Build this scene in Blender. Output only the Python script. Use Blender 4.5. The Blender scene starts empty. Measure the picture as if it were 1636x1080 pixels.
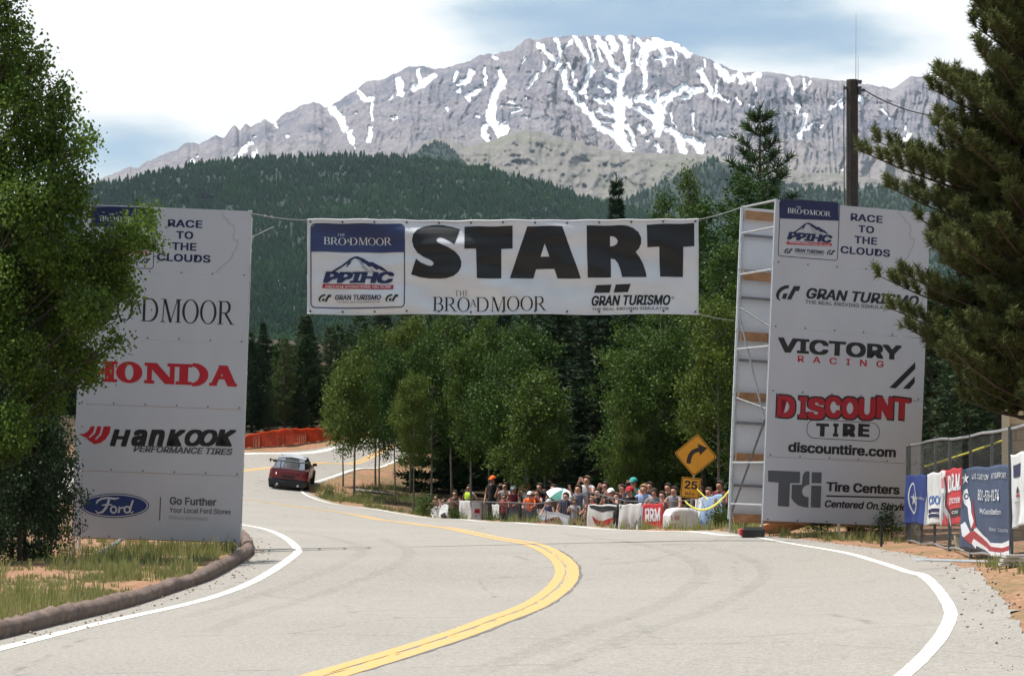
import bpy, bmesh, math, random
import numpy as np
from mathutils import Vector, Matrix

S = bpy.context.scene
COL = S.collection
rnd = random.Random(11)
rng = np.random.default_rng(11)
R = math.radians

# ---------------------------------------------------------------- camera
F, CX, HY, CAMZ = 4200.0, 818.0, 740.0, 1.62      # focal length / principal column / horizon row, in photo pixels
cam = bpy.data.cameras.new('camera')
cam.sensor_fit = 'HORIZONTAL'
cam.sensor_width = 36.0
cam.lens = F / 1636 * 36.0
cam.shift_y = (HY - 540) / 1636
cam.clip_start = 0.5
cam.clip_end = 40000
cam_o = bpy.data.objects.new('camera', cam)
cam_o.location = (0, 0, CAMZ)
cam_o.rotation_euler = (R(90), 0, 0)
COL.objects.link(cam_o)
S.camera = cam_o

# ---------------------------------------------------------------- light
SUN = Vector((-1.0, 0.28, 2.75)).normalized()
sun_el = math.asin(SUN.z)
sl = bpy.data.lights.new('sun', 'SUN')
sl.energy = 4.6
sl.angle = R(0.5)
sl.color = (1.0, 0.96, 0.90)
so = bpy.data.objects.new('sun', sl)
so.rotation_euler = SUN.to_track_quat('Z', 'Y').to_euler()
so.location = (-30, 0, 80)
COL.objects.link(so)

W = bpy.data.worlds.new('World')
S.world = W
W.use_nodes = True
wt = W.node_tree
wt.nodes.clear()
def wn(t, **kw):
    n = wt.nodes.new(t)
    for k, v in kw.items(): setattr(n, k, v)
    return n
def wmath(op, a, b=None, clamp=False):
    n = wn('ShaderNodeMath', operation=op, use_clamp=clamp)
    for i, v in enumerate((a, b)):
        if v is None: continue
        if isinstance(v, (int, float)): n.inputs[i].default_value = v
        else: wt.links.new(v, n.inputs[i])
    return n.outputs[0]
out = wn('ShaderNodeOutputWorld')
sky = wn('ShaderNodeTexSky', sky_type='NISHITA')
sky.sun_disc = False
sky.sun_elevation = sun_el
sky.sun_rotation = math.atan2(SUN.x, SUN.y)
sky.altitude = 2800
bg = wn('ShaderNodeBackground'); bg.inputs['Strength'].default_value = 0.08
cbg = wn('ShaderNodeBackground')
geo = wn('ShaderNodeTexCoord')
mp = wn('ShaderNodeMapping'); mp.inputs['Scale'].default_value = (9, 9, 34); mp.inputs['Location'].default_value = (3.1, 0.4, 1.7)
wt.links.new(geo.outputs['Generated'], mp.inputs['Vector'])
nz = wn('ShaderNodeTexNoise'); nz.inputs['Scale'].default_value = 1.0; nz.inputs['Detail'].default_value = 7; nz.inputs['Roughness'].default_value = 0.55
wt.links.new(mp.outputs[0], nz.inputs['Vector'])
cov = wmath('MULTIPLY_ADD', nz.outputs['Fac'], 1.5); cov.node.inputs[2].default_value = 0.13
def hole(px, py, r, amount):
    """a gap in the cloud cover, in a fixed direction of the sky"""
    global cov
    d = Vector(((px - CX) / F, 1, (HY - py) / F)).normalized()
    v = wn('ShaderNodeVectorMath', operation='SUBTRACT'); v.inputs[1].default_value = d
    wt.links.new(geo.outputs['Generated'], v.inputs[0])
    sc = wn('ShaderNodeVectorMath', operation='MULTIPLY'); sc.inputs[1].default_value = (1, 1, 2.2)
    wt.links.new(v.outputs[0], sc.inputs[0])
    L = wn('ShaderNodeVectorMath', operation='LENGTH'); wt.links.new(sc.outputs[0], L.inputs[0])
    m = wn('ShaderNodeMapRange', interpolation_type='SMOOTHSTEP')
    m.inputs['From Min'].default_value = 0; m.inputs['From Max'].default_value = r
    m.inputs['To Min'].default_value = amount; m.inputs['To Max'].default_value = 0
    wt.links.new(L.outputs['Value'], m.inputs['Value'])
    cov = wmath('SUBTRACT', cov, m.outputs[0])
hole(900, 20, 0.075, 0.42)
hole(1230, 30, 0.07, 0.40)
hole(1330, 95, 0.05, 0.26)
hole(230, 235, 0.045, 0.36)
hole(800, 60, 0.05, 0.16)
hole(1560, 100, 0.04, 0.12)
hole(1120, 25, 0.06, 0.22)
hole(1440, 70, 0.05, 0.18)
hole(380, 70, 0.11, -0.5)
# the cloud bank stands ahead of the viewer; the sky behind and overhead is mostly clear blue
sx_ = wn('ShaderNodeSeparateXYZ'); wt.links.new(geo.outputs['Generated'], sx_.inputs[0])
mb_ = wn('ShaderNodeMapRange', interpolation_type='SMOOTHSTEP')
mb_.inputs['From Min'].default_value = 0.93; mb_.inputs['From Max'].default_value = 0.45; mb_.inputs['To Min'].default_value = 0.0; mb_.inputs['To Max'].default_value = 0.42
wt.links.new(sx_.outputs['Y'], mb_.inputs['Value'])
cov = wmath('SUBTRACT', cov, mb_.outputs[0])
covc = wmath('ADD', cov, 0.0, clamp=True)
cr = wn('ShaderNodeValToRGB')
cr.color_ramp.elements[0].position = 0.0; cr.color_ramp.elements[0].color = (0.42, 0.60, 0.72, 1)
e = cr.color_ramp.elements.new(0.35); e.color = (0.55, 0.70, 0.79, 1)
e = cr.color_ramp.elements.new(0.62); e.color = (0.80, 0.89, 0.94, 1)
cr.color_ramp.elements[-1].position = 0.85; cr.color_ramp.elements[-1].color = (1.12, 1.12, 1.12, 1)
wt.links.new(covc, cr.inputs[0])
wt.links.new(cr.outputs[0], cbg.inputs['Color'])
cbg.inputs['Strength'].default_value = 0.68
wt.links.new(sky.outputs[0], bg.inputs['Color'])
mxs = wn('ShaderNodeMixShader')
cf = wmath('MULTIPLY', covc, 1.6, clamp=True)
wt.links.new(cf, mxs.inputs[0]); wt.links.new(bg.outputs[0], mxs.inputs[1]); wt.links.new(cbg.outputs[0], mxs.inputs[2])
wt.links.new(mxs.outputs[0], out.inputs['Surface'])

S.view_settings.view_transform = 'Standard'
S.view_settings.look = 'None'
S.view_settings.gamma = 1
S.view_settings.exposure = 0.55
try:
    S.cycles.max_bounces = 8; S.cycles.diffuse_bounces = 3; S.cycles.transparent_max_bounces = 8
    S.cycles.volume_bounces = 0
except Exception: pass

# ---------------------------------------------------------------- helpers
def P(x, y, Y):
    """the point in the world seen at photo pixel (x, y) at distance Y"""
    return Vector(((x - CX) * Y / F, Y, CAMZ + (HY - y) * Y / F))

def link(name, me, mat=None, parent=None):
    o = bpy.data.objects.new(name, me)
    COL.objects.link(o)
    if mat is not None:
        for m in (mat if isinstance(mat, (list, tuple)) else [mat]): me.materials.append(m)
    if parent is not None: o.parent = parent
    return o

def tag(o, label=None, cat=None, group=None, kind=None):
    if label: o['label'] = label
    if cat: o['category'] = cat
    if group: o['group'] = group
    if kind: o['kind'] = kind
    return o

def thing(name, label, cat, loc=(0, 0, 0), rot=(0, 0, 0), group=None):
    o = bpy.data.objects.new(name, None)
    o.empty_display_size = 0.2
    COL.objects.link(o)
    o.location = loc; o.rotation_euler = rot
    return tag(o, label, cat, group)

def np_mesh(name, V, Fc, smooth=False, tint=None):
    V = np.asarray(V, dtype=np.float32); Fc = np.asarray(Fc, dtype=np.int32)
    n, k = Fc.shape
    me = bpy.data.meshes.new(name)
    me.vertices.add(len(V)); me.vertices.foreach_set('co', V.ravel())
    me.loops.add(n * k); me.loops.foreach_set('vertex_index', Fc.ravel())
    me.polygons.add(n); me.polygons.foreach_set('loop_start', np.arange(n, dtype=np.int32) * k)
    if smooth: me.polygons.foreach_set('use_smooth', np.ones(n, dtype=bool))
    me.update(calc_edges=True)
    if tint is not None:
        a = me.attributes.new('tint', 'FLOAT', 'POINT'); a.data.foreach_set('value', np.asarray(tint, dtype=np.float32))
    return me

class MB:
    """collects shapes into one mesh"""
    def __init__(s): s.v = []; s.f = []
    def add(s, v, f):
        b = len(s.v); s.v += [tuple(p) for p in v]; s.f += [tuple(i + b for i in q) for q in f]
    def box(s, c, d, rot=None):
        x, y, z = (q / 2 for q in d)
        vs = [Vector((a * x, b * y, e * z)) for a in (-1, 1) for b in (-1, 1) for e in (-1, 1)]
        if rot is not None: vs = [rot @ p for p in vs]
        c = Vector(c)
        s.add([p + c for p in vs], [(0, 1, 3, 2), (4, 6, 7, 5), (0, 4, 5, 1), (2, 3, 7, 6), (0, 2, 6, 4), (1, 5, 7, 3)])
    def tube(s, pts, r, n=8, cap=True):
        pts = [Vector(p) for p in pts]
        rs = r if isinstance(r, (list, tuple)) else [r] * len(pts)
        rings = []
        ref = None
        for i, p in enumerate(pts):
            d = (pts[min(i + 1, len(pts) - 1)] - pts[max(i - 1, 0)]).normalized()
            if ref is None:
                ref = Vector((0, 0, 1)) if abs(d.z) < .9 else Vector((1, 0, 0))
            u = d.cross(ref).normalized(); w = u.cross(d).normalized(); ref = w
            rings.append([p + (u * math.cos(2 * math.pi * k / n) + w * math.sin(2 * math.pi * k / n)) * rs[i] for k in range(n)])
        v = [q for g in rings for q in g]; f = []
        for i in range(len(pts) - 1):
            for k in range(n):
                a, b = i * n + k, i * n + (k + 1) % n
                f.append((a, b, b + n, a + n))
        if cap:
            f.append(tuple(range(n - 1, -1, -1))); f.append(tuple((len(pts) - 1) * n + k for k in range(n)))
        s.add(v, f)
    def ball(s, c, r, n=10, m=6, sc=(1, 1, 1)):
        c = Vector(c); v = []; f = []
        for i in range(m + 1):
            t = math.pi * i / m
            for k in range(n):
                a = 2 * math.pi * k / n
                v.append(c + Vector((math.sin(t) * math.cos(a) * r * sc[0], math.sin(t) * math.sin(a) * r * sc[1], math.cos(t) * r * sc[2])))
        for i in range(m):
            for k in range(n):
                f.append((i * n + k, (i + 1) * n + k, (i + 1) * n + (k + 1) % n, i * n + (k + 1) % n))
        s.add(v, f)
    def prism(s, poly, y0, y1):
        """polygon in local x,z extruded in y"""
        n = len(poly)
        v = [(p[0], y0, p[1]) for p in poly] + [(p[0], y1, p[1]) for p in poly]
        f = [tuple(range(n)), tuple(range(2 * n - 1, n - 1, -1))]
        for k in range(n): f.append((k, k + n, (k + 1) % n + n, (k + 1) % n))
        s.add(v, f)
    def build(s, name, mat=None, parent=None, smooth=False, bevel=0):
        me = bpy.data.meshes.new(name)
        me.from_pydata([tuple(p) for p in s.v], [], s.f)
        bm = bmesh.new(); bm.from_mesh(me)
        if bevel:
            bmesh.ops.bevel(bm, geom=[e for e in bm.edges if e.is_manifold and e.calc_face_angle(0) > .6], offset=bevel, segments=2, affect='EDGES', profile=.5)
        bmesh.ops.recalc_face_normals(bm, faces=bm.faces)
        bm.to_mesh(me); bm.free()
        if smooth: me.polygons.foreach_set('use_smooth', [True] * len(me.polygons))
        me.update()
        return link(name, me, mat, parent)

# ---------------------------------------------------------------- materials
def newmat(name):
    m = bpy.data.materials.new(name); m.use_nodes = True
    nt = m.node_tree
    return m, nt, nt.nodes['Principled BSDF'], nt.nodes['Material Output']

def mix(nt, fac, a, b, blend='MIX'):
    n = nt.nodes.new('ShaderNodeMix'); n.data_type = 'RGBA'; n.blend_type = blend
    for k, v in ((0, fac), (6, a), (7, b)):
        if isinstance(v, (int, float)): n.inputs[k].default_value = v
        elif isinstance(v, tuple): n.inputs[k].default_value = (*v, 1) if len(v) == 3 else v
        else: nt.links.new(v, n.inputs[k])
    return n.outputs[2]
def noise(nt, scale, detail=4, rough=.55, vec=None, sc=None, coord='Object'):
    if vec is None:
        tc = nt.nodes.new('ShaderNodeTexCoord'); vec = tc.outputs[coord]
    if sc is not None:
        mp = nt.nodes.new('ShaderNodeMapping'); mp.inputs['Scale'].default_value = sc
        nt.links.new(vec, mp.inputs['Vector']); vec = mp.outputs[0]
    n = nt.nodes.new('ShaderNodeTexNoise')
    n.inputs['Scale'].default_value = scale; n.inputs['Detail'].default_value = detail; n.inputs['Roughness'].default_value = rough
    nt.links.new(vec, n.inputs['Vector'])
    return n.outputs['Fac']
def ramp(nt, fac, stops):
    n = nt.nodes.new('ShaderNodeValToRGB')
    els = n.color_ramp.elements
    while len(els) < len(stops): els.new(0.5)
    for e, (p, c) in zip(els, stops):
        e.position = p
        e.color = (c, c, c, 1) if isinstance(c, (int, float)) else (*c, 1)
    nt.links.new(fac, n.inputs[0])
    return n.outputs[0]
def bump(nt, bs, h, strength=.3, dist=.02):
    b = nt.nodes.new('ShaderNodeBump'); b.inputs['Strength'].default_value = strength; b.inputs['Distance'].default_value = dist
    nt.links.new(h, b.inputs['Height']); nt.links.new(b.outputs[0], bs.inputs['Normal'])

def mat(name, col, rough=.6, var=.25, scale=6, metal=0, bmp=0, coat=0, spec=.4, detail=4):
    m, nt, bs, o = newmat(name)
    bs.inputs['Roughness'].default_value = rough; bs.inputs['Metallic'].default_value = metal
    bs.inputs['Specular IOR Level'].default_value = spec
    if coat: bs.inputs['Coat Weight'].default_value = coat; bs.inputs['Coat Roughness'].default_value = .06
    n = noise(nt, scale, detail)
    lo = tuple(max(0, c * (1 - var)) for c in col); hi = tuple(min(1, c * (1 + var)) for c in col)
    nt.links.new(ramp(nt, n, [(.25, lo), (.75, hi)]), bs.inputs['Base Color'])
    if bmp: bump(nt, bs, n, bmp)
    return m

def leafmat(name, dark, lite, transl=.3, rough=.55, nscale=1.2, vary=True):
    m, nt, bs, o = newmat(name)
    a = nt.nodes.new('ShaderNodeAttribute'); a.attribute_name = 'tint'
    c = mix(nt, a.outputs['Fac'], dark, lite)
    n = noise(nt, nscale, 3)
    oi = nt.nodes.new('ShaderNodeObjectInfo')
    c = mix(nt, ramp(nt, n, [(.35, 0.0), (.7, 1.0)]), c, mix(nt, .45, c, tuple(q * 1.25 for q in lite)))
    hs = nt.nodes.new('ShaderNodeHueSaturation')
    mr = nt.nodes.new('ShaderNodeMapRange'); mr.inputs['To Min'].default_value = .72; mr.inputs['To Max'].default_value = 1.35
    nt.links.new(oi.outputs['Random'], mr.inputs['Value']); nt.links.new(mr.outputs[0], hs.inputs['Value'])
    nt.links.new(c, hs.inputs['Color'])
    mh = nt.nodes.new('ShaderNodeMapRange'); mh.inputs['To Min'].default_value = .535; mh.inputs['To Max'].default_value = .475
    nt.links.new(oi.outputs['Random'], mh.inputs['Value']); nt.links.new(mh.outputs[0], hs.inputs['Hue'])
    if vary: c = hs.outputs[0]
    nt.links.new(c, bs.inputs['Base Color'])
    bs.inputs['Roughness'].default_value = rough; bs.inputs['Specular IOR Level'].default_value = .14
    tr = nt.nodes.new('ShaderNodeBsdfTranslucent'); nt.links.new(c, tr.inputs['Color'])
    ms = nt.nodes.new('ShaderNodeMixShader'); ms.inputs[0].default_value = transl
    nt.links.new(bs.outputs[0], ms.inputs[1]); nt.links.new(tr.outputs[0], ms.inputs[2])
    nt.links.new(ms.outputs[0], o.inputs['Surface'])
    return m

HAZE = 2.4e-5
M = {}
M['aspen'] = leafmat('aspen_leaves', (.026, .050, .009), (.080, .122, .020), .30)
M['aspen_near'] = leafmat('near_aspen_leaves', (.034, .074, .014), (.135, .205, .036), .40, vary=False)
M['pine'] = leafmat('pine_needles', (.024, .046, .014), (.070, .104, .030), .12)
M['pine_near'] = leafmat('near_pine_needles', (.044, .066, .020), (.140, .155, .052), .12, vary=False)
M['spruce'] = leafmat('spruce_needles', (.018, .038, .018), (.050, .078, .034), .08)
M['farwood'] = leafmat('far_forest', (.018, .056, .018), (.085, .165, .046), 0.0, .8, .004)
M['grass'] = leafmat('grass_blades', (.115, .175, .040), (.30, .29, .13), .35, .6, 2.0)
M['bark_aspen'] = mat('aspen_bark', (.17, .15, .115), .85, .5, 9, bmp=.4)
M['bark_dark'] = mat('dark_bark', (.055, .046, .036), .9, .4, 9, bmp=.4)  # darker bark tone for the near aspen
M['bark_pine'] = mat('pine_bark', (.085, .060, .045), .9, .45, 12, bmp=.6)
M['pole_wood'] = mat('pole_wood', (.042, .034, .029), .85, .35, 14, bmp=.4)
M['galv'] = mat('galvanised_steel', (.55, .56, .57), .38, .12, 14, metal=.85)
M['dark_steel'] = mat('dark_steel', (.10, .105, .11), .5, .3, 10, metal=.6)
M['brace_steel'] = mat('brace_steel', (.16, .165, .17), .5, .3, 10, metal=.5)
M['plank'] = mat('scaffold_plank', (.38, .20, .10), .8, .35, 5, bmp=.2)
M['rust'] = mat('rusty_iron', (.14, .06, .035), .9, .4, 8)
# ---------------------------------------------------------------- the lie of the land
def vnoise(x, y, seed=0):
    x = np.asarray(x, float); y = np.asarray(y, float)
    xi = np.floor(x).astype(np.int64); yi = np.floor(y).astype(np.int64)
    fx = x - xi; fy = y - yi
    fx = fx * fx * (3 - 2 * fx); fy = fy * fy * (3 - 2 * fy)
    def h(a, b):
        n = (a * 374761393 + b * 668265263 + seed * 1442695041) & 0xFFFFFFFF
        n = ((n ^ (n >> 13)) * 1274126177) & 0xFFFFFFFF
        return ((n ^ (n >> 16)) & 0xFFFF) / 65535.0
    return (h(xi, yi) * (1 - fx) + h(xi + 1, yi) * fx) * (1 - fy) + (h(xi, yi + 1) * (1 - fx) + h(xi + 1, yi + 1) * fx) * fy
def fbm(x, y, oct=4, seed=0, ridged=False, gain=.5):
    t = 0; a = 1; s = 0
    for o in range(oct):
        n = vnoise(x * 2 ** o, y * 2 ** o, seed + o * 17)
        if ridged: n = 1 - np.abs(2 * n - 1)
        t = t + a * n; s += a; a *= gain
    return t / s

_px = [(490, 1080, 20), (1440, 1080, 20), (1000, 1080, 20), (1530, 985, 27.8), (150, 1001, 26.2), (0, 1034, 23.2), (930, 910, 40), (760, 985, 27.8),
       (480, 880, 46.5), (1240, 865, 47.5), (1463, 915, 37.6), (1505, 945, 32), (1430, 903, 40), (1330, 877.5, 45), (1400, 895, 42), (620, 831.5, 73.5), (660, 833, 75), (720, 834.5, 73.5), (560, 822, 79), (780, 842, 65), (490, 814, 82), (570, 816, 88), (625, 824, 83.5), (480, 803, 95), (650, 826, 81), (440, 806, 88), (1150, 857, 52.8), (1050, 850, 58), (1000, 847, 60.8), (940, 843, 64), (842, 837, 70), (765, 833, 76), (690, 828, 82), (620, 818, 89), (1046, 846, 59.2), (940, 839.5, 65.6), (840, 833.5, 71.6), (762, 829.5, 77.6), (560, 808, 97), (500, 795, 103), (470, 785, 106),
       (800, 860, 54), (690, 841, 67), (530, 816, 84), (400, 800, 91), (440, 852, 57), (390, 838, 63),
       (433, 776, 107), (500, 784, 106), (510, 771, 110), (600, 748, 121), (390, 755, 110), (520, 738, 117), (390, 725, 117), (550, 711, 125), (620, 700, 131), (700, 700, 130),
       (200, 760, 105), (115, 895, 47), (0, 925, 38), (200, 905, 40), (300, 890, 43), (-150, 940, 36),
       (1215, 855, 49.5), (1345, 860, 49.5), (1449, 876, 49), (1515, 879, 43), (1636, 888, 35), (1600, 960, 29), (1750, 960, 26), (1700, 860, 44), (1290, 836, 54), (1420, 830, 56),
       (640, 812, 100), (567, 800, 104), (600, 775, 112)]
_pts = [tuple(P(*q)) for q in _px]
_pts += [(x, 4, 0) for x in (-9, -3, 3, 9)] + [(-9, 20, .05), (9, 20, .15), (-12, 60, .7), (-20, 60, 1.6), (-14, 45, .3), (-20, 80, 1.2), (-24, 105, 2.0), (-30, 125, 4.0)]
_pts += [(4.9, 32, .055), (5.2, 34, .06), (5.4, 36, .06), (5.55, 38, .06), (5.9, 33.5, .13), (5.6, 30.5, .06), (8.5, 63, .1), (14, 75, 1), (15, 55, 1.0), (10, 130, 1.2), (20, 120, 2.5), (0, 150, 2.5), (-15, 150, 3.8), (25, 160, 4), (-35, 160, 5)]
# lower ground where the crowd stands, beyond the outer edge of the road
_low = [(-1.2, 98, -.95), (4, 80, -.45), (6, 72, -.4), (1, 90, -.75), (3, 100, -.2), (12, 100, .6), (10, 85, .5), (2, 120, .3)]
_low += [((x - CX) * Y / F, Y, CAMZ + (HY - yt) * Y / F - 1.08) for x, yt, Y in ((905, 812, 71.5), (858, 812, 75.5), (810, 806, 80.5), (770, 803, 85), (735, 802, 88.5), (690, 808, 92.5), (940, 806, 69), (1000, 806, 67.6), (1062, 808, 66), (1112, 802, 64.6), (1158, 792, 63))]
def _phi(d2): return 0.5 * d2 * np.log(d2 + 1e-9)
class Surface:
    def __init__(s, pts, lam=.02):
        pts = np.array(pts); s.C = pts[:, :2] / 10.0; n = s.n = len(pts)
        A = _phi(((s.C[:, None] - s.C[None]) ** 2).sum(-1)) + np.eye(n) * lam
        Pm = np.c_[np.ones(n), s.C]
        s.w = np.linalg.solve(np.block([[A, Pm], [Pm.T, np.zeros((3, 3))]]), np.r_[pts[:, 2], np.zeros(3)])
    def __call__(s, X, Y):
        f = np.c_[np.clip(X, -36, 28).ravel() / 10, np.clip(Y, 2, 165).ravel() / 10]
        r = np.empty(len(f))
        for i in range(0, len(f), 20000):
            g = f[i:i + 20000]
            r[i:i + 20000] = _phi(((g[:, None] - s.C[None]) ** 2).sum(-1)) @ s.w[:s.n] + np.c_[np.ones(len(g)), g] @ s.w[s.n:]
        return r.reshape(X.shape)
_road_s = Surface(_pts + [(10, 100, .3), (6, 110, .2)], .05)
_full_s = Surface(_pts + _low, .02)
EDGE = None       # set once the road outline is known
def H(X, Y):
    X = np.atleast_1d(np.asarray(X, float)); Y = np.atleast_1d(np.asarray(Y, float))
    z = _road_s(X, Y)
    if EDGE is not None:
        k = (Y > 52) & (Y < 140) & (X > -9) & (X < 26)
        if k.any():
            x, y = X[k], Y[k]
            d = np.full(x.shape, 99.0)
            for a, c in zip(EDGE[:-1], EDGE[1:]):
                dx, dy = c.x - a.x, c.y - a.y
                t = np.clip(((x - a.x) * dx + (y - a.y) * dy) / (dx * dx + dy * dy + 1e-9), 0, 1)
                d = np.minimum(d, np.hypot(x - a.x - t * dx, y - a.y - t * dy))
            d = np.where(inside(road_poly, x, y), 0, d)
            w = np.clip((d - .12) / 1.3, 0, 1); w = w * w * (3 - 2 * w)
            w = w * np.clip((y - 52) / 6, 0, 1) * np.clip((140 - y) / 20, 0, 1) * np.clip((26 - x) / 6, 0, 1) * np.clip((x + 9) / 3, 0, 1)
            z[k] = z[k] * (1 - w) + _full_s(x, y) * w
    far = np.maximum(0, Y - 165) * 0.045 + np.maximum(0, np.abs(X) - 36) * 0.06 * np.clip((Y - 0) / 200, 0, 1)
    return z + np.minimum(far, 500)
def h1(x, y): return float(H(x, y)[0])
_Ys = np.concatenate([np.arange(6, 60, .25), np.arange(60, 180, .5)])
def G(px, py, lim=None):
    """where the sight line through a photo pixel meets the ground"""
    z = CAMZ + (HY - py) * _Ys / F
    g = H((px - CX) * _Ys / F, _Ys)
    d = z - g
    k = np.where(d < 0)[0]
    if len(k) == 0: Y = lim or 150.
    else:
        i = k[0]
        if i == 0: Y = _Ys[0]
        else: Y = _Ys[i - 1] + (_Ys[i] - _Ys[i - 1]) * d[i - 1] / (d[i - 1] - d[i])
    if lim: Y = min(Y, lim)
    x = (px - CX) * Y / F
    return Vector((x, Y, h1(x, Y)))
def spline(pts, step=.5):
    pts = [Vector(p) for p in pts]
    out = []
    for i in range(len(pts) - 1):
        p0, p1, p2, p3 = pts[max(i - 1, 0)], pts[i], pts[i + 1], pts[min(i + 2, len(pts) - 1)]
        n = max(1, int((p2 - p1).length / step))
        for k in range(n):
            t = k / n
            out.append(.5 * ((2 * p1) + (p2 - p0) * t + (2 * p0 - 5 * p1 + 4 * p2 - p3) * t * t + (3 * p1 - p0 - 3 * p2 + p3) * t ** 3))
    out.append(pts[-1])
    return out
def xy(p): return Vector((p[0], p[1], 0))

def inside(poly, X, Y):
    c = np.zeros(X.shape, bool); n = len(poly)
    for i in range(n):
        a, b = poly[i], poly[(i + 1) % n]
        if a.y == b.y: continue
        c ^= ((a.y > Y) != (b.y > Y)) & (X < (b.x - a.x) * (Y - a.y) / (b.y - a.y) + a.x)
    return c

# road outline on the ground
right_edge = [xy(G(*q)) for q in [(1690, 1075), (1640, 1020), (1606, 965), (1572, 925), (1520, 900), (1460, 886), (1400, 876), (1330, 867), (1240, 857.5)]] + [xy(P(1150, 851.5, 54.3)), xy(P(1095, 848.3, 57))]
right_edge += [xy(P(1046, 846, 59.2)), xy(P(940, 839.5, 65.6)), xy(P(840, 833.5, 71.6)), xy(P(762, 829.5, 77.6)), xy(P(690, 825, 83)), xy(P(600, 812, 94)), xy(P(540, 801, 100)), xy(P(507, 793, 104)), xy(P(493, 787, 106)), xy(P(492, 782, 107.3)), xy(P(508, 775, 109.5)), xy(P(560, 762, 115)), xy(P(610, 750, 121)), xy(P(720, 726, 128))]
far_edge = [xy(P(720, 690, 140)), xy(P(620, 699, 132)), xy(P(550, 708, 126)), xy(P(470, 714, 121.5)), xy(P(400, 721, 118.2)), Vector((-17, 112, 0)), Vector((-20, 102, 0)), Vector((-19, 88, 0)), Vector((-14, 74, 0)), Vector((-9.2, 63, 0))]
kerb_px = [(388, 857), (399, 866), (404, 878), (396, 892), (345, 922), (270, 949), (150, 984), (0, 1021), (-160, 1052)]
kerb_line = [xy(G(*q)) for q in kerb_px]
near = [Vector((-6.2, 14, 0)), Vector((-6.2, -8, 0)), Vector((6.5, -8, 0)), Vector((5.0, 15, 0))]
def ragged(pts, amt):
    return [p + Vector((rnd.gauss(0, amt), rnd.gauss(0, amt), 0)) for p in pts]
road_poly = ragged(spline(right_edge[:9], .35), .03) + spline(right_edge[8:], .6) + spline(far_edge, 1.0) + spline(kerb_line, .4) + near
EDGE = right_edge

def drape(name, poly, off, m, step=1.0, parent=None):
    """a polygon on the ground, filled with triangles that follow it"""
    from mathutils.geometry import delaunay_2d_cdt
    pts = [Vector((p.x, p.y)) for p in poly]
    n = len(pts)
    lo = [min(p[k] for p in pts) for k in (0, 1)]; hi = [max(p[k] for p in pts) for k in (0, 1)]
    A, B = np.meshgrid(np.arange(lo[0], hi[0], step), np.arange(lo[1], hi[1], step))
    k = inside(poly, A, B)
    pts += [Vector((x, y)) for x, y in zip(A[k], B[k])]
    vs, es, fs, *_ = delaunay_2d_cdt(pts, [(i, (i + 1) % n) for i in range(n)], [], 1, 1e-5)
    X = np.array([v[0] for v in vs]); Y = np.array([v[1] for v in vs])
    V = np.stack([X, Y, H(X, Y) + off], -1)
    fs = [f for f in fs if len(f) == 3]
    c = np.array([[sum(vs[i][0] for i in f) / 3, sum(vs[i][1] for i in f) / 3] for f in fs])
    keep = inside(poly, c[:, 0], c[:, 1])
    Fc = [f if (vs[f[1]] - vs[f[0]]).cross(vs[f[2]] - vs[f[0]]) > 0 else f[::-1] for f, q in zip(fs, keep) if q]
    return tag(link(name, np_mesh(name, V, Fc, True), m, parent), kind='structure')

def ribbon(name, pts, width, off, m, shift=0, jitter=0, ease=60):
    pts = spline(pts, .35)
    for it in range(ease): pts = [pts[0]] + [(pts[i - 1] + pts[i] * 2 + pts[i + 1]) / 4 for i in range(1, len(pts) - 1)] + [pts[-1]]
    V = []
    w = width(0) if callable(width) else width
    for i, p in enumerate(pts):
        d = (pts[min(i + 1, len(pts) - 1)] - pts[max(i - 1, 0)]).normalized()
        nrm = Vector((-d.y, d.x, 0))
        w = width(i / (len(pts) - 1)) if callable(width) else width
        for sd in (-1, 1):
            j = jitter * (rnd.random() - .5) * 2
            V.append(p + nrm * (shift + sd * w / 2 + j))
    Z = H([v.x for v in V], [v.y for v in V])
    V = [(v.x, v.y, z + off) for v, z in zip(V, Z)]
    Fc = [(2 * i, 2 * i + 1, 2 * i + 3, 2 * i + 2) for i in range(len(pts) - 1)]
    me = np_mesh(name, V, Fc, True)
    o = link(name, me, m)
    return tag(o, kind='structure')

# ---- ground sheet
def axis(lo, hi, step, far_lo, far_hi):
    a = list(np.arange(lo, hi + 1e-6, step)); s = step
    while a[-1] < far_hi: s *= 1.22; a.append(a[-1] + s)
    s = step
    while a[0] > far_lo: s *= 1.22; a.insert(0, a[0] - s)
    return np.array(a)
gx = axis(-14, 12, .4, -4200, 4200); gy = axis(8, 132, .5, -380, 9600)
GX, GY = np.meshgrid(gx, gy)
GZ = H(GX, GY)
ins = inside(road_poly, GX, GY)
rough_ = (fbm(GX * .9, GY * .9, 3, 5) - .5) * .10
GZ = np.where(ins, GZ - .03, GZ + rough_ * (np.abs(GX) < 60))
nx, ny = len(gx), len(gy)
idx = np.arange(nx * ny).reshape(ny, nx)
gf = np.stack([idx[:-1, :-1], idx[:-1, 1:], idx[1:, 1:], idx[1:, :-1]], -1).reshape(-1, 4)

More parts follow.
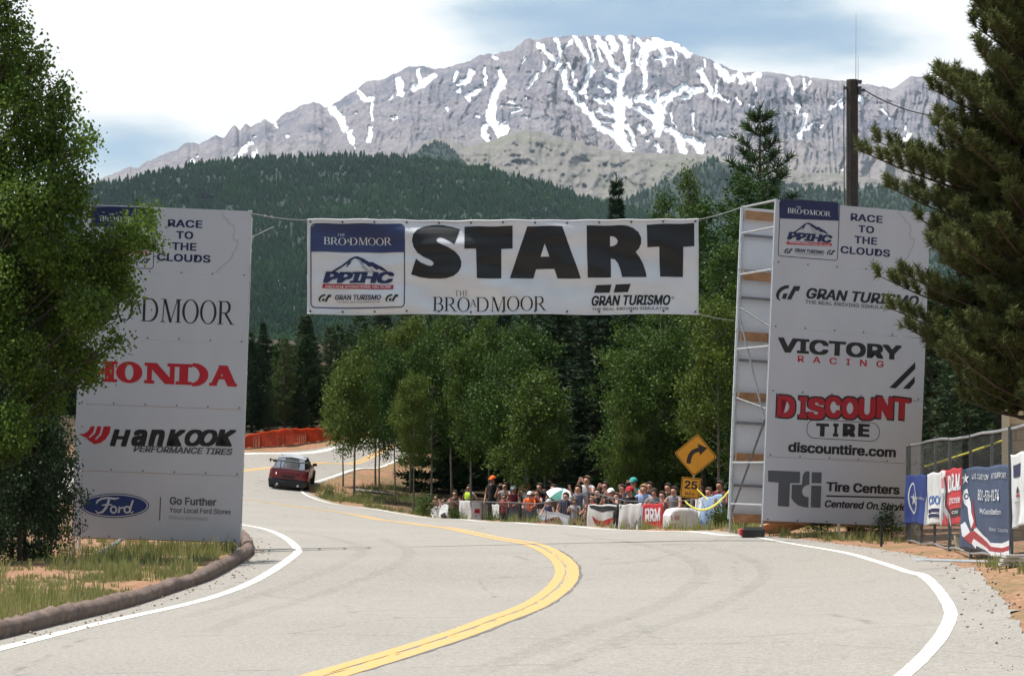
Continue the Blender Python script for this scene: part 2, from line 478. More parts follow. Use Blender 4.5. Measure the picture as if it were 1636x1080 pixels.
m, nt, bs, o = newmat('mountain_soil')
tc = nt.nodes.new('ShaderNodeTexCoord')
n1 = noise(nt, .45, 5, .6, tc.outputs['Object']); n2 = noise(nt, 6, 6, .65, tc.outputs['Object']); n3 = noise(nt, 40, 3, .6, tc.outputs['Object'])
soil = ramp(nt, n2, [(.3, (.20, .105, .062)), (.55, (.30, .165, .10)), (.75, (.38, .25, .165))])
soil = mix(nt, ramp(nt, n3, [(.55, 0.), (.7, .6)]), soil, (.42, .33, .25))
turf = ramp(nt, n2, [(.3, (.09, .085, .035)), (.7, (.22, .175, .085))])
c = mix(nt, ramp(nt, n1, [(.45, 0.), (.62, .6)]), soil, turf)
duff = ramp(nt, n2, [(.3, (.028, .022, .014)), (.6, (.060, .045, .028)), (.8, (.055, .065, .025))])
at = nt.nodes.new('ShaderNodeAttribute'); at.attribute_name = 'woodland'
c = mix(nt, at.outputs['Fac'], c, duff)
nt.links.new(c, bs.inputs['Base Color']); bs.inputs['Roughness'].default_value = .95; bs.inputs['Specular IOR Level'].default_value = .1
bump(nt, bs, n2, .5, .06)
M['soil'] = m
gme = np_mesh('ground', np.stack([GX, GY, GZ], -1).reshape(-1, 3), gf, True)
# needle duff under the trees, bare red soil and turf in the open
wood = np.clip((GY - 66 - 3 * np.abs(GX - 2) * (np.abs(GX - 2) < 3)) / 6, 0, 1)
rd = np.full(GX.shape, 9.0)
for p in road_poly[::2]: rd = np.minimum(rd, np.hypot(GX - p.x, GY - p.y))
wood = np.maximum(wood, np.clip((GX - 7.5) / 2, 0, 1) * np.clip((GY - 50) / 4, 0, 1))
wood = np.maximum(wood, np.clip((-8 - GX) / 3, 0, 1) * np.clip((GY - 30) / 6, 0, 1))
wood = np.maximum(wood, np.clip((-1 - GY) / 4, 0, 1))  # unseen ground behind the viewpoint, darkened to cut bounced light
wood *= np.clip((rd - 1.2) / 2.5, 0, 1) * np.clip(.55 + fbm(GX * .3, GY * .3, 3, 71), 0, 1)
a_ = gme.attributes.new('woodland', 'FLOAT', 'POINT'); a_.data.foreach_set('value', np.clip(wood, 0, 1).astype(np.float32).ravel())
tag(link('ground', gme, m), kind='structure')

m, nt, bs, o = newmat('worn_asphalt')
tc = nt.nodes.new('ShaderNodeTexCoord')
n1 = noise(nt, .22, 4, .55, tc.outputs['Object']); n2 = noise(nt, 22, 3, .7, tc.outputs['Object']); n3 = noise(nt, 75, 2, .6, tc.outputs['Object']); n4 = noise(nt, 1.6, 4, .6, tc.outputs['Object'], (1, .35, 1))
c = ramp(nt, n1, [(.3, (.245, .226, .200)), (.7, (.300, .276, .245))])
c = mix(nt, ramp(nt, n4, [(.35, .0), (.7, .16)]), c, (.19, .18, .17))
c = mix(nt, ramp(nt, n2, [(.42, .0), (.62, .75)]), c, (.38, .35, .315))
n5 = noise(nt, 9, 3, .7, tc.outputs['Object'])
c = mix(nt, ramp(nt, n5, [(.45, .0), (.75, .35)]), c, (.19, .178, .165))
c = mix(nt, ramp(nt, n3, [(.52, 0.), (.66, .75)]), c, (.13, .12, .11))
v = nt.nodes.new('ShaderNodeTexVoronoi'); v.feature = 'DISTANCE_TO_EDGE'; v.inputs['Scale'].default_value = .32
nv = noise(nt, 2.2, 4, .6, tc.outputs['Object'])
wv = nt.nodes.new('ShaderNodeMix'); wv.data_type = 'VECTOR'; wv.inputs[0].default_value = .12
nt.links.new(tc.outputs['Object'], wv.inputs[4]); nvn = nt.nodes.new('ShaderNodeTexNoise'); nvn.inputs['Scale'].default_value = 1.5
nt.links.new(tc.outputs['Object'], nvn.inputs['Vector']); nt.links.new(nvn.outputs['Color'], wv.inputs[5]); nt.links.new(wv.outputs[1], v.inputs['Vector'])
cm = nt.nodes.new('ShaderNodeMath'); cm.operation = 'MULTIPLY'
nt.links.new(ramp(nt, v.outputs['Distance'], [(.004, .55), (.011, 0.)]), cm.inputs[0]); nt.links.new(ramp(nt, nv, [(.45, 0.), (.6, 1.)]), cm.inputs[1])
c = mix(nt, cm.outputs[0], c, (.12, .115, .11))
nt.links.new(c, bs.inputs['Base Color']); bs.inputs['Roughness'].default_value = .9; bs.inputs['Specular IOR Level'].default_value = .2
bump(nt, bs, n3, .35, .008)
M['asphalt'] = m
drape('road', road_poly, 0.0, M['asphalt'], .6)

def paint(name, col, wear):
    m, nt, bs, o = newmat(name)
    tc = nt.nodes.new('ShaderNodeTexCoord')
    n = noise(nt, 14, 5, .7, tc.outputs['Object']); n2 = noise(nt, 60, 2, .6, tc.outputs['Object'])
    c = mix(nt, ramp(nt, n, [(.46, 0.), (.66, wear)]), col, (.34, .31, .28))
    c = mix(nt, ramp(nt, n2, [(.6, 0.), (.75, .25)]), c, (.25, .23, .2))
    nt.links.new(c, bs.inputs['Base Color']); bs.inputs['Roughness'].default_value = .75
    return m
M['white_paint'] = paint('white_road_paint', (.70, .68, .60), .6)
M['yellow_paint'] = paint('yellow_road_paint', (.54, .32, .085), .6)
M['tar'] = mat('tar_stain', (.13, .12, .115), .8, .2, 6)

wr = [xy(G(*q)) for q in [(1380, 1125), (1441, 1080), (1492, 1040), (1517, 1005), (1521, 975), (1505, 946), (1463, 915), (1400, 894), (1330, 877.5), (1240, 865)]] + [xy(P(1150, 857, 52.8))]
wr += [xy(P(1050, 850, 58)), xy(P(1000, 847, 60.8)), xy(P(940, 843, 64)), xy(P(842, 837, 70)), xy(P(765, 833, 76)), xy(P(690, 828, 82)), xy(P(600, 815, 92)), xy(P(540, 804, 98.5)), xy(P(500, 795.5, 103)), xy(P(478, 789, 105.4)), xy(P(471, 784.5, 106.8)), xy(P(480, 779, 108)), xy(P(506, 772, 110.3)), xy(P(560, 760, 115.6)), xy(P(610, 749, 121.5)), xy(P(720, 725, 129))]
ribbon('white_edge_line', wr, .135, .004, M['white_paint'], jitter=.004)
wl = [xy(G(*q)) for q in [(-120, 1066), (0, 1036), (150, 1001), (300, 962), (400, 934), (437, 916), (470, 895), (480, 879), (468, 864.5), (437, 849), (400, 837.5)]] + [Vector((-9.0, 68, 0)), Vector((-13, 80, 0))]
ribbon('white_edge_line', wl, .155, .004, M['white_paint'], jitter=.004, ease=170)
wf = [xy(P(720, 693, 139)), xy(P(620, 701.5, 131)), xy(P(550, 711, 125)), xy(P(470, 717, 120.5)), xy(P(400, 724, 117.2)), Vector((-16, 111.3, 0))]
ribbon('white_edge_line', wf, .30, .004, M['white_paint'], jitter=.01)
yl = [xy(G(*q)) for q in [(380, 1122), (508, 1080), (657, 1039), (767, 1003), (840, 972), (888, 943), (911, 918), (902, 896), (873, 878), (822, 864)]] + [xy(P(*q)) for q in [(730, 847, 63), (690, 841, 67), (620, 831.5, 73.5), (530, 816, 84), (460, 807, 88.5), (400, 800, 92)]] + [Vector((-12.5, 98, 0)), Vector((-13.5, 103, 0)), Vector((-12.5, 107.5, 0))] + [xy(P(400, 752.5, 111.5)), xy(P(450, 746, 113.5)), xy(P(520, 738, 117)), xy(P(600, 727, 124)), xy(P(700, 712, 133))]
ribbon('yellow_centre_line', yl, .15, .004, M['yellow_paint'], shift=.108, jitter=.006)
ribbon('yellow_centre_line', yl, .15, .004, M['yellow_paint'], shift=-.108, jitter=.006)
ribbon('yellow_centre_line', yl[1:9], .05, .0035, M['yellow_paint'], shift=-.02, jitter=.03)
ribbon('tar_seam', yl[1:9], .035, .003, M['tar'], shift=-.205, jitter=.02)

# asphalt kerb on the inside of the bend
kp = spline(kerb_line, .22)
prof = [(-.13, -.06), (-.115, .08), (-.08, .14), (-.03, .165), (.04, .165), (.085, .145), (.11, .10), (.095, .02), (.085, -.06)]
V = []; Fc = []
for i, p in enumerate(kp):
    d = (kp[min(i + 1, len(kp) - 1)] - kp[max(i - 1, 0)]).normalized()
    nrm = Vector((-d.y, d.x, 0)) * -1.0     # towards the bank
    fade = min(1, i / 3 + .25)
    w = 1 + .05 * math.sin(i * .17)
    chip = 1 - .30 * max(0, float(vnoise(i * .45, 3.7, 5)) - .62) / .38
    for a, b in prof:
        q = p + nrm * (.10 - a * w)
        jj = 1 + (rnd.random() - .5) * .22
        V.append((q.x, q.y, h1(q.x, q.y) + (b * fade * jj * chip * (1 + .07 * math.sin(i * .37)) if b > 0 else b)))
np_ = len(prof)
for i in range(len(kp) - 1):
    for k in range(np_ - 1):
        Fc.append((i * np_ + k, i * np_ + k + 1, (i + 1) * np_ + k + 1, (i + 1) * np_ + k))
m, nt, bs, o = newmat('kerb_asphalt')
n1 = noise(nt, 5, 6, .7); n2 = noise(nt, 1.3, 3)
c = ramp(nt, n1, [(.3, (.060, .038, .030)), (.55, (.150, .098, .076)), (.8, (.27, .195, .16))])
c = mix(nt, ramp(nt, n2, [(.45, 0.), (.65, .5)]), c, (.11, .085, .075))
nt.links.new(c, bs.inputs['Base Color']); bs.inputs['Roughness'].default_value = .9; bump(nt, bs, n1, .9, .03)
me = np_mesh('kerb', V, Fc, True)
tag(link('kerb', me, m), kind='structure')

# faint rubber on the asphalt, worn through in patches
m, nt, bs, o = newmat('rubber_trace')
n = noise(nt, 7, 5, .7, None, (1, 1, 1)); bs.inputs['Base Color'].default_value = (.10, .098, .095, 1); bs.inputs['Roughness'].default_value = .85
tp_ = nt.nodes.new('ShaderNodeBsdfTransparent'); ms = nt.nodes.new('ShaderNodeMixShader')
nt.links.new(ramp(nt, n, [(.40, 0.0), (.80, .22)]), ms.inputs[0]); nt.links.new(tp_.outputs[0], ms.inputs[1]); nt.links.new(bs.outputs[0], ms.inputs[2]); nt.links.new(ms.outputs[0], o.inputs['Surface'])
for pts, w in (([(300, 985), (420, 945), (520, 915), (572, 890), (578, 874), (540, 860), (470, 849)], .24), ([(330, 1010), (470, 960), (590, 922), (650, 896), (655, 878), (610, 860)], .22), ([(760, 1075), (960, 1000), (1090, 945), (1130, 912), (1090, 885), (1000, 866), (900, 852)], .26), ([(860, 1075), (1040, 1005), (1180, 950), (1230, 914), (1190, 887), (1100, 868)], .22)):
    ribbon('rubber_mark', [xy(G(*q)) for q in pts], w, .0025, m, jitter=.02)
# loose grit along the dirt shoulder and the kerb foot
r = np.random.default_rng(91)
gp_ = []
for line, n, sp in ((spline(right_edge[:9], .2), 1100, .38), (spline(kerb_line, .2), 500, .14)):
    k = r.integers(0, len(line), n); a = r.normal(size=(n, 2)) * sp
    gp_.append(np.array([[line[i].x, line[i].y] for i in k]) + a + (np.array([.25, 0]) if sp > .3 else np.array([.16, -.16])))
gp_ = np.concatenate(gp_); n = len(gp_)
zz = H(gp_[:, 0], gp_[:, 1]); sz = .004 + .018 * r.random(n) ** 3
base = np.array([[1, 0, 0], [-1, 0, 0], [0, 1, 0], [0, -1, 0], [0, 0, 1], [0, 0, -1]], float)
oct_ = np.array([[0, 2, 4], [2, 1, 4], [1, 3, 4], [3, 0, 4], [2, 0, 5], [1, 2, 5], [3, 1, 5], [0, 3, 5]])
V = base[None] * sz[:, None, None] * (.6 + .7 * r.random((n, 6, 3))) + np.stack([gp_[:, 0], gp_[:, 1], zz + sz * .3], -1)[:, None]
Fc = (oct_[None] + (np.arange(n) * 6)[:, None, None]).reshape(-1, 3)
tag(link('gravel', np_mesh('gravel', V.reshape(-1, 3), Fc), mat('shoulder_grit', (.27, .20, .155), .9, .45, 3)), 'loose gravel scattered along the dirt shoulder and the kerb foot', 'gravel', kind='stuff')
# ---------------------------------------------------------------- the mountains
def interp_poly(pts, xs):
    a = np.array(pts, float)
    return np.interp(xs, a[:, 0], a[:, 1])

def range_mesh(name, ridge, ybot, Ytop, Ybot, nxn, nyn, relief, m, kind='structure', jag=0, tpow=1.0, snow=None, seed=0, back=700):
    """a mountain side: crest line at distance Ytop falling towards the viewer down to Ybot, with gullies and ribs, and a back slope"""
    x0, x1 = ridge[0][0], ridge[-1][0]
    xs = np.linspace(x0, x1, nxn); t = np.linspace(0, 1, nyn)
    ry = interp_poly(ridge, xs)
    if jag: ry = ry + (fbm(xs * .09, xs * 0 + 3, 4, seed + 3, gain=.65) - .5) * jag
    XX, T = np.meshgrid(xs, t)
    PY = ry[None] + (ybot - ry[None]) * T
    D = Ytop + (Ybot - Ytop) * T ** tpow
    sn = snow(XX, PY) if snow else None
    D = D + relief(XX, PY, T, sn) * np.clip(T * 14, 0, 1)
    Vx = (XX - CX) * D / F; Vz = CAMZ + (HY - PY) * D / F
    V = np.stack([Vx, D, Vz], -1)
    bk = V[0].copy(); bk[:, 1] += back; bk[:, 2] -= back * .55
    V = np.concatenate([bk[None], V], 0)
    n0, n1 = V.shape[:2]
    idx = np.arange(n0 * n1).reshape(n0, n1)
    Fc = np.stack([idx[:-1, :-1], idx[1:, :-1], idx[1:, 1:], idx[:-1, 1:]], -1).reshape(-1, 4)
    me = np_mesh(name, V.reshape(-1, 3), Fc, True)
    if sn is not None:
        a = me.attributes.new('snow', 'FLOAT', 'POINT')
        a.data.foreach_set('value', np.concatenate([np.zeros((1, n1)), sn], 0).astype(np.float32).ravel())
    return tag(link(name, me, m), kind=kind), V[1:], xs

def c1(*p): return [(140 + x / 2.921, 40 + y / 2.921) for x, y in p]
def c2(*p): return [(640 + x / 3.146, 40 + y / 3.146) for x, y in p]
def c3(*p): return [(1100 + x / 3.052, y / 3.052) for x, y in p]
crest = [(-700, 470), (-300, 420), (0, 342), (60, 322)] + c1((0, 740), (100, 705), (190, 665), (230, 665), (320, 620), (420, 580), (450, 550), (500, 545), (520, 560), (570, 525), (640, 520), (680, 470), (692, 475), (710, 495), (735, 460), (760, 475), (830, 445), (870, 460), (920, 415), (980, 385), (1000, 372), (1060, 362), (1110, 390), (1130, 385), (1200, 335), (1260, 300), (1300, 270), (1340, 255), (1400, 250), (1430, 225), (1500, 197), (1570, 193), (1610, 210)) \
    + c2((60, 212), (120, 207), (170, 230), (330, 190), (400, 155), (480, 143), (560, 130), (620, 78), (680, 75), (750, 65), (870, 52), (1050, 55), (1130, 55), (1300, 68), (1400, 95), (1470, 145), (1560, 180), (1620, 203)) \
    + c3((120, 310), (250, 348), (370, 355), (400, 348), (430, 360), (600, 380), (780, 395), (850, 410), (1000, 430), (1050, 400), (1080, 370), (1120, 382), (1180, 365), (1230, 385)) + [(1540, 142), (1600, 172), (1700, 215), (1900, 300), (2300, 400), (2600, 460)]
SN = []
def sn(w, pts): SN.append((w, pts))
for w, q in [(22, [(695, 100), (740, 150), (790, 190), (790, 215)]), (18, [(780, 75), (800, 130), (790, 185)]), (13, [(860, 80), (800, 130)]),
    (28, [(880, 60), (920, 130), (960, 200), (955, 250)]), (24, [(955, 250), (925, 290), (930, 360)]), (13, [(930, 60), (955, 100), (972, 170), (960, 200)]), (16, [(830, 170), (865, 240), (880, 300), (905, 345)]),
    (30, [(812, 200), (822, 260), (835, 310), (880, 370), (950, 450), (1000, 510), (1080, 565)]), (22, [(1080, 565), (1165, 635)]), (26, [(960, 440), (975, 500)]),
    (28, [(985, 60), (1030, 120), (1060, 190), (1090, 225)]), (40, [(1050, 62), (1075, 100), (1055, 130)]), (30, [(1118, 60), (1135, 110), (1147, 200), (1140, 235)]), (30, [(1040, 250), (1085, 280), (1110, 270)]),
    (36, [(1110, 250), (1098, 310), (1100, 380)]), (60, [(1105, 380), (1100, 450), (1100, 520)]), (44, [(1100, 520), (1115, 590), (1150, 630)]), (24, [(1000, 310), (1040, 332)]), (26, [(985, 372), (1025, 390)]), (20, [(995, 430), (1060, 462)]), (16, [(1020, 482), (1070, 492)]), (24, [(1130, 500), (1160, 545), (1175, 600)]), (30, [(1040, 370), (1080, 400)]), (34, [(1120, 370), (1150, 400)]),
    (22, [(1190, 70), (1217, 110), (1190, 190)]), (26, [(1275, 75), (1240, 130), (1215, 200), (1230, 260), (1225, 320)]), (30, [(1290, 78), (1350, 90), (1420, 130), (1445, 152)]), (46, [(1240, 105), (1345, 92)]), (24, [(1312, 120), (1320, 200)]), (12, [(1372, 120), (1380, 198)]), (18, [(1270, 170), (1380, 160)]), (14, [(990, 95), (1010, 180)]), (12, [(1170, 70), (1172, 120)]),
    (34, [(1190, 372), (1280, 390), (1350, 362), (1430, 310)]), (20, [(1290, 330), (1285, 385)]), (26, [(1200, 360), (1230, 350)]), (56, [(1285, 400), (1300, 450), (1290, 510)]), (34, [(1290, 510), (1290, 550)]), (30, [(1190, 420), (1260, 460), (1290, 500)]), (22, [(1420, 370), (1515, 325)]), (16, [(1430, 312), (1330, 400), (1310, 440)]),
    (22, [(1503, 228), (1530, 290), (1570, 330), (1572, 362)]), (14, [(1592, 270), (1580, 340)]), (24, [(1550, 345), (1640, 375)]), (22, [(1580, 205), (1632, 242)]), (12, [(1525, 180), (1530, 212)]),
    (36, [(1340, 520), (1395, 555), (1418, 635)]), (36, [(1430, 570), (1510, 600), (1500, 635)]), (20, [(1278, 598), (1312, 632)]), (12, [(1470, 445), (1470, 520)]), (10, [(1355, 440), (1385, 520)]), (30, [(1205, 510), (1225, 540)]), (10, [(1540, 545), (1600, 570)]), (14, [(1240, 575), (1245, 590)]),
    (40, [(505, 292), (485, 335), (462, 375), (452, 440)]), (48, [(452, 440), (458, 485)]), (42, [(470, 500), (497, 540), (505, 565), (520, 515)]), (26, [(422, 508), (412, 545), (437, 580)]), (10, [(500, 405), (600, 410)]), (14, [(545, 385), (575, 385)]), (18, [(600, 428), (560, 445)]), (12, [(615, 462), (640, 462)]),
    (14, [(422, 215), (430, 300)]), (18, [(282, 240), (265, 278)]), (30, [(360, 238), (330, 290), (300, 295)]), (24, [(400, 315), (375, 345), (330, 355), (345, 375)]), (18, [(490, 220), (520, 290)]), (16, [(690, 250), (665, 285), (640, 312)]), (14, [(722, 190), (715, 235)]), (10, [(740, 295), (776, 314)]), (14, [(470, 165), (490, 165)]), (14, [(620, 165), (610, 190)]), (12, [(625, 360), (640, 375)]), (14, [(375, 460), (395, 462)]), (12, [(230, 420), (236, 426)]), (24, [(290, 325), (296, 332)])]: sn(w / 3.146, c2(*q))
for w, q in [(36, [(1140, 395), (1178, 435), (1200, 485)]), (28, [(1222, 500), (1236, 548)]), (9, [(1238, 560), (1250, 600)]), (22, [(1262, 315), (1300, 345), (1325, 350)]), (14, [(1328, 370), (1325, 445)]), (22, [(1322, 480), (1312, 540)]), (34, [(1452, 262), (1460, 320)]), (32, [(1525, 295), (1560, 280), (1610, 240)]), (18, [(1545, 215), (1550, 260)]), (22, [(762, 550), (725, 590), (692, 615)]), (32, [(778, 600), (785, 642)]), (20, [(475, 650), (490, 632)]), (14, [(870, 460), (880, 480)]), (11, [(505, 614), (515, 608)]), (12, [(1405, 350), (1420, 335)]), (10, [(1250, 410), (1258, 414)]), (12, [(1418, 435), (1445, 433)]), (14, [(300, 720), (312, 716)]), (10, [(930, 518), (940, 520)]), (10, [(775, 525), (785, 522)])]: sn(w / 2.921, c1(*q))
for w, q in [(20, [(55, 340), (90, 400), (130, 450), (165, 480)]), (28, [(135, 325), (190, 385), (220, 380)]), (26, [(250, 355), (262, 400)]), (26, [(340, 365), (290, 385)]), (12, [(320, 395), (326, 440)]), (13, [(480, 385), (500, 425), (520, 472)]), (14, [(555, 392), (568, 440), (592, 402)]), (20, [(528, 505), (532, 552)]), (24, [(570, 560), (560, 620), (540, 670)]), (11, [(628, 585), (565, 640)]), (10, [(682, 540), (725, 500), (772, 488)]), (22, [(745, 505), (750, 520)]), (22, [(838, 480), (842, 505)]), (14, [(935, 525), (980, 578)]), (12, [(1003, 630), (1040, 690)]), (22, [(1082, 655), (1045, 690)]), (13, [(1040, 705), (1048, 782)]), (11, [(1050, 610), (1060, 632)]), (20, [(620, 625), (640, 618)]), (14, [(320, 475), (326, 480)]), (40, [(20, 690), (55, 740)]), (26, [(0, 440), (65, 438)]), (12, [(232, 470), (250, 505)]), (12, [(20, 560), (22, 632)]), (12, [(150, 668), (180, 672)]), (10, [(470, 540), (472, 570)]), (14, [(300, 510), (314, 520)]), (12, [(740, 815), (745, 830)])]: sn(w / 3.052, c3(*q))

def snow_field(X, Y):
    s = np.full(X.shape, -1.0)
    wob = (fbm(X * .14, Y * .14, 3, 41) - .5) * 8
    wob2 = (fbm(X * .14, Y * .14, 3, 77) - .5) * 8
    Xw, Yw = X + wob, Y + wob2
    for w, pts in SN:
        hw = w / 2
        for (ax, ay), (bx, by) in zip(pts[:-1], pts[1:]):
            lo = np.searchsorted(X[0], min(ax, bx) - w * 1.2 - 6); hi = np.searchsorted(X[0], max(ax, bx) + w * 1.2 + 6)
            if hi <= lo: continue
            xs, ys = Xw[:, lo:hi], Yw[:, lo:hi]
            dx, dy = bx - ax, by - ay
            t = np.clip(((xs - ax) * dx + (ys - ay) * dy) / (dx * dx + dy * dy + 1e-9), 0, 1)
            d = np.hypot(xs - ax - t * dx, ys - ay - t * dy)
            s[:, lo:hi] = np.maximum(s[:, lo:hi], 1 - d / hw)
    return s
def mt_relief(X, Y, T, s):
    wx = X + (fbm(X * .02, Y * .02, 3, 9) - .5) * 30
    ribs = fbm(wx * .028, Y * .009, 5, 1, ridged=True, gain=.55)
    right = np.clip((X - 1120) / 60, 0, 1) + np.clip((X - 850) / 40, 0, 1) * np.clip((960 - X) / 40, 0, 1)
    cl = fbm(wx * .07, Y * .012, 4, 6, ridged=True)
    fine = fbm(wx * .16, Y * .12, 4, 21, gain=.6)
    g = np.clip(s + .5, 0, 1)
    cr2 = fbm(wx * .33 + Y * .10, Y * .16 - wx * .05, 3, 23, ridged=True)
    rb2 = fbm(wx * .10, Y * .018, 3, 27, ridged=True)
    sm_ = 1 - .75 * np.clip(s + .4, 0, 1)
    return -(ribs ** 2 - .3) * 230 * (.32 + .6 * np.clip(right, 0, 1)) - (cl - .5) * 120 * (.15 + right) - (rb2 - .5) * 60 * sm_ * (.4 + np.clip(right, 0, 1)) - (fine - .5) * 40 * sm_ - (cr2 - .5) * 16 * sm_ + g * 26

m, nt, bs, o = newmat('granite_and_snow')
tc = nt.nodes.new('ShaderNodeTexCoord')
na = noise(nt, .0035, 6, .6, tc.outputs['Object']); nb = noise(nt, .020, 7, .75, tc.outputs['Object'], (1, 1, .45)); nc = noise(nt, .07, 5, .8, tc.outputs['Object'])
rock = ramp(nt, nb, [(.32, (.085, .083, .110)), (.5, (.180, .166, .186)), (.68, (.275, .250, .260))])
rock = mix(nt, ramp(nt, na, [(.45, 0.), (.7, .5)]), rock, (.20, .165, .165))
rock = mix(nt, ramp(nt, nc, [(.5, 0.), (.68, .5)]), rock, (.40, .34, .32))
nd = noise(nt, .0055, 6, .7, tc.outputs['Object'], (1, 1, .35))
rock = mix(nt, ramp(nt, nd, [(.50, 0.), (.62, .72)]), rock, (.085, .092, .125))
rock = mix(nt, ramp(nt, nc, [(.56, 0.), (.62, .35)]), rock, (.34, .31, .31))
sp = nt.nodes.new('ShaderNodeSeparateXYZ'); nt.links.new(tc.outputs['Object'], sp.inputs[0])
mr = nt.nodes.new('ShaderNodeMapRange'); mr.inputs['From Min'].default_value = 1050; mr.inputs['From Max'].default_value = 850; nt.links.new(sp.outputs['Z'], mr.inputs['Value'])
gm = nt.nodes.new('ShaderNodeMath'); gm.operation = 'MULTIPLY'; nt.links.new(mr.outputs[0], gm.inputs[0]); nt.links.new(ramp(nt, na, [(.35, .8), (.65, .1)]), gm.inputs[1])
rock = mix(nt, gm.outputs[0], rock, (.215, .19, .15))
at = nt.nodes.new('ShaderNodeAttribute'); at.attribute_name = 'snow'
ad = nt.nodes.new('ShaderNodeMath'); ad.operation = 'MULTIPLY_ADD'; nt.links.new(nc, ad.inputs[0]); ad.inputs[1].default_value = 1.7; nt.links.new(at.outputs['Fac'], ad.inputs[2])
ne = noise(nt, .026, 3, .6, tc.outputs['Object'])
ae = nt.nodes.new('ShaderNodeMath'); ae.operation = 'MULTIPLY_ADD'; nt.links.new(ne, ae.inputs[0]); ae.inputs[1].default_value = 1.5; nt.links.new(ad.outputs[0], ae.inputs[2])
as_ = nt.nodes.new('ShaderNodeMapRange'); as_.inputs['From Min'].default_value = 1.50; as_.inputs['From Max'].default_value = 1.78; nt.links.new(ae.outputs[0], as_.inputs['Value'])
sf = as_.outputs[0]
nt.links.new(mix(nt, sf, rock, (.86, .87, .90)), bs.inputs['Base Color'])
bs.inputs['Roughness'].default_value = .9; bs.inputs['Specular IOR Level'].default_value = .1
bump(nt, bs, nb, .4, 14)
M['granite'] = m
range_mesh('mountain', crest, 400, 8700, 7000, 2100, 250, mt_relief, M['granite'], jag=7, snow=snow_field, seed=4)

m, nt, bs, o = newmat('foothill_scree')
na = noise(nt, .006, 5, .6); nb = noise(nt, .03, 6, .7); nc = noise(nt, .0022, 3)
c = ramp(nt, nb, [(.3, (.095, .086, .078)), (.55, (.165, .148, .128)), (.75, (.25, .222, .195))])
c = mix(nt, ramp(nt, na, [(.5, 0.), (.6, .7)]), c, (.125, .125, .085))
c = mix(nt, ramp(nt, nb, [(.66, 0.), (.72, .8)]), c, (.075, .08, .06))
nt.links.new(c, bs.inputs['Base Color']); bs.inputs['Roughness'].default_value = .95
bump(nt, bs, nb, .8, 10)
foot = [(560, 330), (600, 290), (640, 250), (662, 240)] + c2((100, 600), (170, 570), (210, 568), (260, 590), (330, 610), (400, 600), (470, 580), (530, 550), (620, 533), (680, 533), (760, 555), (850, 575), (900, 590), (950, 610), (1010, 625), (1100, 638), (1250, 645), (1400, 650), (1500, 652), (1560, 660)) + [(1200, 262), (1290, 275), (1400, 285), (1500, 300), (1650, 330)]
def ft_relief(X, Y, T, s): return -(fbm(X * .03, Y * .03, 5, 31, ridged=True) - .5) * 190 - (fbm(X * .2, Y * .2, 3, 33) - .5) * 40
fo, fV, fxs = range_mesh('scree_foothill', foot, 420, 6600, 5300, 500, 110, ft_relief, m, jag=6, seed=14)

# forested slopes: bare ground under one mass of far-off trees
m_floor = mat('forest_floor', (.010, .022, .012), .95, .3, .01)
hill = [(-900, 470), (-500, 400), (-100, 345), (60, 318), (140, 302), (200, 290), (300, 267), (400, 257), (545, 249), (640, 253), (720, 264), (800, 276), (870, 296), (950, 324), (1010, 338), (1100, 362), (1250, 400), (1500, 440), (1900, 470)]
def hl_relief(X, Y, T, s): return -(fbm(X * .006, Y * .006, 3, 51, ridged=True) - .5) * 420 - (fbm(X * .03, Y * .03, 3, 52) - .5) * 60
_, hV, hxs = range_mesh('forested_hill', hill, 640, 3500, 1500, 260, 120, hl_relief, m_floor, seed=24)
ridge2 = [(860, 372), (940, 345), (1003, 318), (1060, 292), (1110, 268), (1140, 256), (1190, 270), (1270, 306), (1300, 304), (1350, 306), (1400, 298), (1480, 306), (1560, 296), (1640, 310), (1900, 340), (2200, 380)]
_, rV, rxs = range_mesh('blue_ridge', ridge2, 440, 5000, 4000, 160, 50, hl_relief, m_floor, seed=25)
_, lV, lxs = range_mesh('left_ridge', [(640, 262)] + [(656, 248)] + c2((60, 650), (120, 615), (170, 592), (205, 590), (235, 602), (250, 620), (280, 645)) + [(745, 262)], 300, 6350, 6100, 40, 16, lambda X, Y, T, s: X * 0, m_floor, seed=26, back=200)

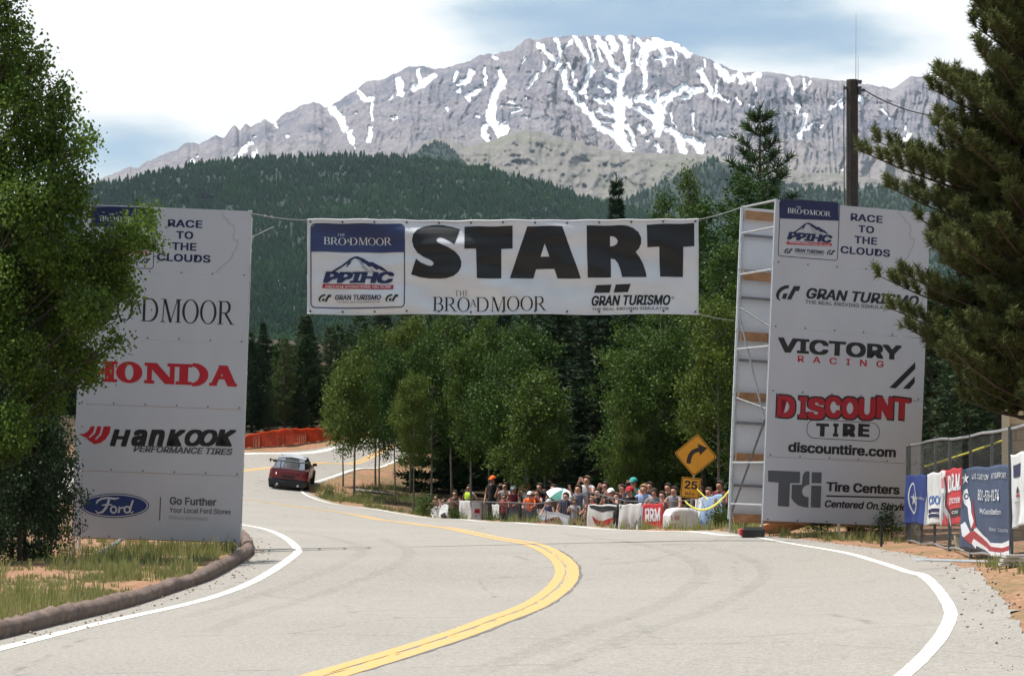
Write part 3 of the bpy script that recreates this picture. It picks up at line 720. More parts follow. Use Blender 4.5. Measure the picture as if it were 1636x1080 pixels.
def conifers(name, grid, n, hmin, hmax, wr_, seed, label_kind='stuff', xr=None, lim=None, patches=0):
    r = np.random.default_rng(seed)
    ny_, nx_ = grid.shape[:2]
    u = r.random(n) * (nx_ - 1.001); v = r.random(n) ** 1.15 * (ny_ - 1.001) * (lim or 1)
    if xr: u = (xr[0] + r.random(n) * (xr[1] - xr[0])) * (nx_ - 1.001)
    iu, iv = u.astype(int), v.astype(int); fu, fv = (u - iu)[:, None], (v - iv)[:, None]
    B = (grid[iv, iu] * (1 - fu) + grid[iv, iu + 1] * fu) * (1 - fv) + (grid[iv + 1, iu] * (1 - fu) + grid[iv + 1, iu + 1] * fu) * fv
    pn = fbm(u * .06, v * .11, 4, seed)
    h = (hmin + (hmax - hmin) * r.random(n) ** 1.6) * (.75 + .5 * pn); w = h * wr_ * (.7 + .6 * r.random(n))
    lite = np.clip((pn - .55) * 6, 0, 1) * patches * (r.random(n) < .6)
    w = w * (1 + .5 * lite); h = h * (1 - .2 * lite)
    # outline of one tree: three stacked skirts of five sides
    lev = [(0.10, .55), (.12, 1.0), (.42, .50), (.44, .78), (.72, .26), (.74, .42), (1.0, .02)]
    k = 5; V = []
    a0 = r.random(n) * 6.28
    for z, q in lev:
        for j in range(k):
            a = a0 + j * 2 * math.pi / k + r.random(n) * .5
            rr = w * q * (.75 + .5 * r.random(n))
            V.append(np.stack([B[:, 0] + np.cos(a) * rr, B[:, 1] + np.sin(a) * rr, B[:, 2] - 1 + h * z], -1))
    V = np.stack(V, 1)                       # n, lev*k, 3
    nv = len(lev) * k; q = []
    for i in range(len(lev) - 1):
        for j in range(k):
            q.append((i * k + j, i * k + (j + 1) % k, (i + 1) * k + (j + 1) % k, (i + 1) * k + j))
    q = np.array(q)
    Fc = (q[None] + (np.arange(n) * nv)[:, None, None]).reshape(-1, 4)
    tint = np.clip(.15 + .55 * r.random(n) * pn * 1.6 + .7 * lite, 0, 1.4)
    me = np_mesh(name, V.reshape(-1, 3), Fc, False, np.repeat(tint, nv))
    o = link(name, me, M['farwood'])
    return o
tag(conifers('hillside_forest', hV, 52000, 6.0, 12.0, .28, 61, xr=(.30, .93), patches=.45), 'dark green conifer forest covering the far hill below the snowy mountain', 'forest', kind='stuff')
tag(conifers('ridge_forest', rV, 7000, 10, 16, .28, 62), 'bluish far conifer forest on the ridge right of the scree foothill', 'forest', kind='stuff')
tag(conifers('saddle_forest', lV, 500, 6, 9, .4, 63), 'small dark patch of forest on the shoulder below the snow gully', 'forest', kind='stuff')
# ---------------------------------------------------------------- lettering
def curve_fill(splines_):
    """closed outlines (holes included) -> filled flat mesh (verts, faces)"""
    cu = bpy.data.curves.new('outline', 'CURVE'); cu.dimensions = '2D'; cu.fill_mode = 'BOTH'
    for pts in splines_:
        sp = cu.splines.new('POLY'); sp.points.add(len(pts) - 1)
        for q, p in zip(sp.points, pts): q.co = (p[0], p[1], 0, 1)
        sp.use_cyclic_u = True
    ob = bpy.data.objects.new('outline', cu)
    me = ob.to_mesh()
    g = ([(v.co.x, v.co.y) for v in me.vertices], [tuple(p.vertices) for p in me.polygons])
    ob.to_mesh_clear(); bpy.data.objects.remove(ob); bpy.data.curves.remove(cu)
    return g
_tc = {}
SANS = None
try:                                   # the plain sans that ships inside Blender; its built-in face otherwise
    import os
    SANS = bpy.data.fonts.load(os.path.join(bpy.utils.system_resource('DATAFILES', path='fonts'), 'Inter.woff2'))
except Exception:
    SANS = None
def text_geo(s, bold=0.0, shear=0.0, space=1.0):
    k = (s, bold, shear, space)
    if k in _tc: return _tc[k]
    cu = bpy.data.curves.new('lettering', 'FONT'); cu.body = s; cu.shear = shear; cu.space_character = space
    cu.resolution_u = 3; cu.fill_mode = 'FRONT'
    if SANS: cu.font = SANS
    ob = bpy.data.objects.new('lettering', cu)
    me = ob.to_mesh()
    v0 = [(v.co.x, v.co.y) for v in me.vertices]; f0 = [tuple(p.vertices) for p in me.polygons]
    ob.to_mesh_clear(); bpy.data.objects.remove(ob); bpy.data.curves.remove(cu)
    # weight: the same outline laid several times with small shifts, each a hair above the last
    sh = [(0, 0)] if not bold else [(0, 0)] + [(a * bold, b * bold * .6) for a, b in ((1, 1), (1, -1), (-1, 1), (-1, -1), (1, 0), (-1, 0), (0, 1), (0, -1))]
    parts = [([(x + a, y + b) for x, y in v0], f0) for a, b in sh]
    xs = [p[0] for q in parts for p in q[0]]; ys = [p[1] for q in parts for p in q[0]]
    x0, x1, y0, y1 = min(xs), max(xs), min(ys), max(ys)
    g = [([((x - x0) / (x1 - x0 or 1), (y - y0) / (y1 - y0 or 1)) for x, y in v], f) for v, f in parts]
    _tc[k] = g
    return g
def norm(g):
    xs = [p[0] for p in g[0]]; ys = [p[1] for p in g[0]]
    x0, x1, y0, y1 = min(xs), max(xs), min(ys), max(ys)
    return ([((x - x0) / (x1 - x0 or 1), (y - y0) / (y1 - y0 or 1)) for x, y in g[0]], g[1])
def stroke(pts, w):
    """a pen stroke: ribbon along points, width w (number or list)"""
    n = len(pts); w = w if isinstance(w, (list, tuple)) else [w] * n
    v = []
    for i, p in enumerate(pts):
        a, b = pts[max(i - 1, 0)], pts[min(i + 1, n - 1)]
        dx, dy = b[0] - a[0], b[1] - a[1]; l = math.hypot(dx, dy) or 1
        v += [(p[0] - dy / l * w[i] / 2, p[1] + dx / l * w[i] / 2), (p[0] + dy / l * w[i] / 2, p[1] - dx / l * w[i] / 2)]
    return (v, [(2 * i, 2 * i + 1, 2 * i + 3, 2 * i + 2) for i in range(n - 1)])
def rect(x0, y0, x1, y1): return ([(x0, y0), (x1, y0), (x1, y1), (x0, y1)], [(0, 1, 2, 3)])
def arc(cx, cy, rx, ry, a0, a1, n=14): return [(cx + rx * math.cos(R(a0 + (a1 - a0) * i / n)), cy + ry * math.sin(R(a0 + (a1 - a0) * i / n))) for i in range(n + 1)]
def ring(cx, cy, rx, ry, tx, ty, n=28):
    v = []
    for i in range(n):
        a = 2 * math.pi * i / n
        v += [(cx + rx * math.cos(a), cy + ry * math.sin(a)), (cx + (rx - tx) * math.cos(a), cy + (ry - ty) * math.sin(a))]
    return (v, [(2 * i, 2 * i + 1, 2 * ((i + 1) % n) + 1, 2 * ((i + 1) % n)) for i in range(n)])
def serif(ch, T=.13, t=.035, sw=.30, sh=.03, wide=1.0):
    """(list of strokes, advance) of one serif capital of height 1"""
    g = []
    def stem(x, w=T, lo=0, hi=1, s=sw):
        g.append(rect(x - w / 2, lo, x + w / 2, hi))
        if s:
            if lo == 0: g.append(rect(x - s / 2, 0, x + s / 2, sh))
            if hi == 1: g.append(rect(x - s / 2, 1 - sh, x + s / 2, 1))
    def diag(a, b, w):
        v, f = stroke([a, b], w); v = [(p[0], q) for p, q in zip(v, (a[1], a[1], b[1], b[1]))]
        # level ends
        hw = w / 2 * math.hypot(b[0] - a[0], b[1] - a[1]) / abs(b[1] - a[1])
        g.append(([(a[0] - hw, a[1]), (a[0] + hw, a[1]), (b[0] + hw, b[1]), (b[0] - hw, b[1])], [(0, 1, 2, 3)]))
    bow = lambda cx, cy, rx, ry: stroke(arc(cx, cy, rx, ry, 90, -90, 16), [t + (T - t) * math.sin(math.pi * i / 16) for i in range(17)])
    if ch == 'B':
        stem(.17); g += [rect(.2, 1 - t, .42, 1), rect(.2, .5, .42, .5 + t), rect(.2, 0, .45, t), bow(.42, .76, .20, .235), bow(.45, .26, .24, .25)]; adv = .80
    elif ch == 'R':
        stem(.17); g += [rect(.2, 1 - t, .42, 1), rect(.2, .47, .42, .47 + t), bow(.42, .74, .22, .25)]; diag((.78, 0), (.42, .48), T * .8); g.append(rect(.70, 0, .92, sh)); adv = .90
    elif ch == 'D':
        stem(.17); g += [rect(.2, 1 - t, .45, 1), rect(.2, 0, .45, t), bow(.45, .5, .40, .48)]; adv = .98
    elif ch == 'O': g.append(ring(.46, .5, .44, .52, T, t)); adv = .94
    elif ch == 'A':
        diag((.16, 0), (.46, 1), t * 1.3); diag((.80, 0), (.47, 1), T); g += [rect(.25, .33, .68, .33 + t), rect(.03, 0, .29, sh), rect(.64, 0, .96, sh)]; adv = .94
    elif ch == 'M':
        diag((.18, 0), (.24, 1), t * 1.4); diag((.60, 0), (.27, 1), T); diag((.60, 0), (.94, 1), t * 1.2); stem(1.0, T); g += [rect(.05, 0, .32, sh), rect(.08, 1 - sh, .3, 1)]; adv = 1.18
    elif ch == 'N': 
        stem(.17, T * .55, s=0); stem(.93, T * .55, s=0); diag((.93 - T * .2, 0), (.17 + T * .2, 1), T); g += [rect(0, 1 - sh, .3, 1), rect(0, 0, .34, sh), rect(.76, 1 - sh, 1.1, 1)]; adv = 1.12
    elif ch == 'T': stem(.42); g += [rect(.05, 1 - t, .79, 1), rect(.05, .80, .05 + t, 1), rect(.79 - t, .80, .79, 1)]; adv = .84
    elif ch == 'H': stem(.17); stem(.80); g.append(rect(.17, .5 - t, .80, .5 + t)); adv = .97
    elif ch == 'E': stem(.17); g += [rect(.17, 1 - t, .62, 1), rect(.17, .5, .54, .5 + t), rect(.17, 0, .66, t), rect(.62 - t, .82, .62, 1), rect(.66 - t, 0, .66, .2)]; adv = .70
    return [([(x * wide, y) for x, y in v], f) for v, f in g], adv * wide
def serif_word(s, small_a=False, gap=0.0, **kw):
    x = 0; out = []
    for i, ch in enumerate(s):
        g, adv = serif(ch, **kw)
        k, dy = (.52, .34) if (small_a and ch == 'A') else (1, 0)
        x -= .06 if (small_a and (ch == 'A' or (i and s[i - 1] == 'A'))) else 0
        out += [([(x + px * k, dy + py * k) for px, py in v], f) for v, f in g]
        x += adv * k + gap
    xs = [p[0] for v, f in out for p in v]
    x0, x1 = min(xs), max(xs)
    return [([((px - x0) / (x1 - x0), py) for px, py in v], f) for v, f in out]

class Board:
    """collects flat lettering for one surface; positions in photo pixels, turned into metres on the surface"""
    def __init__(s, cx, cy, rot, mpp, squeeze=1.0, lift=.0025, warp=None):
        s.cx, s.cy, s.c, s.s, s.mpp, s.sq, s.lift, s.warp = cx, cy, math.cos(rot), math.sin(rot), mpp, squeeze, lift, warp
        s.layers = {}
        s.n = 0
    def loc(s, x, y):
        dx, dy = x - s.cx, y - s.cy
        return (dx * s.c + dy * s.s) * s.mpp * s.sq, (dx * s.s - dy * s.c) * s.mpp
    def raw(s, key, verts, faces, layer=1, part='lettering'):
        s.n += 1
        mb = s.layers.setdefault((part, key), MB())
        y = -(s.lift * layer + .00012 * (s.n % 12))
        mb.add([(a, y, b) for a, b in verts], faces)
    def box(s, key, g, cx, cy, w, h, layer=1, part='lettering', tilt=0):
        """unit geometry (0..1) fitted into a box centred at photo pixel (cx, cy), w x h pixels"""
        x0, z0 = s.loc(cx, cy)
        k = s.mpp
        for v, f in (g if isinstance(g, list) else [g]):
            s.raw(key, [(x0 + (x - .5) * w * k * s.sq, z0 + (y - .5) * h * k + (x - .5) * tilt * k) for x, y in v], f, layer, part)
    def px(s, key, poly, layer=1, part='lettering'):
        v, f = curve_fill([[s.loc(*p) for p in q] for q in (poly if isinstance(poly[0][0], (tuple, list)) else [poly])])
        s.raw(key, v, f, layer, part)
    def line(s, key, pts, w, layer=1, part='lettering'):
        v, f = stroke([s.loc(*p) for p in pts], [q * s.mpp for q in w] if isinstance(w, (list, tuple)) else w * s.mpp)
        s.raw(key, v, f, layer, part)
    def frame(s, key, cx, cy, w, h, r, t, layer=1, part='lettering'):
        def rr(w, h, r): return arc(w / 2 - r, h / 2 - r, r, r, 0, 90, 5) + arc(-w / 2 + r, h / 2 - r, r, r, 90, 180, 5) + arc(-w / 2 + r, -h / 2 + r, r, r, 180, 270, 5) + arc(w / 2 - r, -h / 2 + r, r, r, 270, 360, 5)
        a = rr(w, h, r); b = rr(w - 2 * t, h - 2 * t, max(r - t, .1)); n = len(a)
        x0, z0 = s.loc(cx, cy); k = s.mpp
        v = [(x0 + x * k * s.sq, z0 + y * k) for x, y in a + b]
        s.raw(key, v, [(i, (i + 1) % n, n + (i + 1) % n, n + i) for i in range(n)], layer, part)
    def build(s, parent, subdiv=None, only=None, names={}):
        for (part, key), mb in s.layers.items():
            me_v, me_f = mb.v, mb.f
            if s.warp:
                bm = bmesh.new()
                vv = [bm.verts.new(p) for p in me_v]
                for f in me_f:
                    try: bm.faces.new([vv[i] for i in f])
                    except ValueError: pass
                for ax in (0, 2):
                    lo = min(v.co[ax] for v in bm.verts); hi = max(v.co[ax] for v in bm.verts)
                    q = math.floor(lo / subdiv) * subdiv + subdiv
                    while q < hi:
                        no = Vector((1, 0, 0)) if ax == 0 else Vector((0, 0, 1))
                        bmesh.ops.bisect_plane(bm, geom=bm.verts[:] + bm.edges[:] + bm.faces[:], plane_co=no * q, plane_no=no)
                        q += subdiv
                for v in bm.verts: v.co = s.warp(v.co)
                me = bpy.data.meshes.new(part); bm.to_mesh(me); bm.free()
            else:
                me = bpy.data.meshes.new(part); me.from_pydata(me_v, [], me_f)
            bm = bmesh.new(); bm.from_mesh(me)
            for f in bm.faces:
                f.normal_update()
                if f.normal.y > 0: f.normal_flip()
            bm.to_mesh(me); bm.free()
            link(part, me, INK[key], parent)

INK = {k: mat('ink_' + k, c, .45, .08, 3) for k, c in dict(
    navy=(.012, .016, .075), black=(.014, .014, .016), red=(.42, .012, .025), white=(.74, .75, .78), darkred=(.36, .013, .026), grey=(.085, .09, .10), oval=(.015, .035, .14), silver=(.50, .52, .56),
    deepnavy=(.030, .045, .13), midblue=(.03, .07, .30), lightgrey=(.35, .37, .40), brown=(.17, .07, .035), blue=(.05, .14, .42), sign_black=(.02, .016, .014), pink=(.55, .22, .24), teal=(.02, .22, .17)).items()}

BROAD = serif_word('BROADMOOR', small_a=True)
THE = serif_word('THE', gap=.12)
HONDA_ = serif_word('HONDA', gap=.03, T=.30, t=.15, sw=.52, sh=.15, wide=1.15)
def gt_icon(bd, cx, cy, w, h, layer=1):
    def U(p): return [(cx + (x - .5) * w, cy + (y - .5) * h) for x, y in p]
    bd.px('black', U([(.54, 0), (.36, .03), (.2, .14), (.07, .34), (0, .6), (.03, .85), (.2, 1.0), (.12, .78), (.16, .52), (.28, .32), (.42, .22), (.52, .2)]), layer)
    bd.px('black', U([(.72, .05), (1, .03), (.94, .34), (.8, .35), (.62, .88), (.44, .88), (.62, .36), (.68, .2)]), layer)
    bd.px('black', U([(.31, .52), (.48, .52), (.40, .86), (.24, .84)]), layer)
def event_logo(bd, x0, y0, x1, y1, header, ink='navy', plate='deepnavy'):
    """the rounded race badge: navy header, mountain, slanted letters, red strip, sponsor line"""
    w, h = x1 - x0, y1 - y0; cx = (x0 + x1) / 2
    bd.frame(ink, cx, (y0 + y1) / 2, w, h, w * .05, max(1.0, w * .011))
    hb = y0 + h * header
    r = w * .05
    bd.px(plate, [(x0 + r, y0 + .6), (x1 - r, y0 + .6), (x1 - .6, y0 + r), (x1 - .6, hb), (x0 + .6, hb), (x0 + .6, y0 + r)], 2)
    bd.box('white', BROAD, cx, y0 + h * .205, w * .72, h * .085, 3)
    bd.box('white', THE, cx - w * .175, y0 + h * .125, w * .08, h * .03, 3)
    def U(p): return [(x0 + a * w, y0 + b * h) for a, b in p]
    bd.px(ink, U([(.20, .585), (.33, .49), (.42, .41), (.47, .385), (.50, .385), (.56, .41), (.62, .45), (.66, .45), (.72, .49), (.76, .51), (.83, .575), (.78, .56), (.72, .53), (.70, .545), (.65, .50), (.62, .51), (.58, .47), (.55, .46), (.52, .425), (.47, .405), (.44, .425), (.35, .50), (.25, .575)]), 2)
    bd.px(ink, U([(.40, .46), (.44, .435), (.42, .47), (.38, .52), (.385, .49)]), 2)
    bd.px('lightgrey', U([(.50, .42), (.57, .49), (.62, .55), (.66, .575), (.60, .575), (.55, .52)]), 2)
    bd.px('lightgrey', U([(.63, .52), (.70, .57), (.76, .58), (.70, .585), (.66, .575)]), 2)
    bd.box(ink, text_geo('PPIHC', .045, .18, .98), x0 + w * .51, y0 + h * .635, w * .75, h * .135, 3)
    bd.px('red', U([(.135, .715), (.88, .725), (.875, .775), (.125, .765)]), 2)
    bd.box('white', text_geo("PIKES PEAK INTERNATIONAL HILL CLIMB", .012, .1), x0 + w * .505, y0 + h * .746, w * .69, h * .028, 3)
    gt_icon(bd, x0 + w * .155, y0 + h * .885, w * .14, h * .095, 2); gt_icon(bd, x0 + w * .865, y0 + h * .885, w * .14, h * .095, 2)
    bd.box(ink, text_geo('GRAN TURISMO', .02, .22), x0 + w * .505, y0 + h * .872, w * .49, h * .06, 2)
    bd.box('grey', text_geo('THE REAL DRIVING SIMULATOR', 0, .1), x0 + w * .505, y0 + h * .925, w * .46, h * .018, 2)
# ---------------------------------------------------------------- the two sign towers and the start banner
def panelmat(name, col):
    m, nt, bs, o = newmat(name)
    tc = nt.nodes.new('ShaderNodeTexCoord')
    n = noise(nt, .9, 4, .6, tc.outputs['Object'], (1, 1, .5)); n2 = noise(nt, 9, 4, .7, tc.outputs['Object'], (2.2, 1, .25))
    c = ramp(nt, n, [(.3, tuple(q * .90 for q in col)), (.7, col)])
    c = mix(nt, ramp(nt, n2, [(.55, 0.), (.85, .22)]), c, (.42, .42, .43))
    nt.links.new(c, bs.inputs['Base Color']); bs.inputs['Roughness'].default_value = .5
    bump(nt, bs, n, .25, .02)
    return m
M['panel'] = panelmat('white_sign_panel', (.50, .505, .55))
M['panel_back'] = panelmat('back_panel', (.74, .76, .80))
M['trim'] = mat('trim_steel', (.22, .22, .23), .6, .2, 10, metal=.4)

PW, PH = 3.05, 1.213          # one panel, ten feet by four
def scaffold(name, label, loc, lean, yaw, foot):
    root = thing(name, label, 'sign tower', loc, (0, lean, yaw))
    D = 1.5
    hw = PW / 2 - .03; top = 5 * PH
    for sx in (-1, 1):
        for y in (.06, D):
            mb = MB(); lo = foot[0 if sx < 0 else 1]
            mb.tube([(sx * hw, y, lo), (sx * hw, y, top + (.02 if y < 1 else .0))], .024, 8)
            for k in range(11):
                z = .25 + k * .58
                mb.tube([(sx * hw, y, z - .035), (sx * hw, y, z + .035)], .036, 8)
            mb.box((sx * hw, y, lo + .01), (.16, .16, .012))
            mb.build('post', M['galv'], root)
    for sx in (-1, 1):
        for z in (.30, 1.10, 3.30, 4.75, 5.55, top - .01) if sx < 0 else (.3, 1.3, 2.5, 3.7, 4.9, top - .01):
            mb = MB(); mb.tube([(sx * hw, .06, z), (sx * hw, D, z)], .022, 8); mb.build('cross_tube', M['galv'], root)
    for k in range(6):
        z = k * PH + (.06 if k == 0 else -.06)
        mb = MB(); mb.box((0, .115, z), (PW - .16, .035, .06)); mb.build('ledger', M['trim'], root)
    for a, b in (((-hw, D - .06, .15), (-hw, .14, 1.9)), ((-hw, .14, 1.9), (-hw, D - .06, 3.9)), ((-hw, D - .06, 2.35), (-hw + .5, .3, 2.0)), ((-hw, D - .06, 4.1), (-hw + .2, .2, 3.6)), ((hw, D - .06, .3), (hw, .14, 2.6)), ((hw, .14, 2.8), (hw, D - .06, 5.2))):
        mb = MB(); mb.tube([a, b], .021, 6); mb.build('brace', M['brace_steel'], root)
    for k in range(6):
        z = top - .16 - k * 1.175
        mb = MB(); mb.box((0, D - .065, z), (PW - .12, .04, .17)); mb.build('plank', M['plank'], root)
    if yaw < R(10):
        for a, b in (((-hw + 1.05, .10, .10), (-hw + .06, -.16, -.60)), ((-hw + 1.02, 1.2, .10), (-hw + .1, .3, -.5))):
            mb = MB(); mb.tube([a, b], .022, 6); mb.build('brace', M['galv'], root)
    # boards on the far side, facing the traffic the other way
    for k in range(5):
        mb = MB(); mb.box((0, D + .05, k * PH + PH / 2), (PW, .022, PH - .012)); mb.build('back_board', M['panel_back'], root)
        mb = MB(); mb.box((0, D - .02, k * PH + PH - .55), (PW - .14, .03, .05)); mb.build('back_rail', M['trim'], root)
    pans = []
    for k in range(5):
        mb = MB(); mb.box((0, 0, (4 - k) * PH + PH / 2), (PW, .022, PH - .008))
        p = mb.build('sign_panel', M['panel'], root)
        for q in range(6):
            mb = MB(); mb.tube([(-PW / 2 + .1 + q * (PW - .2) / 5, -.016, (4 - k) * PH + .035), (-PW / 2 + .1 + q * (PW - .2) / 5, -.010, (4 - k) * PH + .035)], .016, 6); mb.build('bolt', M['dark_steel'], p)
        pans.append(p)
    return root, pans

# ---- left tower
LS = 3.05 / 266.0
lc = P(249.5, 862, 48.0)
LROT = R(2.0)
l_root, lp = scaffold('sign_tower', 'white sign tower half hidden by the leafy tree, blue oval on its lowest panel', lc, LROT, R(5), (-.62, -.12))
def bd(): return Board(249.5, 862, LROT, LS, lift=.003)
Y0 = -.011          # panel face
def finish(b, panel, warp=None):
    for mb in b.layers.values(): mb.v = [(x, y + Y0, z) for x, y, z in mb.v]
    b.build(panel)
squig = [(353, 340), (356, 347), (362, 351), (365, 358), (371, 360), (374, 368), (373, 373), (371, 378), (373, 385), (379, 384), (378, 392), (376, 399), (371, 405), (369, 414), (361, 421), (352, 428), (344, 437)]
def race_text(b, x, y, dy, k, sq, lastdx=0):
    for s, w, i in (('RACE', 55, 0), ('TO', 27, 1), ('THE', 39, 2), ('CLOUDS', 85, 3)):
        b.box('navy', text_geo(s, .028, 0, 1.04), x - i * .8, y + i * dy, w * k, 12.2 * k)
    for a, c in zip(sq[:-1], sq[1:]): b.line('lightgrey', [a, c], 1.5)
b = bd(); event_logo(b, 147, 333, 247, 430, .33, plate='navy'); race_text(b, 295.5, 359, 18.2, 1.0, squig); finish(b, lp[0])
b = bd(); b.box('black', BROAD, 255, 497, 238, 37); b.box('black', THE, 192, 466, 27, 13); finish(b, lp[1])
b = bd(); b.box('red', HONDA_, 256, 597.5, 244, 33); finish(b, lp[2])
b = bd()
ix = lambda p: [(128 + x * 50, 681 + y * 29) for x, y in p]
b.px('red', ix([(0, .47), (.16, .42), (.28, .30), (.38, .02), (.50, .02), (.44, .36), (.30, .62), (.34, .66), (.50, .42), (.58, .02), (.70, .02), (.66, .40), (.50, .72), (.53, .76), (.70, .50), (.78, .02), (1.0, .03), (.96, .40), (.84, .72), (.68, .93), (.48, 1.0), (.32, .82), (.18, .60)]))
for ch, x, w in (('H', 193, 32), ('a', 223, 25), ('n', 250, 26), ('K', 281, 30), ('O', 309, 29), ('O', 332, 29), ('K', 360, 33)):
    b.box('black', text_geo(ch, .045, .24), x, 700 + (x - 270) * .0, w, 27)
b.box('grey', text_geo('PERFORMANCE TIRES', .03, .25), 292, 719.5, 157, 10.5)
finish(b, lp[3])
b = bd()
ox, oy = 184.5, 807.5
def oval(rx, ry, n=40): return [(ox + rx * math.cos(2 * math.pi * i / n), oy + ry * math.sin(2 * math.pi * i / n)) for i in range(n)]
b.px('deepnavy', oval(54, 19.5)); b.px('silver', oval(52.2, 18.0), 2); b.px('oval', oval(50.4, 16.4), 3)
fx = lambda p: [(154 + x * 60, 822 - y * 27) for x, y in p]
def pen(p, w): b.line('silver', fx(p), w, 4)
pen([(.02, .62), (.05, .80), (.16, .95), (.32, 1.0), (.50, .94), (.62, .98)], [2, 3, 3.4, 3.2, 3.4, 1.5])
pen([(.36, .96), (.33, .70), (.27, .40), (.18, .16), (.06, .10), (.0, .26)], [3.4, 4, 4, 3.6, 2.6, 1.5])
pen([(.16, .56), (.30, .60), (.44, .58)], [1.5, 2.6, 1.5])
pen(arc(.475, .30, .075, .19, 0, 360, 16), 2.8)
pen([(.60, .10), (.63, .34), (.62, .46), (.68, .38), (.735, .46)], [3, 3, 2.6, 2.2, 2.6])
pen(arc(.83, .30, .075, .18, 0, 360, 16), 2.8)
pen([(.985, .86), (.93, .50), (.90, .18), (.95, .10), (1.0, .20)], [3, 3.2, 3, 2, 1.4])
b.line('grey', [(256.5, 794), (255, 831)], 1.6)
b.box('grey', text_geo('Go Further', .03), 308, 801, 74, 12.5); b.box('grey', text_geo('Your Local Ford Stores', .014), 319, 816, 97, 8.2); b.box('lightgrey', text_geo('Proud Sponsors', .008), 301, 828, 61, 8.2)
finish(b, lp[4])

# ---- right tower
YAW = R(20)
RS = 49.6 / F
RROT = R(2.6)
rcx, rcy = 1343.5, 837.0
rc = P(rcx, rcy, 49.6 + .5)
r_root, rp = scaffold('sign_tower', 'tall white sign tower right of the road, scaffold side open, beside the chain link fence', rc, RROT, YAW, (-.24, -.30))
SQ = 3.05 / (257 * RS)
r_root.scale = (1.085, 1, 1)
def bd(): return Board(rcx, rcy, RROT, RS, squeeze=SQ, lift=.003)
b = bd(); event_logo(b, 1243.5, 317.5, 1341.5, 411, .33, plate='navy')
race_text(b, 1387.5, 342.5, 18, .97, [(x + 1088, y - 12 + (x - 353) * .03) for x, y in squig]); finish(b, rp[0])
b = bd(); gt_icon(b, 1258, 467.5, 40, 26); b.box('black', text_geo('GRAN TURISMO', .03, .22), 1381, 470.5, 187, 17.5, tilt=0); b.box('grey', text_geo('THE REAL DRIVING SIMULATOR', .012), 1360, 483.5, 149, 6); finish(b, rp[1])
b = bd(); b.box('black', text_geo('VICTORY', .04, 0, 1.02), 1343, 554.5, 204, 24); b.box('red', text_geo('RACING', .016, 0, 2.1), 1344, 575, 142, 10.5)
b.px('black', [(1424, 616), (1468, 573.5), (1468, 584.5), (1435, 617)]); b.px('black', [(1447, 617), (1467, 597), (1467, 607), (1458, 617.5)]); finish(b, rp[2])
b = bd()
for layer, key, bold, gw in ((1, 'black', .05, 5), (2, 'darkred', .05, 0)):
    for i, (ch, x, w, tl) in enumerate((('D', 1254, 29, 1), ('I', 1281.5, 13, 0), ('S', 1303, 29, -1), ('C', 1331, 27, 1), ('O', 1358.5, 28, 0), ('U', 1387, 28, -2), ('N', 1416.5, 28, 1), ('T', 1445, 27, 2))):
        b.box(key, text_geo(ch, bold), x, 650 + (i % 3 - 1) * 1.2, w + gw, 34.5 + gw, layer, tilt=-tl)
for ch, x, w in (('T', 1313, 21), ('I', 1335, 9), ('R', 1357, 21), ('E', 1381.5, 19)): b.box('black', text_geo(ch, .06), x, 685.5, w, 21)
b.frame('grey', 1347.5, 686, 121, 31, 14, 1.1)
b.box('black', text_geo('discounttire.com', .035), 1346, 717, 178, 16.5); b.line('lightgrey', [(1330, 731), (1418, 735)], .8)
finish(b, rp[3])
b = bd()
tq = lambda p: [(1200 + x / 7.715, 730 + y / 7.715) for x, y in p]
b.px('grey', tq([(188, 160), (590, 175), (585, 315), (462, 318), (450, 608), (308, 600), (318, 310), (188, 300)]))
b.px('grey', tq([(618, 230), (640, 185), (670, 170), (708, 172), (705, 335), (660, 345), (625, 375), (612, 415), (620, 455), (650, 485), (695, 490), (692, 618), (630, 612), (560, 590), (500, 540), (478, 500), (484, 335), (612, 335)]))
b.px('grey', tq([(735, 180), (862, 182), (857, 318), (732, 316)])); b.px('grey', tq([(728, 345), (857, 348), (845, 622), (722, 615)]))
b.box('black', text_geo('Tire Centers', .035), 1380, 779, 122, 15.5); b.line('black', [(1319, 791.5), (1462, 795)], 2.4); b.box('black', text_geo('Centered On Service', .03, .2), 1389, 807, 145, 12)
finish(b, rp[4])
# a loose foot: the white prop under the middle of the lowest panel
mb = MB(); q = G(1346, 860); zt = P(1346, 832, 50.6).z
mb.tube([(q.x, 50.55, h1(q.x, 50.5)), (q.x, 50.55, zt)], .03, 8); mb.box((q.x, 50.55, h1(q.x, 50.5) + .02), (.22, .2, .05))
tag(mb.build('steel_prop', mat('white_steel', (.62, .62, .60), .5, .1)), 'white steel prop with flat foot under the lowest right sign panel', 'prop')

# ---- start banner
YB = 48.6
BM = YB / F
bcx, bcy = 803.5, 426.0
b_root = thing('start_banner', 'wide white START banner hung on ropes across the road between the two towers', 'banner', P(bcx, bcy, YB))
BW, BH = 625 * BM, 152 * BM
def wave(x, z):
    u = x / BW; v = z / BH
    a = .050 * math.sin(9 * (v * .9 + u * 2.1) + .6) + .034 * math.sin(15 * (v * 1.1 + u * .9) + 2.0) + .012 * math.sin(31 * (u * .8 - v * .5))
    a += .030 * math.sin(5.0 * (u * 1.7 - v * 1.2)) + .014 * math.sin(40 * (v - .3 * u)) * max(0, .5 - u)
    edge = min(1, (0.5 - abs(u)) * 9) * .75 + .25
    return a * edge
def sag(x):  # slight dip of the upper hem
    return -.025 * math.cos(math.pi * x / BW) + .006 * math.sin(x * 9)
def bwarp(p):
    t = p[2] / BH + .5
    return Vector((p[0], p[1] + wave(p[0], p[2]), p[2] + sag(p[0]) * t + .008 * math.sin(p[0] * 2.9) * (1 - t)))
nx_, nz_ = 180, 60
V = []; Fc = []
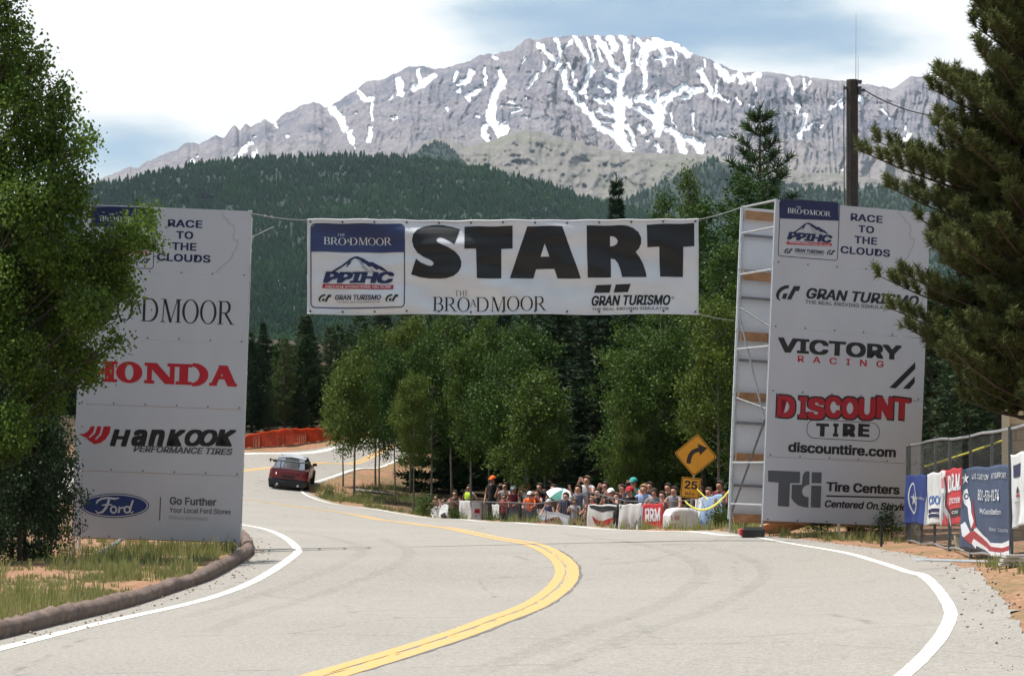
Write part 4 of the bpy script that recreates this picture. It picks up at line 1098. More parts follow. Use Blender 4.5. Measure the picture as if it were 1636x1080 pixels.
for k in range(nz_ + 1):
    for i in range(nx_ + 1):
        x = -BW / 2 + BW * i / nx_; z = -BH / 2 + BH * k / nz_
        V.append(bwarp((x, 0, z)))
Fc = [(k * (nx_ + 1) + i, k * (nx_ + 1) + i + 1, (k + 1) * (nx_ + 1) + i + 1, (k + 1) * (nx_ + 1) + i) for k in range(nz_) for i in range(nx_)]
m, nt, bs, o = newmat('banner_vinyl')
n = noise(nt, 1.4, 4)
nt.links.new(ramp(nt, n, [(.3, (.68, .69, .74)), (.7, (.77, .785, .83))]), bs.inputs['Base Color']); bs.inputs['Roughness'].default_value = .38; bs.inputs['Specular IOR Level'].default_value = .5
tr = nt.nodes.new('ShaderNodeBsdfTranslucent'); tr.inputs['Color'].default_value = (.8, .8, .8, 1)
ms = nt.nodes.new('ShaderNodeMixShader'); ms.inputs[0].default_value = .16; nt.links.new(bs.outputs[0], ms.inputs[1]); nt.links.new(tr.outputs[0], ms.inputs[2]); nt.links.new(ms.outputs[0], o.inputs['Surface'])
me = np_mesh('cloth', [tuple(v) for v in V], Fc, True)
cloth = link('cloth', me, m, b_root)
sm = cloth.modifiers.new('thickness', 'SOLIDIFY'); sm.thickness = .003; sm.offset = -1
mb = MB()
for zz in (-1, 1):
    mb.tube([bwarp((-BW / 2 + BW * i / 60, -.004, zz * (BH / 2 - .008))) for i in range(61)], .016, 6)
for xx in (-1, 1):
    mb.tube([bwarp((xx * (BW / 2 - .012), -.004, -BH / 2 + BH * i / 12)) for i in range(13)], .014, 6)
mb.build('hem', m, b_root)
for i in range(13):
    for zz in (-1, 1):
        mb = MB(); c = bwarp((-BW / 2 + .06 + (BW - .12) * i / 12, -.012, zz * (BH / 2 - .05)))
        mb.tube([c + Vector((0, -.014, 0)), c + Vector((0, .0, 0))], .020, 8); mb.build('grommet', M['dark_steel'], b_root)
b = Board(bcx, bcy, 0, BM, lift=.006, warp=bwarp)
event_logo(b, 496, 357, 647, 492.5, .335, ink='navy')
Sx = lambda p: [(480 + x / 5.1125, 330 + y / 5.1125) for x, y in p]
Rx = lambda p: [(800 + x / 4.957, 330 + y / 4.957) for x, y in p]
b.px('black', Sx([(1302, 172), (1258, 302), (1220, 276), (1170, 252), (1140, 246), (1116, 256), (1110, 272), (1122, 290), (1160, 308), (1210, 328), (1262, 358), (1298, 398), (1315, 445), (1312, 490), (1290, 532), (1250, 565), (1195, 584), (1130, 590), (1050, 588), (980, 577), (903, 553), (944, 422), (985, 455), (1040, 480), (1070, 485), (1088, 472), (1086, 454), (1060, 434), (1005, 408), (955, 372), (924, 325), (911, 270), (922, 218), (955, 178), (1010, 152), (1080, 142), (1160, 141), (1235, 152)]))
b.px('black', [(742, 360), (819, 360), (819, 396.5), (801, 396.5), (801, 444), (762, 444), (760.5, 396), (742, 396)])
b.px('black', [Rx([(210, 150), (487, 148), (635, 565), (450, 565), (425, 492), (280, 492), (258, 565), (72, 565)]), Rx([(348, 290), (385, 395), (315, 395)])])
b.px('black', [Rx([(680, 145), (940, 143), (1000, 149), (1050, 167), (1092, 200), (1112, 245), (1112, 290), (1096, 328), (1070, 355), (1105, 400), (1130, 450), (1147, 510), (1155, 560), (960, 560), (948, 500), (930, 446), (905, 412), (872, 405), (872, 560), (688, 560)]), Rx([(866, 228), (895, 231), (918, 248), (928, 272), (917, 294), (892, 306), (867, 308)])])
b.px('black', Rx([(1157, 140), (1533, 132), (1533, 315), (1445, 318), (1443, 557), (1262, 557), (1255, 320), (1160, 320)]))
b.box('black', BROAD, 782.5, 485.5, 182, 23); b.box('grey', THE, 737.5, 467.5, 22, 9)
b.px('black', Rx([(758, 618), (876, 616), (862, 680), (738, 680)])); b.px('black', Rx([(910, 617), (1028, 616), (1006, 680), (893, 680)]))
b.box('black', text_geo('GRAN TURISMO', .03, .22), 1008, 480, 126, 16.5); b.box('grey', text_geo('THE REAL DRIVING SIMULATOR', .012), 1007, 493.5, 123, 4.6)
b.box('grey', ring(.5, .5, .5, .5, .18, .18, 12), 1075, 476, 4.5, 4.5)
b.build(b_root, subdiv=.07)
def rope(a, c, sagm, r, n=14):
    a, c = Vector(a), Vector(c); o = b_root.location
    mb = MB(); mb.tube([a.lerp(c, i / n) - Vector((0, 0, sagm * 4 * (i / n) * (1 - i / n))) - o for i in range(n + 1)], r, 6)
    return mb
M['rope'] = mat('rope', (.30, .30, .28), .8, .2, 20)
TL, TR = b_root.location + bwarp((-BW / 2 + .02, -.006, BH / 2 - .02)), b_root.location + bwarp((BW / 2 - .02, -.006, BH / 2 - .02))
BL, BR = b_root.location + bwarp((-BW / 2 + .02, -.006, -BH / 2 + .02)), b_root.location + bwarp((BW / 2 - .02, -.006, -BH / 2 + .02))
LPOLE = P(82, 400, 52.5); RPOLE = P(1361, 400, 53.0)
g_ = rope(P(398, 340, 48.1), TL, .03, .010)
for px_, py_ in ((423, 345.5), (434, 347)): g_.ball(P(px_, py_, 48.25) - b_root.location, .026, 8, 5)
g_.build('rope', M['rope'], b_root)
rope(P(398, 381, 48.1), P(438, 362, 52.0), .0, .007).build('rope', M['rope'], b_root)
rope(TR, P(1186, 331, 51.0), .02, .009).build('rope', M['rope'], b_root)
rope(BR, P(1172, 512, 51.0), .02, .008).build('rope', M['rope'], b_root)
# ---------------------------------------------------------------- trees
def leaves(C, Rv, n, size, r, flat=.0):
    """n small leaf faces scattered round cluster centres C with radii Rv -> V, F, tint"""
    C = np.asarray(C, float); Rv = np.asarray(Rv, float)
    if Rv.ndim == 1: Rv = np.repeat(Rv[:, None], 3, 1)
    w = (Rv.prod(1)) ** (2 / 3.); w /= w.sum()
    k = r.choice(len(C), n, p=w)
    # leaves hang in small sprays, the sprays fill the clusters
    m = max(2, int(n / len(C) / 22))
    d = r.normal(size=(len(C), m, 3)); d /= np.linalg.norm(d, axis=2)[..., None]
    sc = C[:, None] + d * Rv[:, None] * (r.random((len(C), m)) ** .33)[..., None]
    p = sc[k, r.integers(0, m, n)] + r.normal(size=(n, 3)) * size * 1.9
    a = r.normal(size=(n, 3)); a[:, 2] -= .5; a /= np.linalg.norm(a, axis=1)[:, None]
    b = np.cross(a, r.normal(size=(n, 3))); b /= np.linalg.norm(b, axis=1)[:, None]
    s = size * (.65 + .7 * r.random(n))[:, None]
    V = np.stack([p, p + a * s * .5 + b * s * .42, p + a * s, p + a * s * .5 - b * s * .42], 1).reshape(-1, 3)
    Fc = np.arange(n * 4).reshape(-1, 4)
    t = np.clip(r.random(n) * .9 + .1 * r.normal(size=n), 0, 1)
    return V, Fc, np.repeat(t, 4)
def tufts(C, A, L, n, width, r, spread=.75, jitter=.25):
    """needle tufts at C along axes A -> triangles"""
    C = np.repeat(np.asarray(C, float), n, 0); A = np.repeat(np.asarray(A, float), n, 0); N = len(C)
    L = np.repeat(np.broadcast_to(L, (N // n,)), n)
    q = r.normal(size=(N, 3)); q -= A * (q * A).sum(1)[:, None]; q /= np.linalg.norm(q, axis=1)[:, None] + 1e-9
    d = A * (1 - spread * r.random(N))[:, None] + q * spread * (.35 + .65 * r.random(N))[:, None]
    d /= np.linalg.norm(d, axis=1)[:, None]
    b = C + A * (L * (r.random(N) - .75) * .9)[:, None]
    w = np.cross(d, r.normal(size=(N, 3))); w /= np.linalg.norm(w, axis=1)[:, None] + 1e-9; w *= width * .5
    l = (L * (.7 + .5 * r.random(N)))[:, None]
    V = np.stack([b - w, b + w, b + d * l + w * .3, b + d * l - w * .3], 1).reshape(-1, 3)
    t = np.repeat(np.clip(r.random(N // n), 0, 1), n) * .6 + r.random(N) * .4
    return V, np.arange(N * 4).reshape(-1, 4), np.repeat(t, 4)

def make_aspen(seed, h, sp, base=.25, n=7000, leaf=.085, leafmat_='aspen', bend=.02, trunk_r=None, bark='bark_aspen', stems=1):
    """returns (trunk mesh builder, crown mesh)"""
    r = np.random.default_rng(seed); rr = random.Random(seed)
    mb = MB(); C = []; Rd = []
    tr = trunk_r or h * .0085
    for s in range(stems):
        ox = (rr.random() - .5) * .5 * (stems > 1); lean = (rr.random() - .5) * bend * 2 + ox * .12
        hh = h * (1 if s == 0 else .7 + .25 * rr.random())
        path = []; x = ox; y = (rr.random() - .5) * .4 * (stems > 1)
        for k in range(10):
            z = hh * k / 9
            path.append((x, y, z - .15 if k == 0 else z)); x += lean * hh / 9 + rr.gauss(0, .012) * hh / 4; y += rr.gauss(0, .012) * hh / 4
        mb.tube(path, [tr * (1.25 if k == 0 else 1) * (1 - .88 * k / 9) for k in range(10)], 7)
        nb = int(16 + h * 1.2)
        for b in range(nb):
            f = base + (1 - base) * ((b + rr.random()) / nb)
            i = min(8, int(f * 9)); t = f * 9 - i
            p = Vector(path[i]).lerp(Vector(path[i + 1]), t)
            a = b * 2.4 + rr.random() * 1.2
            g = (f - base) / (1 - base)
            L = sp * (math.sin(math.pi * (g * .80 + .16)) ** .8) * (.6 + .55 * rr.random()) / (1.25 if stems > 1 else 1)
            up = .35 + .55 * g + rr.random() * .25
            d = Vector((math.cos(a), math.sin(a), up)).normalized()
            q = p + d * L; mid = p + d * L * .5 + Vector((0, 0, -.05 * L))
            mb.tube([p, mid, q], [tr * .34 * (1 - .5 * f), tr * .2, tr * .07], 5, cap=False)
            for j in range(3):
                e = p.lerp(q, .45 + .28 * j) + Vector((rr.gauss(0, .16), rr.gauss(0, .16), rr.gauss(0, .12))) * L
                C.append(e); s_ = L * (.15 + .14 * rr.random()); Rd.append((s_ * 1.15, s_ * 1.15, s_ * .8))
        C.append(Vector(path[-1])); Rd.append((sp * .16, sp * .16, sp * .25))
    V, Fc, t = leaves([tuple(c) for c in C], Rd, n, leaf, r)
    return mb, np_mesh('crown', V, Fc, False, t)

def make_pine(seed, h, sp, base=.15, needles=10, nl=.16, nw=.02, dens=1.0, up=.25, kind='pine', trunk_r=None, shape=None, sub=5):
    r = np.random.default_rng(seed); rr = random.Random(seed)
    mb = MB(); tr = trunk_r or h * .014
    bend = rr.gauss(0, .01)
    mb.tube([(bend * h * (k / 8) ** 2, 0, h * k / 8 - (.2 if k == 0 else 0)) for k in range(9)], [tr * (1.15 - 1.1 * k / 8) for k in range(9)], 8)
    C = []; A = []
    step = h / (26 * dens)
    z = h * base
    while z < h * .985:
        g = (z / h - base) / (1 - base)
        nb = 3 + (rr.random() < .6) + (kind == 'spruce') * 2
        env = shape(g) if shape else (1 - g) ** (.75 if kind == 'pine' else .95) * (.55 + .45 * min(1, g * 5))
        a0 = rr.random() * 6.28
        for b in range(nb):
            a = a0 + b * 6.283 / nb + rr.gauss(0, .3)
            L = sp * env * (.62 + .5 * rr.random()) + .12
            x0 = bend * h * (z / h) ** 2
            droop = up * (1 if kind == 'pine' else -.35) * (.6 + .8 * rr.random()) + (.5 * g if kind == 'spruce' else .25 * g)
            pts = []
            for k in range(5):
                s = k / 4
                zz = z + L * (droop * s + (.22 * s * s if kind == 'pine' else .16 * s ** 3))
                pts.append(Vector((x0 + math.cos(a) * L * s, math.sin(a) * L * s, zz)))
            mb.tube(pts, [tr * .26 * (1 - g * .6) * (1 - .85 * k / 4) + .004 for k in range(5)], 4, cap=False)
            m_ = max(2, int(L * sub))
            for j in range(m_):
                s = .25 + .75 * (j + rr.random() * .7) / m_
                i = min(3, int(s * 4)); p = pts[i].lerp(pts[i + 1], s * 4 - i)
                dirn = (pts[i + 1] - pts[i]).normalized()
                for sd in (-1, 1):
                    side = Vector((-math.sin(a), math.cos(a), 0)) * sd
                    tl = L * (.34 * (1.05 - s)) * (.6 + .7 * rr.random()) + .05
                    td = (dirn * .7 + side + Vector((0, 0, .28 if kind == 'pine' else -.12))).normalized()
                    nt_ = max(1, int(tl / (nl * .62)))
                    for q in range(nt_):
                        C.append(p + td * tl * (q + 1) / nt_); A.append((td + Vector((0, 0, .35 if kind == 'pine' else -.05))).normalized())
            C.append(pts[-1]); A.append((pts[-1] - pts[-2]).normalized())
        z += step * (.8 + .5 * rr.random())
    C.append(Vector((bend * h, 0, h))); A.append(Vector((0, 0, 1)))
    V, Fc, t = tufts([tuple(c) for c in C], [tuple(c) for c in A], nl, needles, nw, r, .8 if kind == 'pine' else .6)
    return mb, np_mesh('crown', V, Fc, False, t)

PROTO = {}
def proto(key, maker, m, bark):
    mb, cme = maker
    if bark == 'bark_aspen' or bark == 'bark_pine': pass
    me = bpy.data.meshes.new('trunk'); me.from_pydata([tuple(v) for v in mb.v], [], mb.f)
    me.polygons.foreach_set('use_smooth', [True] * len(me.polygons)); me.materials.append(M[bark]); cme.materials.append(M[m])
    PROTO[key] = (me, cme, max(v[2] for v in mb.v))
for i in range(4): proto('aspen%d' % i, make_aspen(100 + i, 8, (1.6, 1.75, 1.5, 1.65)[i], (.36, .30, .40, .33)[i], 11000, .105), 'aspen', 'bark_aspen')
proto('aspen_big', make_aspen(120, 8, 2.2, .10, 26000, .085, stems=3), 'aspen', 'bark_aspen')
proto('aspen_tall', make_aspen(121, 10, 1.6, .12, 22000, .085), 'aspen', 'bark_aspen')
proto('aspen_young', make_aspen(122, 6, 1.25, .32, 7000, .10, bend=.03), 'aspen', 'bark_aspen')
for i in range(3): proto('pine%d' % i, make_pine(200 + i, 12, 2.4, (.12, .2, .08)[i], 15, .27, .042, 1.15, sub=3.6), 'pine', 'bark_pine')
proto('pine_open', make_pine(210, 12, 2.5, .30, 18, .24, .036, .85, .5, sub=3.6), 'pine', 'bark_pine')
for i in range(3): proto('spruce%d' % i, make_pine(220 + i, 12, 2.0, .04, 13, .30, .050, 1.4, .3, 'spruce', sub=3.4), 'spruce', 'bark_pine')
proto('shrub', make_aspen(130, 1.2, .7, .02, 1500, .075, stems=4, trunk_r=.012), 'aspen', 'bark_aspen')

def tree(name, key, x, ytop, Y, label, cat='tree', group=None, wide=1.0, rot=None, base=None):
    tm, cm, ph = PROTO[key]
    X = (x - CX) * Y / F
    z0 = base if base is not None else h1(X, Y)
    hgt = CAMZ + (HY - ytop) * Y / F - z0
    s = hgt / ph
    t = thing(name, label, cat, (X, Y, z0 - .05), (0, 0, rot if rot is not None else rnd.random() * 6.28), group)
    t.scale = (s * wide, s * wide, s)
    for nm, me in (('trunk', tm), ('crown', cm)):
        o = bpy.data.objects.new(nm, me); COL.objects.link(o); o.parent = t
    return t
AG = 'leafy aspens along the road'; PG = 'conifers behind the road'
tree('aspen_tree', 'aspen_young', 566, 560, 104.5, 'slender aspen with bare curved trunk nearest the red car', group=AG, wide=1.1)
tree('aspen_tree', 'aspen0', 632, 560, 103, 'aspen just right of the slender roadside one, clear of the banner', group=AG, wide=.8)
tree('aspen_tree', 'aspen_young', 605, 600, 108, 'small thin aspen standing behind the two left roadside ones', group=AG)
tree('aspen_tree', 'aspen1', 690, 535, 100, 'aspen above the left end of the spectators', group=AG, wide=.85)
tree('aspen_tree', 'aspen2', 752, 548, 96, 'bright aspen directly over the man in the yellow vest', group=AG, wide=.85)
tree('aspen_tree', 'aspen3', 816, 555, 90, 'aspen with thin trunk in front of the white cap spectators', group=AG, wide=1.0)
tree('aspen_tree', 'aspen0', 660, 600, 98, 'low aspen leaning over the shrubs at the bend', group=AG, rot=2.0, wide=.8)
tree('aspen_tree', 'aspen_young', 846, 590, 84, 'young aspen between banner middle and the orange shirted child', group=AG, wide=1.1)
tree('aspen_tree', 'aspen_big', 1052, 470, 80, 'broad bushy aspen behind the yellow arrow sign', group=AG, wide=1.12)
tree('aspen_tree', 'aspen_tall', 1124, 330, 86, 'tall aspen rising past the right end of the banner', group=AG, wide=1.15)
tree('aspen_tree', 'aspen_tall', 1192, 292, 90, 'tall aspen rising directly behind the right scaffold', group=AG, wide=1.3, rot=1.2)
tree('aspen_tree', 'aspen_tall', 1100, 283, 98, 'narrow aspen whose pointed tip shows above the banner end', group=AG, wide=.7, rot=2.2)
tree('aspen_tree', 'aspen1', 1148, 480, 74, 'leafy aspen filling the gap beside the scaffold legs', group=AG, rot=.6, wide=.95)
for key, x, yt, Y, w, lab in [('aspen1', 548, 590, 110, .9, 'low aspen behind the slender roadside one at the bend'), ('aspen3', 600, 530, 112, .85, 'aspen under the race badge of the banner'), ('aspen2', 655, 515, 110, .85, 'aspen reaching up to the banner under the letter S'), ('aspen0', 722, 510, 107, .85, 'aspen reaching up to the banner under the first letter T'),
    ('aspen3', 782, 515, 104, .85, 'aspen reaching up to the banner under the letter A'), ('aspen1', 838, 520, 102, 1.0, 'aspen just left of the dark conifers under the banner'), ('aspen2', 870, 600, 92, .9, 'low aspen above the golf umbrella'), ('aspen0', 1010, 560, 84, 1.0, 'aspen left of the broad bushy one behind the arrow sign'), ('aspen_big', 1000, 640, 79, .8, 'low bushy aspen above the red bandana spectator'), ('aspen_tall', 1160, 400, 82, 1.2, 'full aspen between arrow sign and scaffold')]:
    tree('aspen_tree', key, x, yt, Y, lab, group=AG, wide=w)
tree('aspen_tree', 'aspen_tall', 1062, 318, 104, 'aspen half hidden behind the right end of the banner', group=AG, wide=.85, rot=4.0)
for k, (key, x, yt, Y, w, lab) in enumerate([
    ('spruce0', 402, 540, 128, .8, 'dark spruce at the right edge of the left sign tower'), ('spruce1', 420, 515, 134, .7, 'slim dark spruce whose tip stands above its left neighbours'), ('pine0', 455, 540, 130, .9, 'rounded pine between slim spruce and banner corner'),
    ('spruce2', 488, 498, 134, 1.0, 'spruce reaching the lower left corner of the banner'), ('pine1', 528, 520, 136, 1.0, 'pine below the race badge on the banner'), ('pine2', 575, 500, 132, 1.0, 'pine under the letter S of the banner'),
    ('spruce0', 610, 470, 138, 1.0, 'spruce with crown cut by the banner under the first T'), ('pine0', 655, 485, 128, 1.0, 'pine behind the bright aspens left of centre'), ('pine1', 705, 470, 126, 1.1, 'pine under the serif hotel name, left half'),
    ('pine2', 760, 468, 122, 1.1, 'pine under the serif hotel name, right half'), ('spruce1', 800, 450, 130, 1.0, 'spruce behind the centre of the banner'), ('pine0', 848, 460, 118, 1.0, 'shaggy pine just right of the banner middle'),
    ('spruce2', 893, 440, 112, 1.0, 'shaded spruce left of the dark gap in the wood'), ('pine1', 925, 420, 118, .9, 'pine in the dark gap left of the broad aspen'), ('spruce0', 985, 281, 124, .55, 'pointed spruce whose tip rises above the banner'),
    ('spruce1', 955, 400, 104, .9, 'dark spruce directly left of the broad aspen'), ('spruce2', 1010, 420, 116, .9, 'spruce hidden behind the broad aspen'), ('pine1', 1210, 172, 108, .72, 'open crowned pine against the mountain left of the pole'),
    ('pine2', 1250, 420, 96, 1.0, 'pine behind the right sign tower, left part'), ('spruce1', 1330, 380, 90, 1.0, 'spruce behind the right sign tower, middle part'), ('spruce0', 1488, 470, 68, .8, 'dark spruce beside the right edge of the right tower'),
    ('spruce2', 1545, 440, 64, .9, 'dark spruce behind the chain link fence'), ('pine1', 1600, 420, 72, 1.0, 'shaded pine behind the beige building corner'), ('spruce1', 1425, 420, 84, 1.0, 'spruce behind the right tower beside its fence end'),
    ('spruce2', 540, 560, 142, .8, 'low spruce above the orange safety fence'), ('pine0', 370, 560, 132, .9, 'pine hidden behind the left sign tower edge'), ('spruce0', 430, 600, 128, .8, 'short dark spruce above the left end of the orange fence'), ('spruce1', 478, 590, 130, .8, 'short spruce above the middle of the orange fence')]):
    tree('spruce_tree' if 'spruce' in key else 'pine_tree', key, x, yt, Y, lab, group=PG, wide=w * (1.15 if key == 'pine_open' or x == 985 else 1.45))
# the wood further back (and the sky-blocking trees added behind the viewpoint) reads as one mass of plainer trees, merged in one object
r = np.random.default_rng(5)
Vs = []; Ts = []
src = []
for q, kd in ((300, 'spruce'), (301, 'pine'), (302, 'spruce')):
    me = make_pine(q, 12, 2.9, .04, 9, .55, .13, .62, .3, kind=kd, sub=1.9)[1]
    n = len(me.vertices); c = np.empty(n * 3, np.float32); me.vertices.foreach_get('co', c)
    t = np.empty(n, np.float32); me.attributes['tint'].data.foreach_get('value', t); src.append((c.reshape(-1, 3), t)); bpy.data.meshes.remove(me)
spots = []
while len(spots) < 205:
    px = 20 + 1640 * r.random(); Y = (132 if px < 640 else 112 if px < 900 else 100 if px < 1200 else 75) + 55 * r.random() ** 1.3
    X = (px - CX) * Y / F; z0 = h1(X, Y)
    if inside(road_poly, np.array([X]), np.array([Y]))[0]: continue
    yt = (575 if px < 480 else 520 if px < 1000 else 440) + 60 * r.random()
    spots.append((X, Y, z0, (CAMZ + (HY - yt) * Y / F - z0) / 12))
for k in range(64):  # unseen trees added to cut the sky fill on the sign panels
    X = (-1) ** k * (2 + 26 * r.random()); Y = -5 - 26 * r.random(); spots.append((X, Y, 0, 1.0 + .5 * r.random()))
for k, (X, Y, z0, s_) in enumerate(spots):
    c, t = src[k % 3]; s_ = max(.4, min(1.5, s_)); a = r.random() * 6.28
    q = c.copy(); q[:, 0], q[:, 1] = c[:, 0] * math.cos(a) - c[:, 1] * math.sin(a), c[:, 0] * math.sin(a) + c[:, 1] * math.cos(a)
    Vs.append(q * s_ * np.array([1.1, 1.1, 1]) + np.array([X, Y, z0])); Ts.append(t)
V = np.concatenate(Vs); print('wood faces', len(V) // 4)
tag(link('background_wood', np_mesh('background_wood', V, np.arange(len(V)).reshape(-1, 4), False, np.concatenate(Ts)), M['pine']), 'shadowy conifer wood behind the roadside trees, plus unseen trees added behind the viewpoint to block sky light', 'wood', kind='stuff')

# ---- the leafy tree over the left tower: limbs reach out to where its sprays hang
YL = 42.0
blobs = [(0, 20, 26, 50), (30, 60, 14, 34), (8, 110, 40, 50), (62, 92, 10, 16), (60, 112, 13, 18), (40, 170, 42, 45), (98, 150, 9, 22), (98, 180, 18, 30), (85, 230, 36, 40), (137, 222, 9, 14), (130, 240, 12, 18), (30, 250, 50, 60), (110, 285, 26, 28), (60, 320, 60, 50), (120, 335, 24, 22), (20, 400, 50, 60), (100, 410, 55, 50), (165, 400, 45, 38), (212, 375, 30, 26), (237, 345, 11, 12), (240, 388, 10, 14), (165, 450, 40, 40), (80, 500, 60, 60), (145, 500, 40, 35), (183, 546, 14, 9), (115, 565, 42, 35), (20, 560, 45, 50), (-10, 470, 50, 60), (60, 450, 50, 40), (185, 430, 26, 40), (200, 470, 14, 18), (60, 630, 45, 40), (138, 598, 24, 16), (10, 690, 40, 50), (-40, 300, 60, 90), (-50, 480, 60, 90), (-30, 120, 60, 80), (-20, -60, 50, 60), (-60, -20, 60, 80)]
rr = random.Random(3)
root = P(-25, 900, YL); gz = h1(root.x, root.y)
t = thing('aspen_tree', 'big leafy aspen spreading in front of the left sign tower', 'tree', (root.x, root.y, gz))
o_ = Vector(t.location)
mb = MB(); tp = [Vector((.03 * math.sin(k * 1.3), .03 * math.cos(k), k * 1.15 - .2)) for k in range(10)]
mb.tube(tp, [.15 - .013 * k for k in range(10)], 9)
C = []; Rd = []
for (x, y, rx, ry) in blobs:
    c = P(x, y, YL + rr.uniform(-1.0, 1.0)) - o_
    k = YL / F; C.append(c); Rd.append((rx * k, max(rx, 22) * k * 1.1, ry * k))
    zz = max(.8, c.z - 1.0 - .35 * abs(c.x)); i = min(8, int((zz + .2) / 1.15)); p = tp[i].lerp(tp[i + 1], max(0, (zz + .2) / 1.15 - i))
    mid = p.lerp(c, .55) + Vector((0, 0, .12 + rr.gauss(0, .06)))
    mb.tube([p, mid, c + Vector((0, 0, .1))], [.022, .014, .005], 6, cap=False)
    for q in range(4):
        e = c + Vector((rr.uniform(-1, 1) * rx * k, rr.uniform(-.5, .5) * rx * k, rr.uniform(-.8, 1) * ry * k))
        mb.tube([mid.lerp(c, .5), mid.lerp(e, .7), e], [.012, .008, .003], 4, cap=False)
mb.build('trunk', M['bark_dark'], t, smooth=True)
V, Fc, tt = leaves([tuple(c) for c in C], Rd, 90000, .058, np.random.default_rng(31))
link('crown', np_mesh('crown', V, Fc, False, tt), M['aspen_near'], t)
# dark juniper-like conifers under it
proto('thicket', make_aspen(240, 4.5, 1.5, .02, 16000, .075, stems=4, trunk_r=.05), 'spruce', 'bark_pine')
tree('thicket_tree', 'thicket', 30, 545, 44.0, 'dense dark thicket tree in the shade at the far left edge', wide=.95, rot=.4)
tree('thicket_tree', 'thicket', 74, 610, 46.5, 'dark thicket tree beside the left leg of the left tower', wide=.75, rot=2.4)
tree('thicket_tree', 'thicket', -40, 560, 42, 'dark thicket tree cut by the left picture edge', wide=1.0, rot=3.9)

# ---- the big pine at the right picture edge
YR = 41.0
rr = random.Random(8)
base = P(1668, 900, YR); gz = h1(base.x, base.y)
t = thing('pine_tree', 'big long needled pine reaching in over the right sign tower', 'tree', (base.x, base.y, gz)); o_ = Vector(t.location)
HT = 11.5
mb = MB(); tpos = lambda z: Vector((-.10 * math.sin(z * .5), .05 * math.sin(z), z))
mb.tube([tpos(k * HT / 12) - Vector((0, 0, .2 if k == 0 else 0)) for k in range(13)], [.21 * (1 - .9 * k / 12) for k in range(13)], 10)
C = []; A = []
def limb(p, q, dens=1.0, r0=.035):
    d = q - p; L = d.length
    mid = p.lerp(q, .5) - Vector((0, 0, .07 * L))
    pts = [p, p.lerp(mid, .5) - Vector((0, 0, .02 * L)), mid, mid.lerp(q, .5) - Vector((0, 0, .01 * L)), q]
    mb.tube(pts, [r0, r0 * .8, r0 * .6, r0 * .4, r0 * .2], 6, cap=False)
    n = max(3, int(L * 5 * dens))
    for j in range(n):
        s = .22 + .78 * (j + rr.random()) / n
        i = min(3, int(s * 4)); c = pts[i].lerp(pts[i + 1], min(1, s * 4 - i))
        dr = (pts[i + 1] - pts[i]).normalized(); sd = dr.cross(Vector((0, 0, 1))).normalized()
        for sg in (-1, 1, 0):
            tl = (.16 + .40 * (1 - s) * min(1, L / 2)) * (.6 + .7 * rr.random())
            td = (dr * .5 + sd * sg * (.45 + .5 * rr.random()) + Vector((0, 0, .40 + .5 * rr.random()))).normalized()
            e = c + td * tl
            mb.tube([c, c.lerp(e, .6), e], [.010, .007, .004], 3, cap=False)
            m_ = max(2, int(tl / .075))
            for q_ in range(m_):
                f = (q_ + 1) / m_
                if f < .25 and m_ > 3: continue
                C.append(c + td * tl * f + Vector((0, 0, .03 * f))); A.append((td + Vector((0, 0, .35))).normalized())
    C.append(q); A.append((q - pts[3]).normalized())
def tip(x, y, dy=0): return P(x, y, YR + dy) - o_
for (x, y, dy) in [(1557, 28, .2), (1572, 75, -.5), (1488, 142, .0), (1512, 122, .6), (1498, 185, -.4), (1530, 175, .3), (1371, 240, .1), (1396, 224, .5), (1425, 248, -.2), (1447, 240, .4), (1418, 298, -.3), (1460, 300, .3), (1470, 350, -.4), (1402, 440, .2), (1440, 435, -.4), (1418, 490, .4), (1440, 520, -.1), (1480, 470, .2), (1510, 420, -.6), (1500, 380, .5), (1478, 545, .3), (1530, 540, -.3), (1560, 560, .6), (1590, 600, -.2), (1610, 620, .3), (1640, 640, -.3), (1540, 260, .2), (1520, 225, -.5), (1560, 320, .7), (1570, 470, -.5), (1590, 130, .4), (1600, 60, -.3), (1580, -20, .3), (1610, -60, -.4)]:
    q = tip(x, y, dy); z = max(1.6, q.z - .45 - .10 * abs(q.x)); limb(tpos(z), q)
for k in range(150):
    y = -60 + 700 * rr.random(); x = max(1478 + 30 * math.sin(y * .03) + (60 if y < 110 else 0) + (80 if y > 560 else 0), 1480) + 200 * rr.random() ** 1.2
    q = tip(x, y, rr.uniform(-1.3, 1.0)); limb(tpos(max(1.6, q.z - .5 - .15 * abs(q.x))), q)
for k in range(190):
    z = 1.9 + (HT - 2.4) * k / 190 + rr.random() * .08; a = rr.random() * 6.283
    L = (2.0 * (1 - max(0, z / HT) ** 2) + .5) * (.45 + .5 * rr.random())
    if math.cos(a) < -.3: L *= .8
    limb(tpos(z), tpos(z) + Vector((math.cos(a) * L, math.sin(a) * L, L * (.12 + .35 * rr.random()))), .9)
mb.build('trunk', M['bark_pine'], t, smooth=True)
V, Fc, tt = tufts([tuple(c) for c in C], [tuple(c) for c in A], .105, 34, .0135, np.random.default_rng(17), .95)
link('crown', np_mesh('crown', V, Fc, False, tt), M['pine_near'], t)
print('pine tufts', len(C))

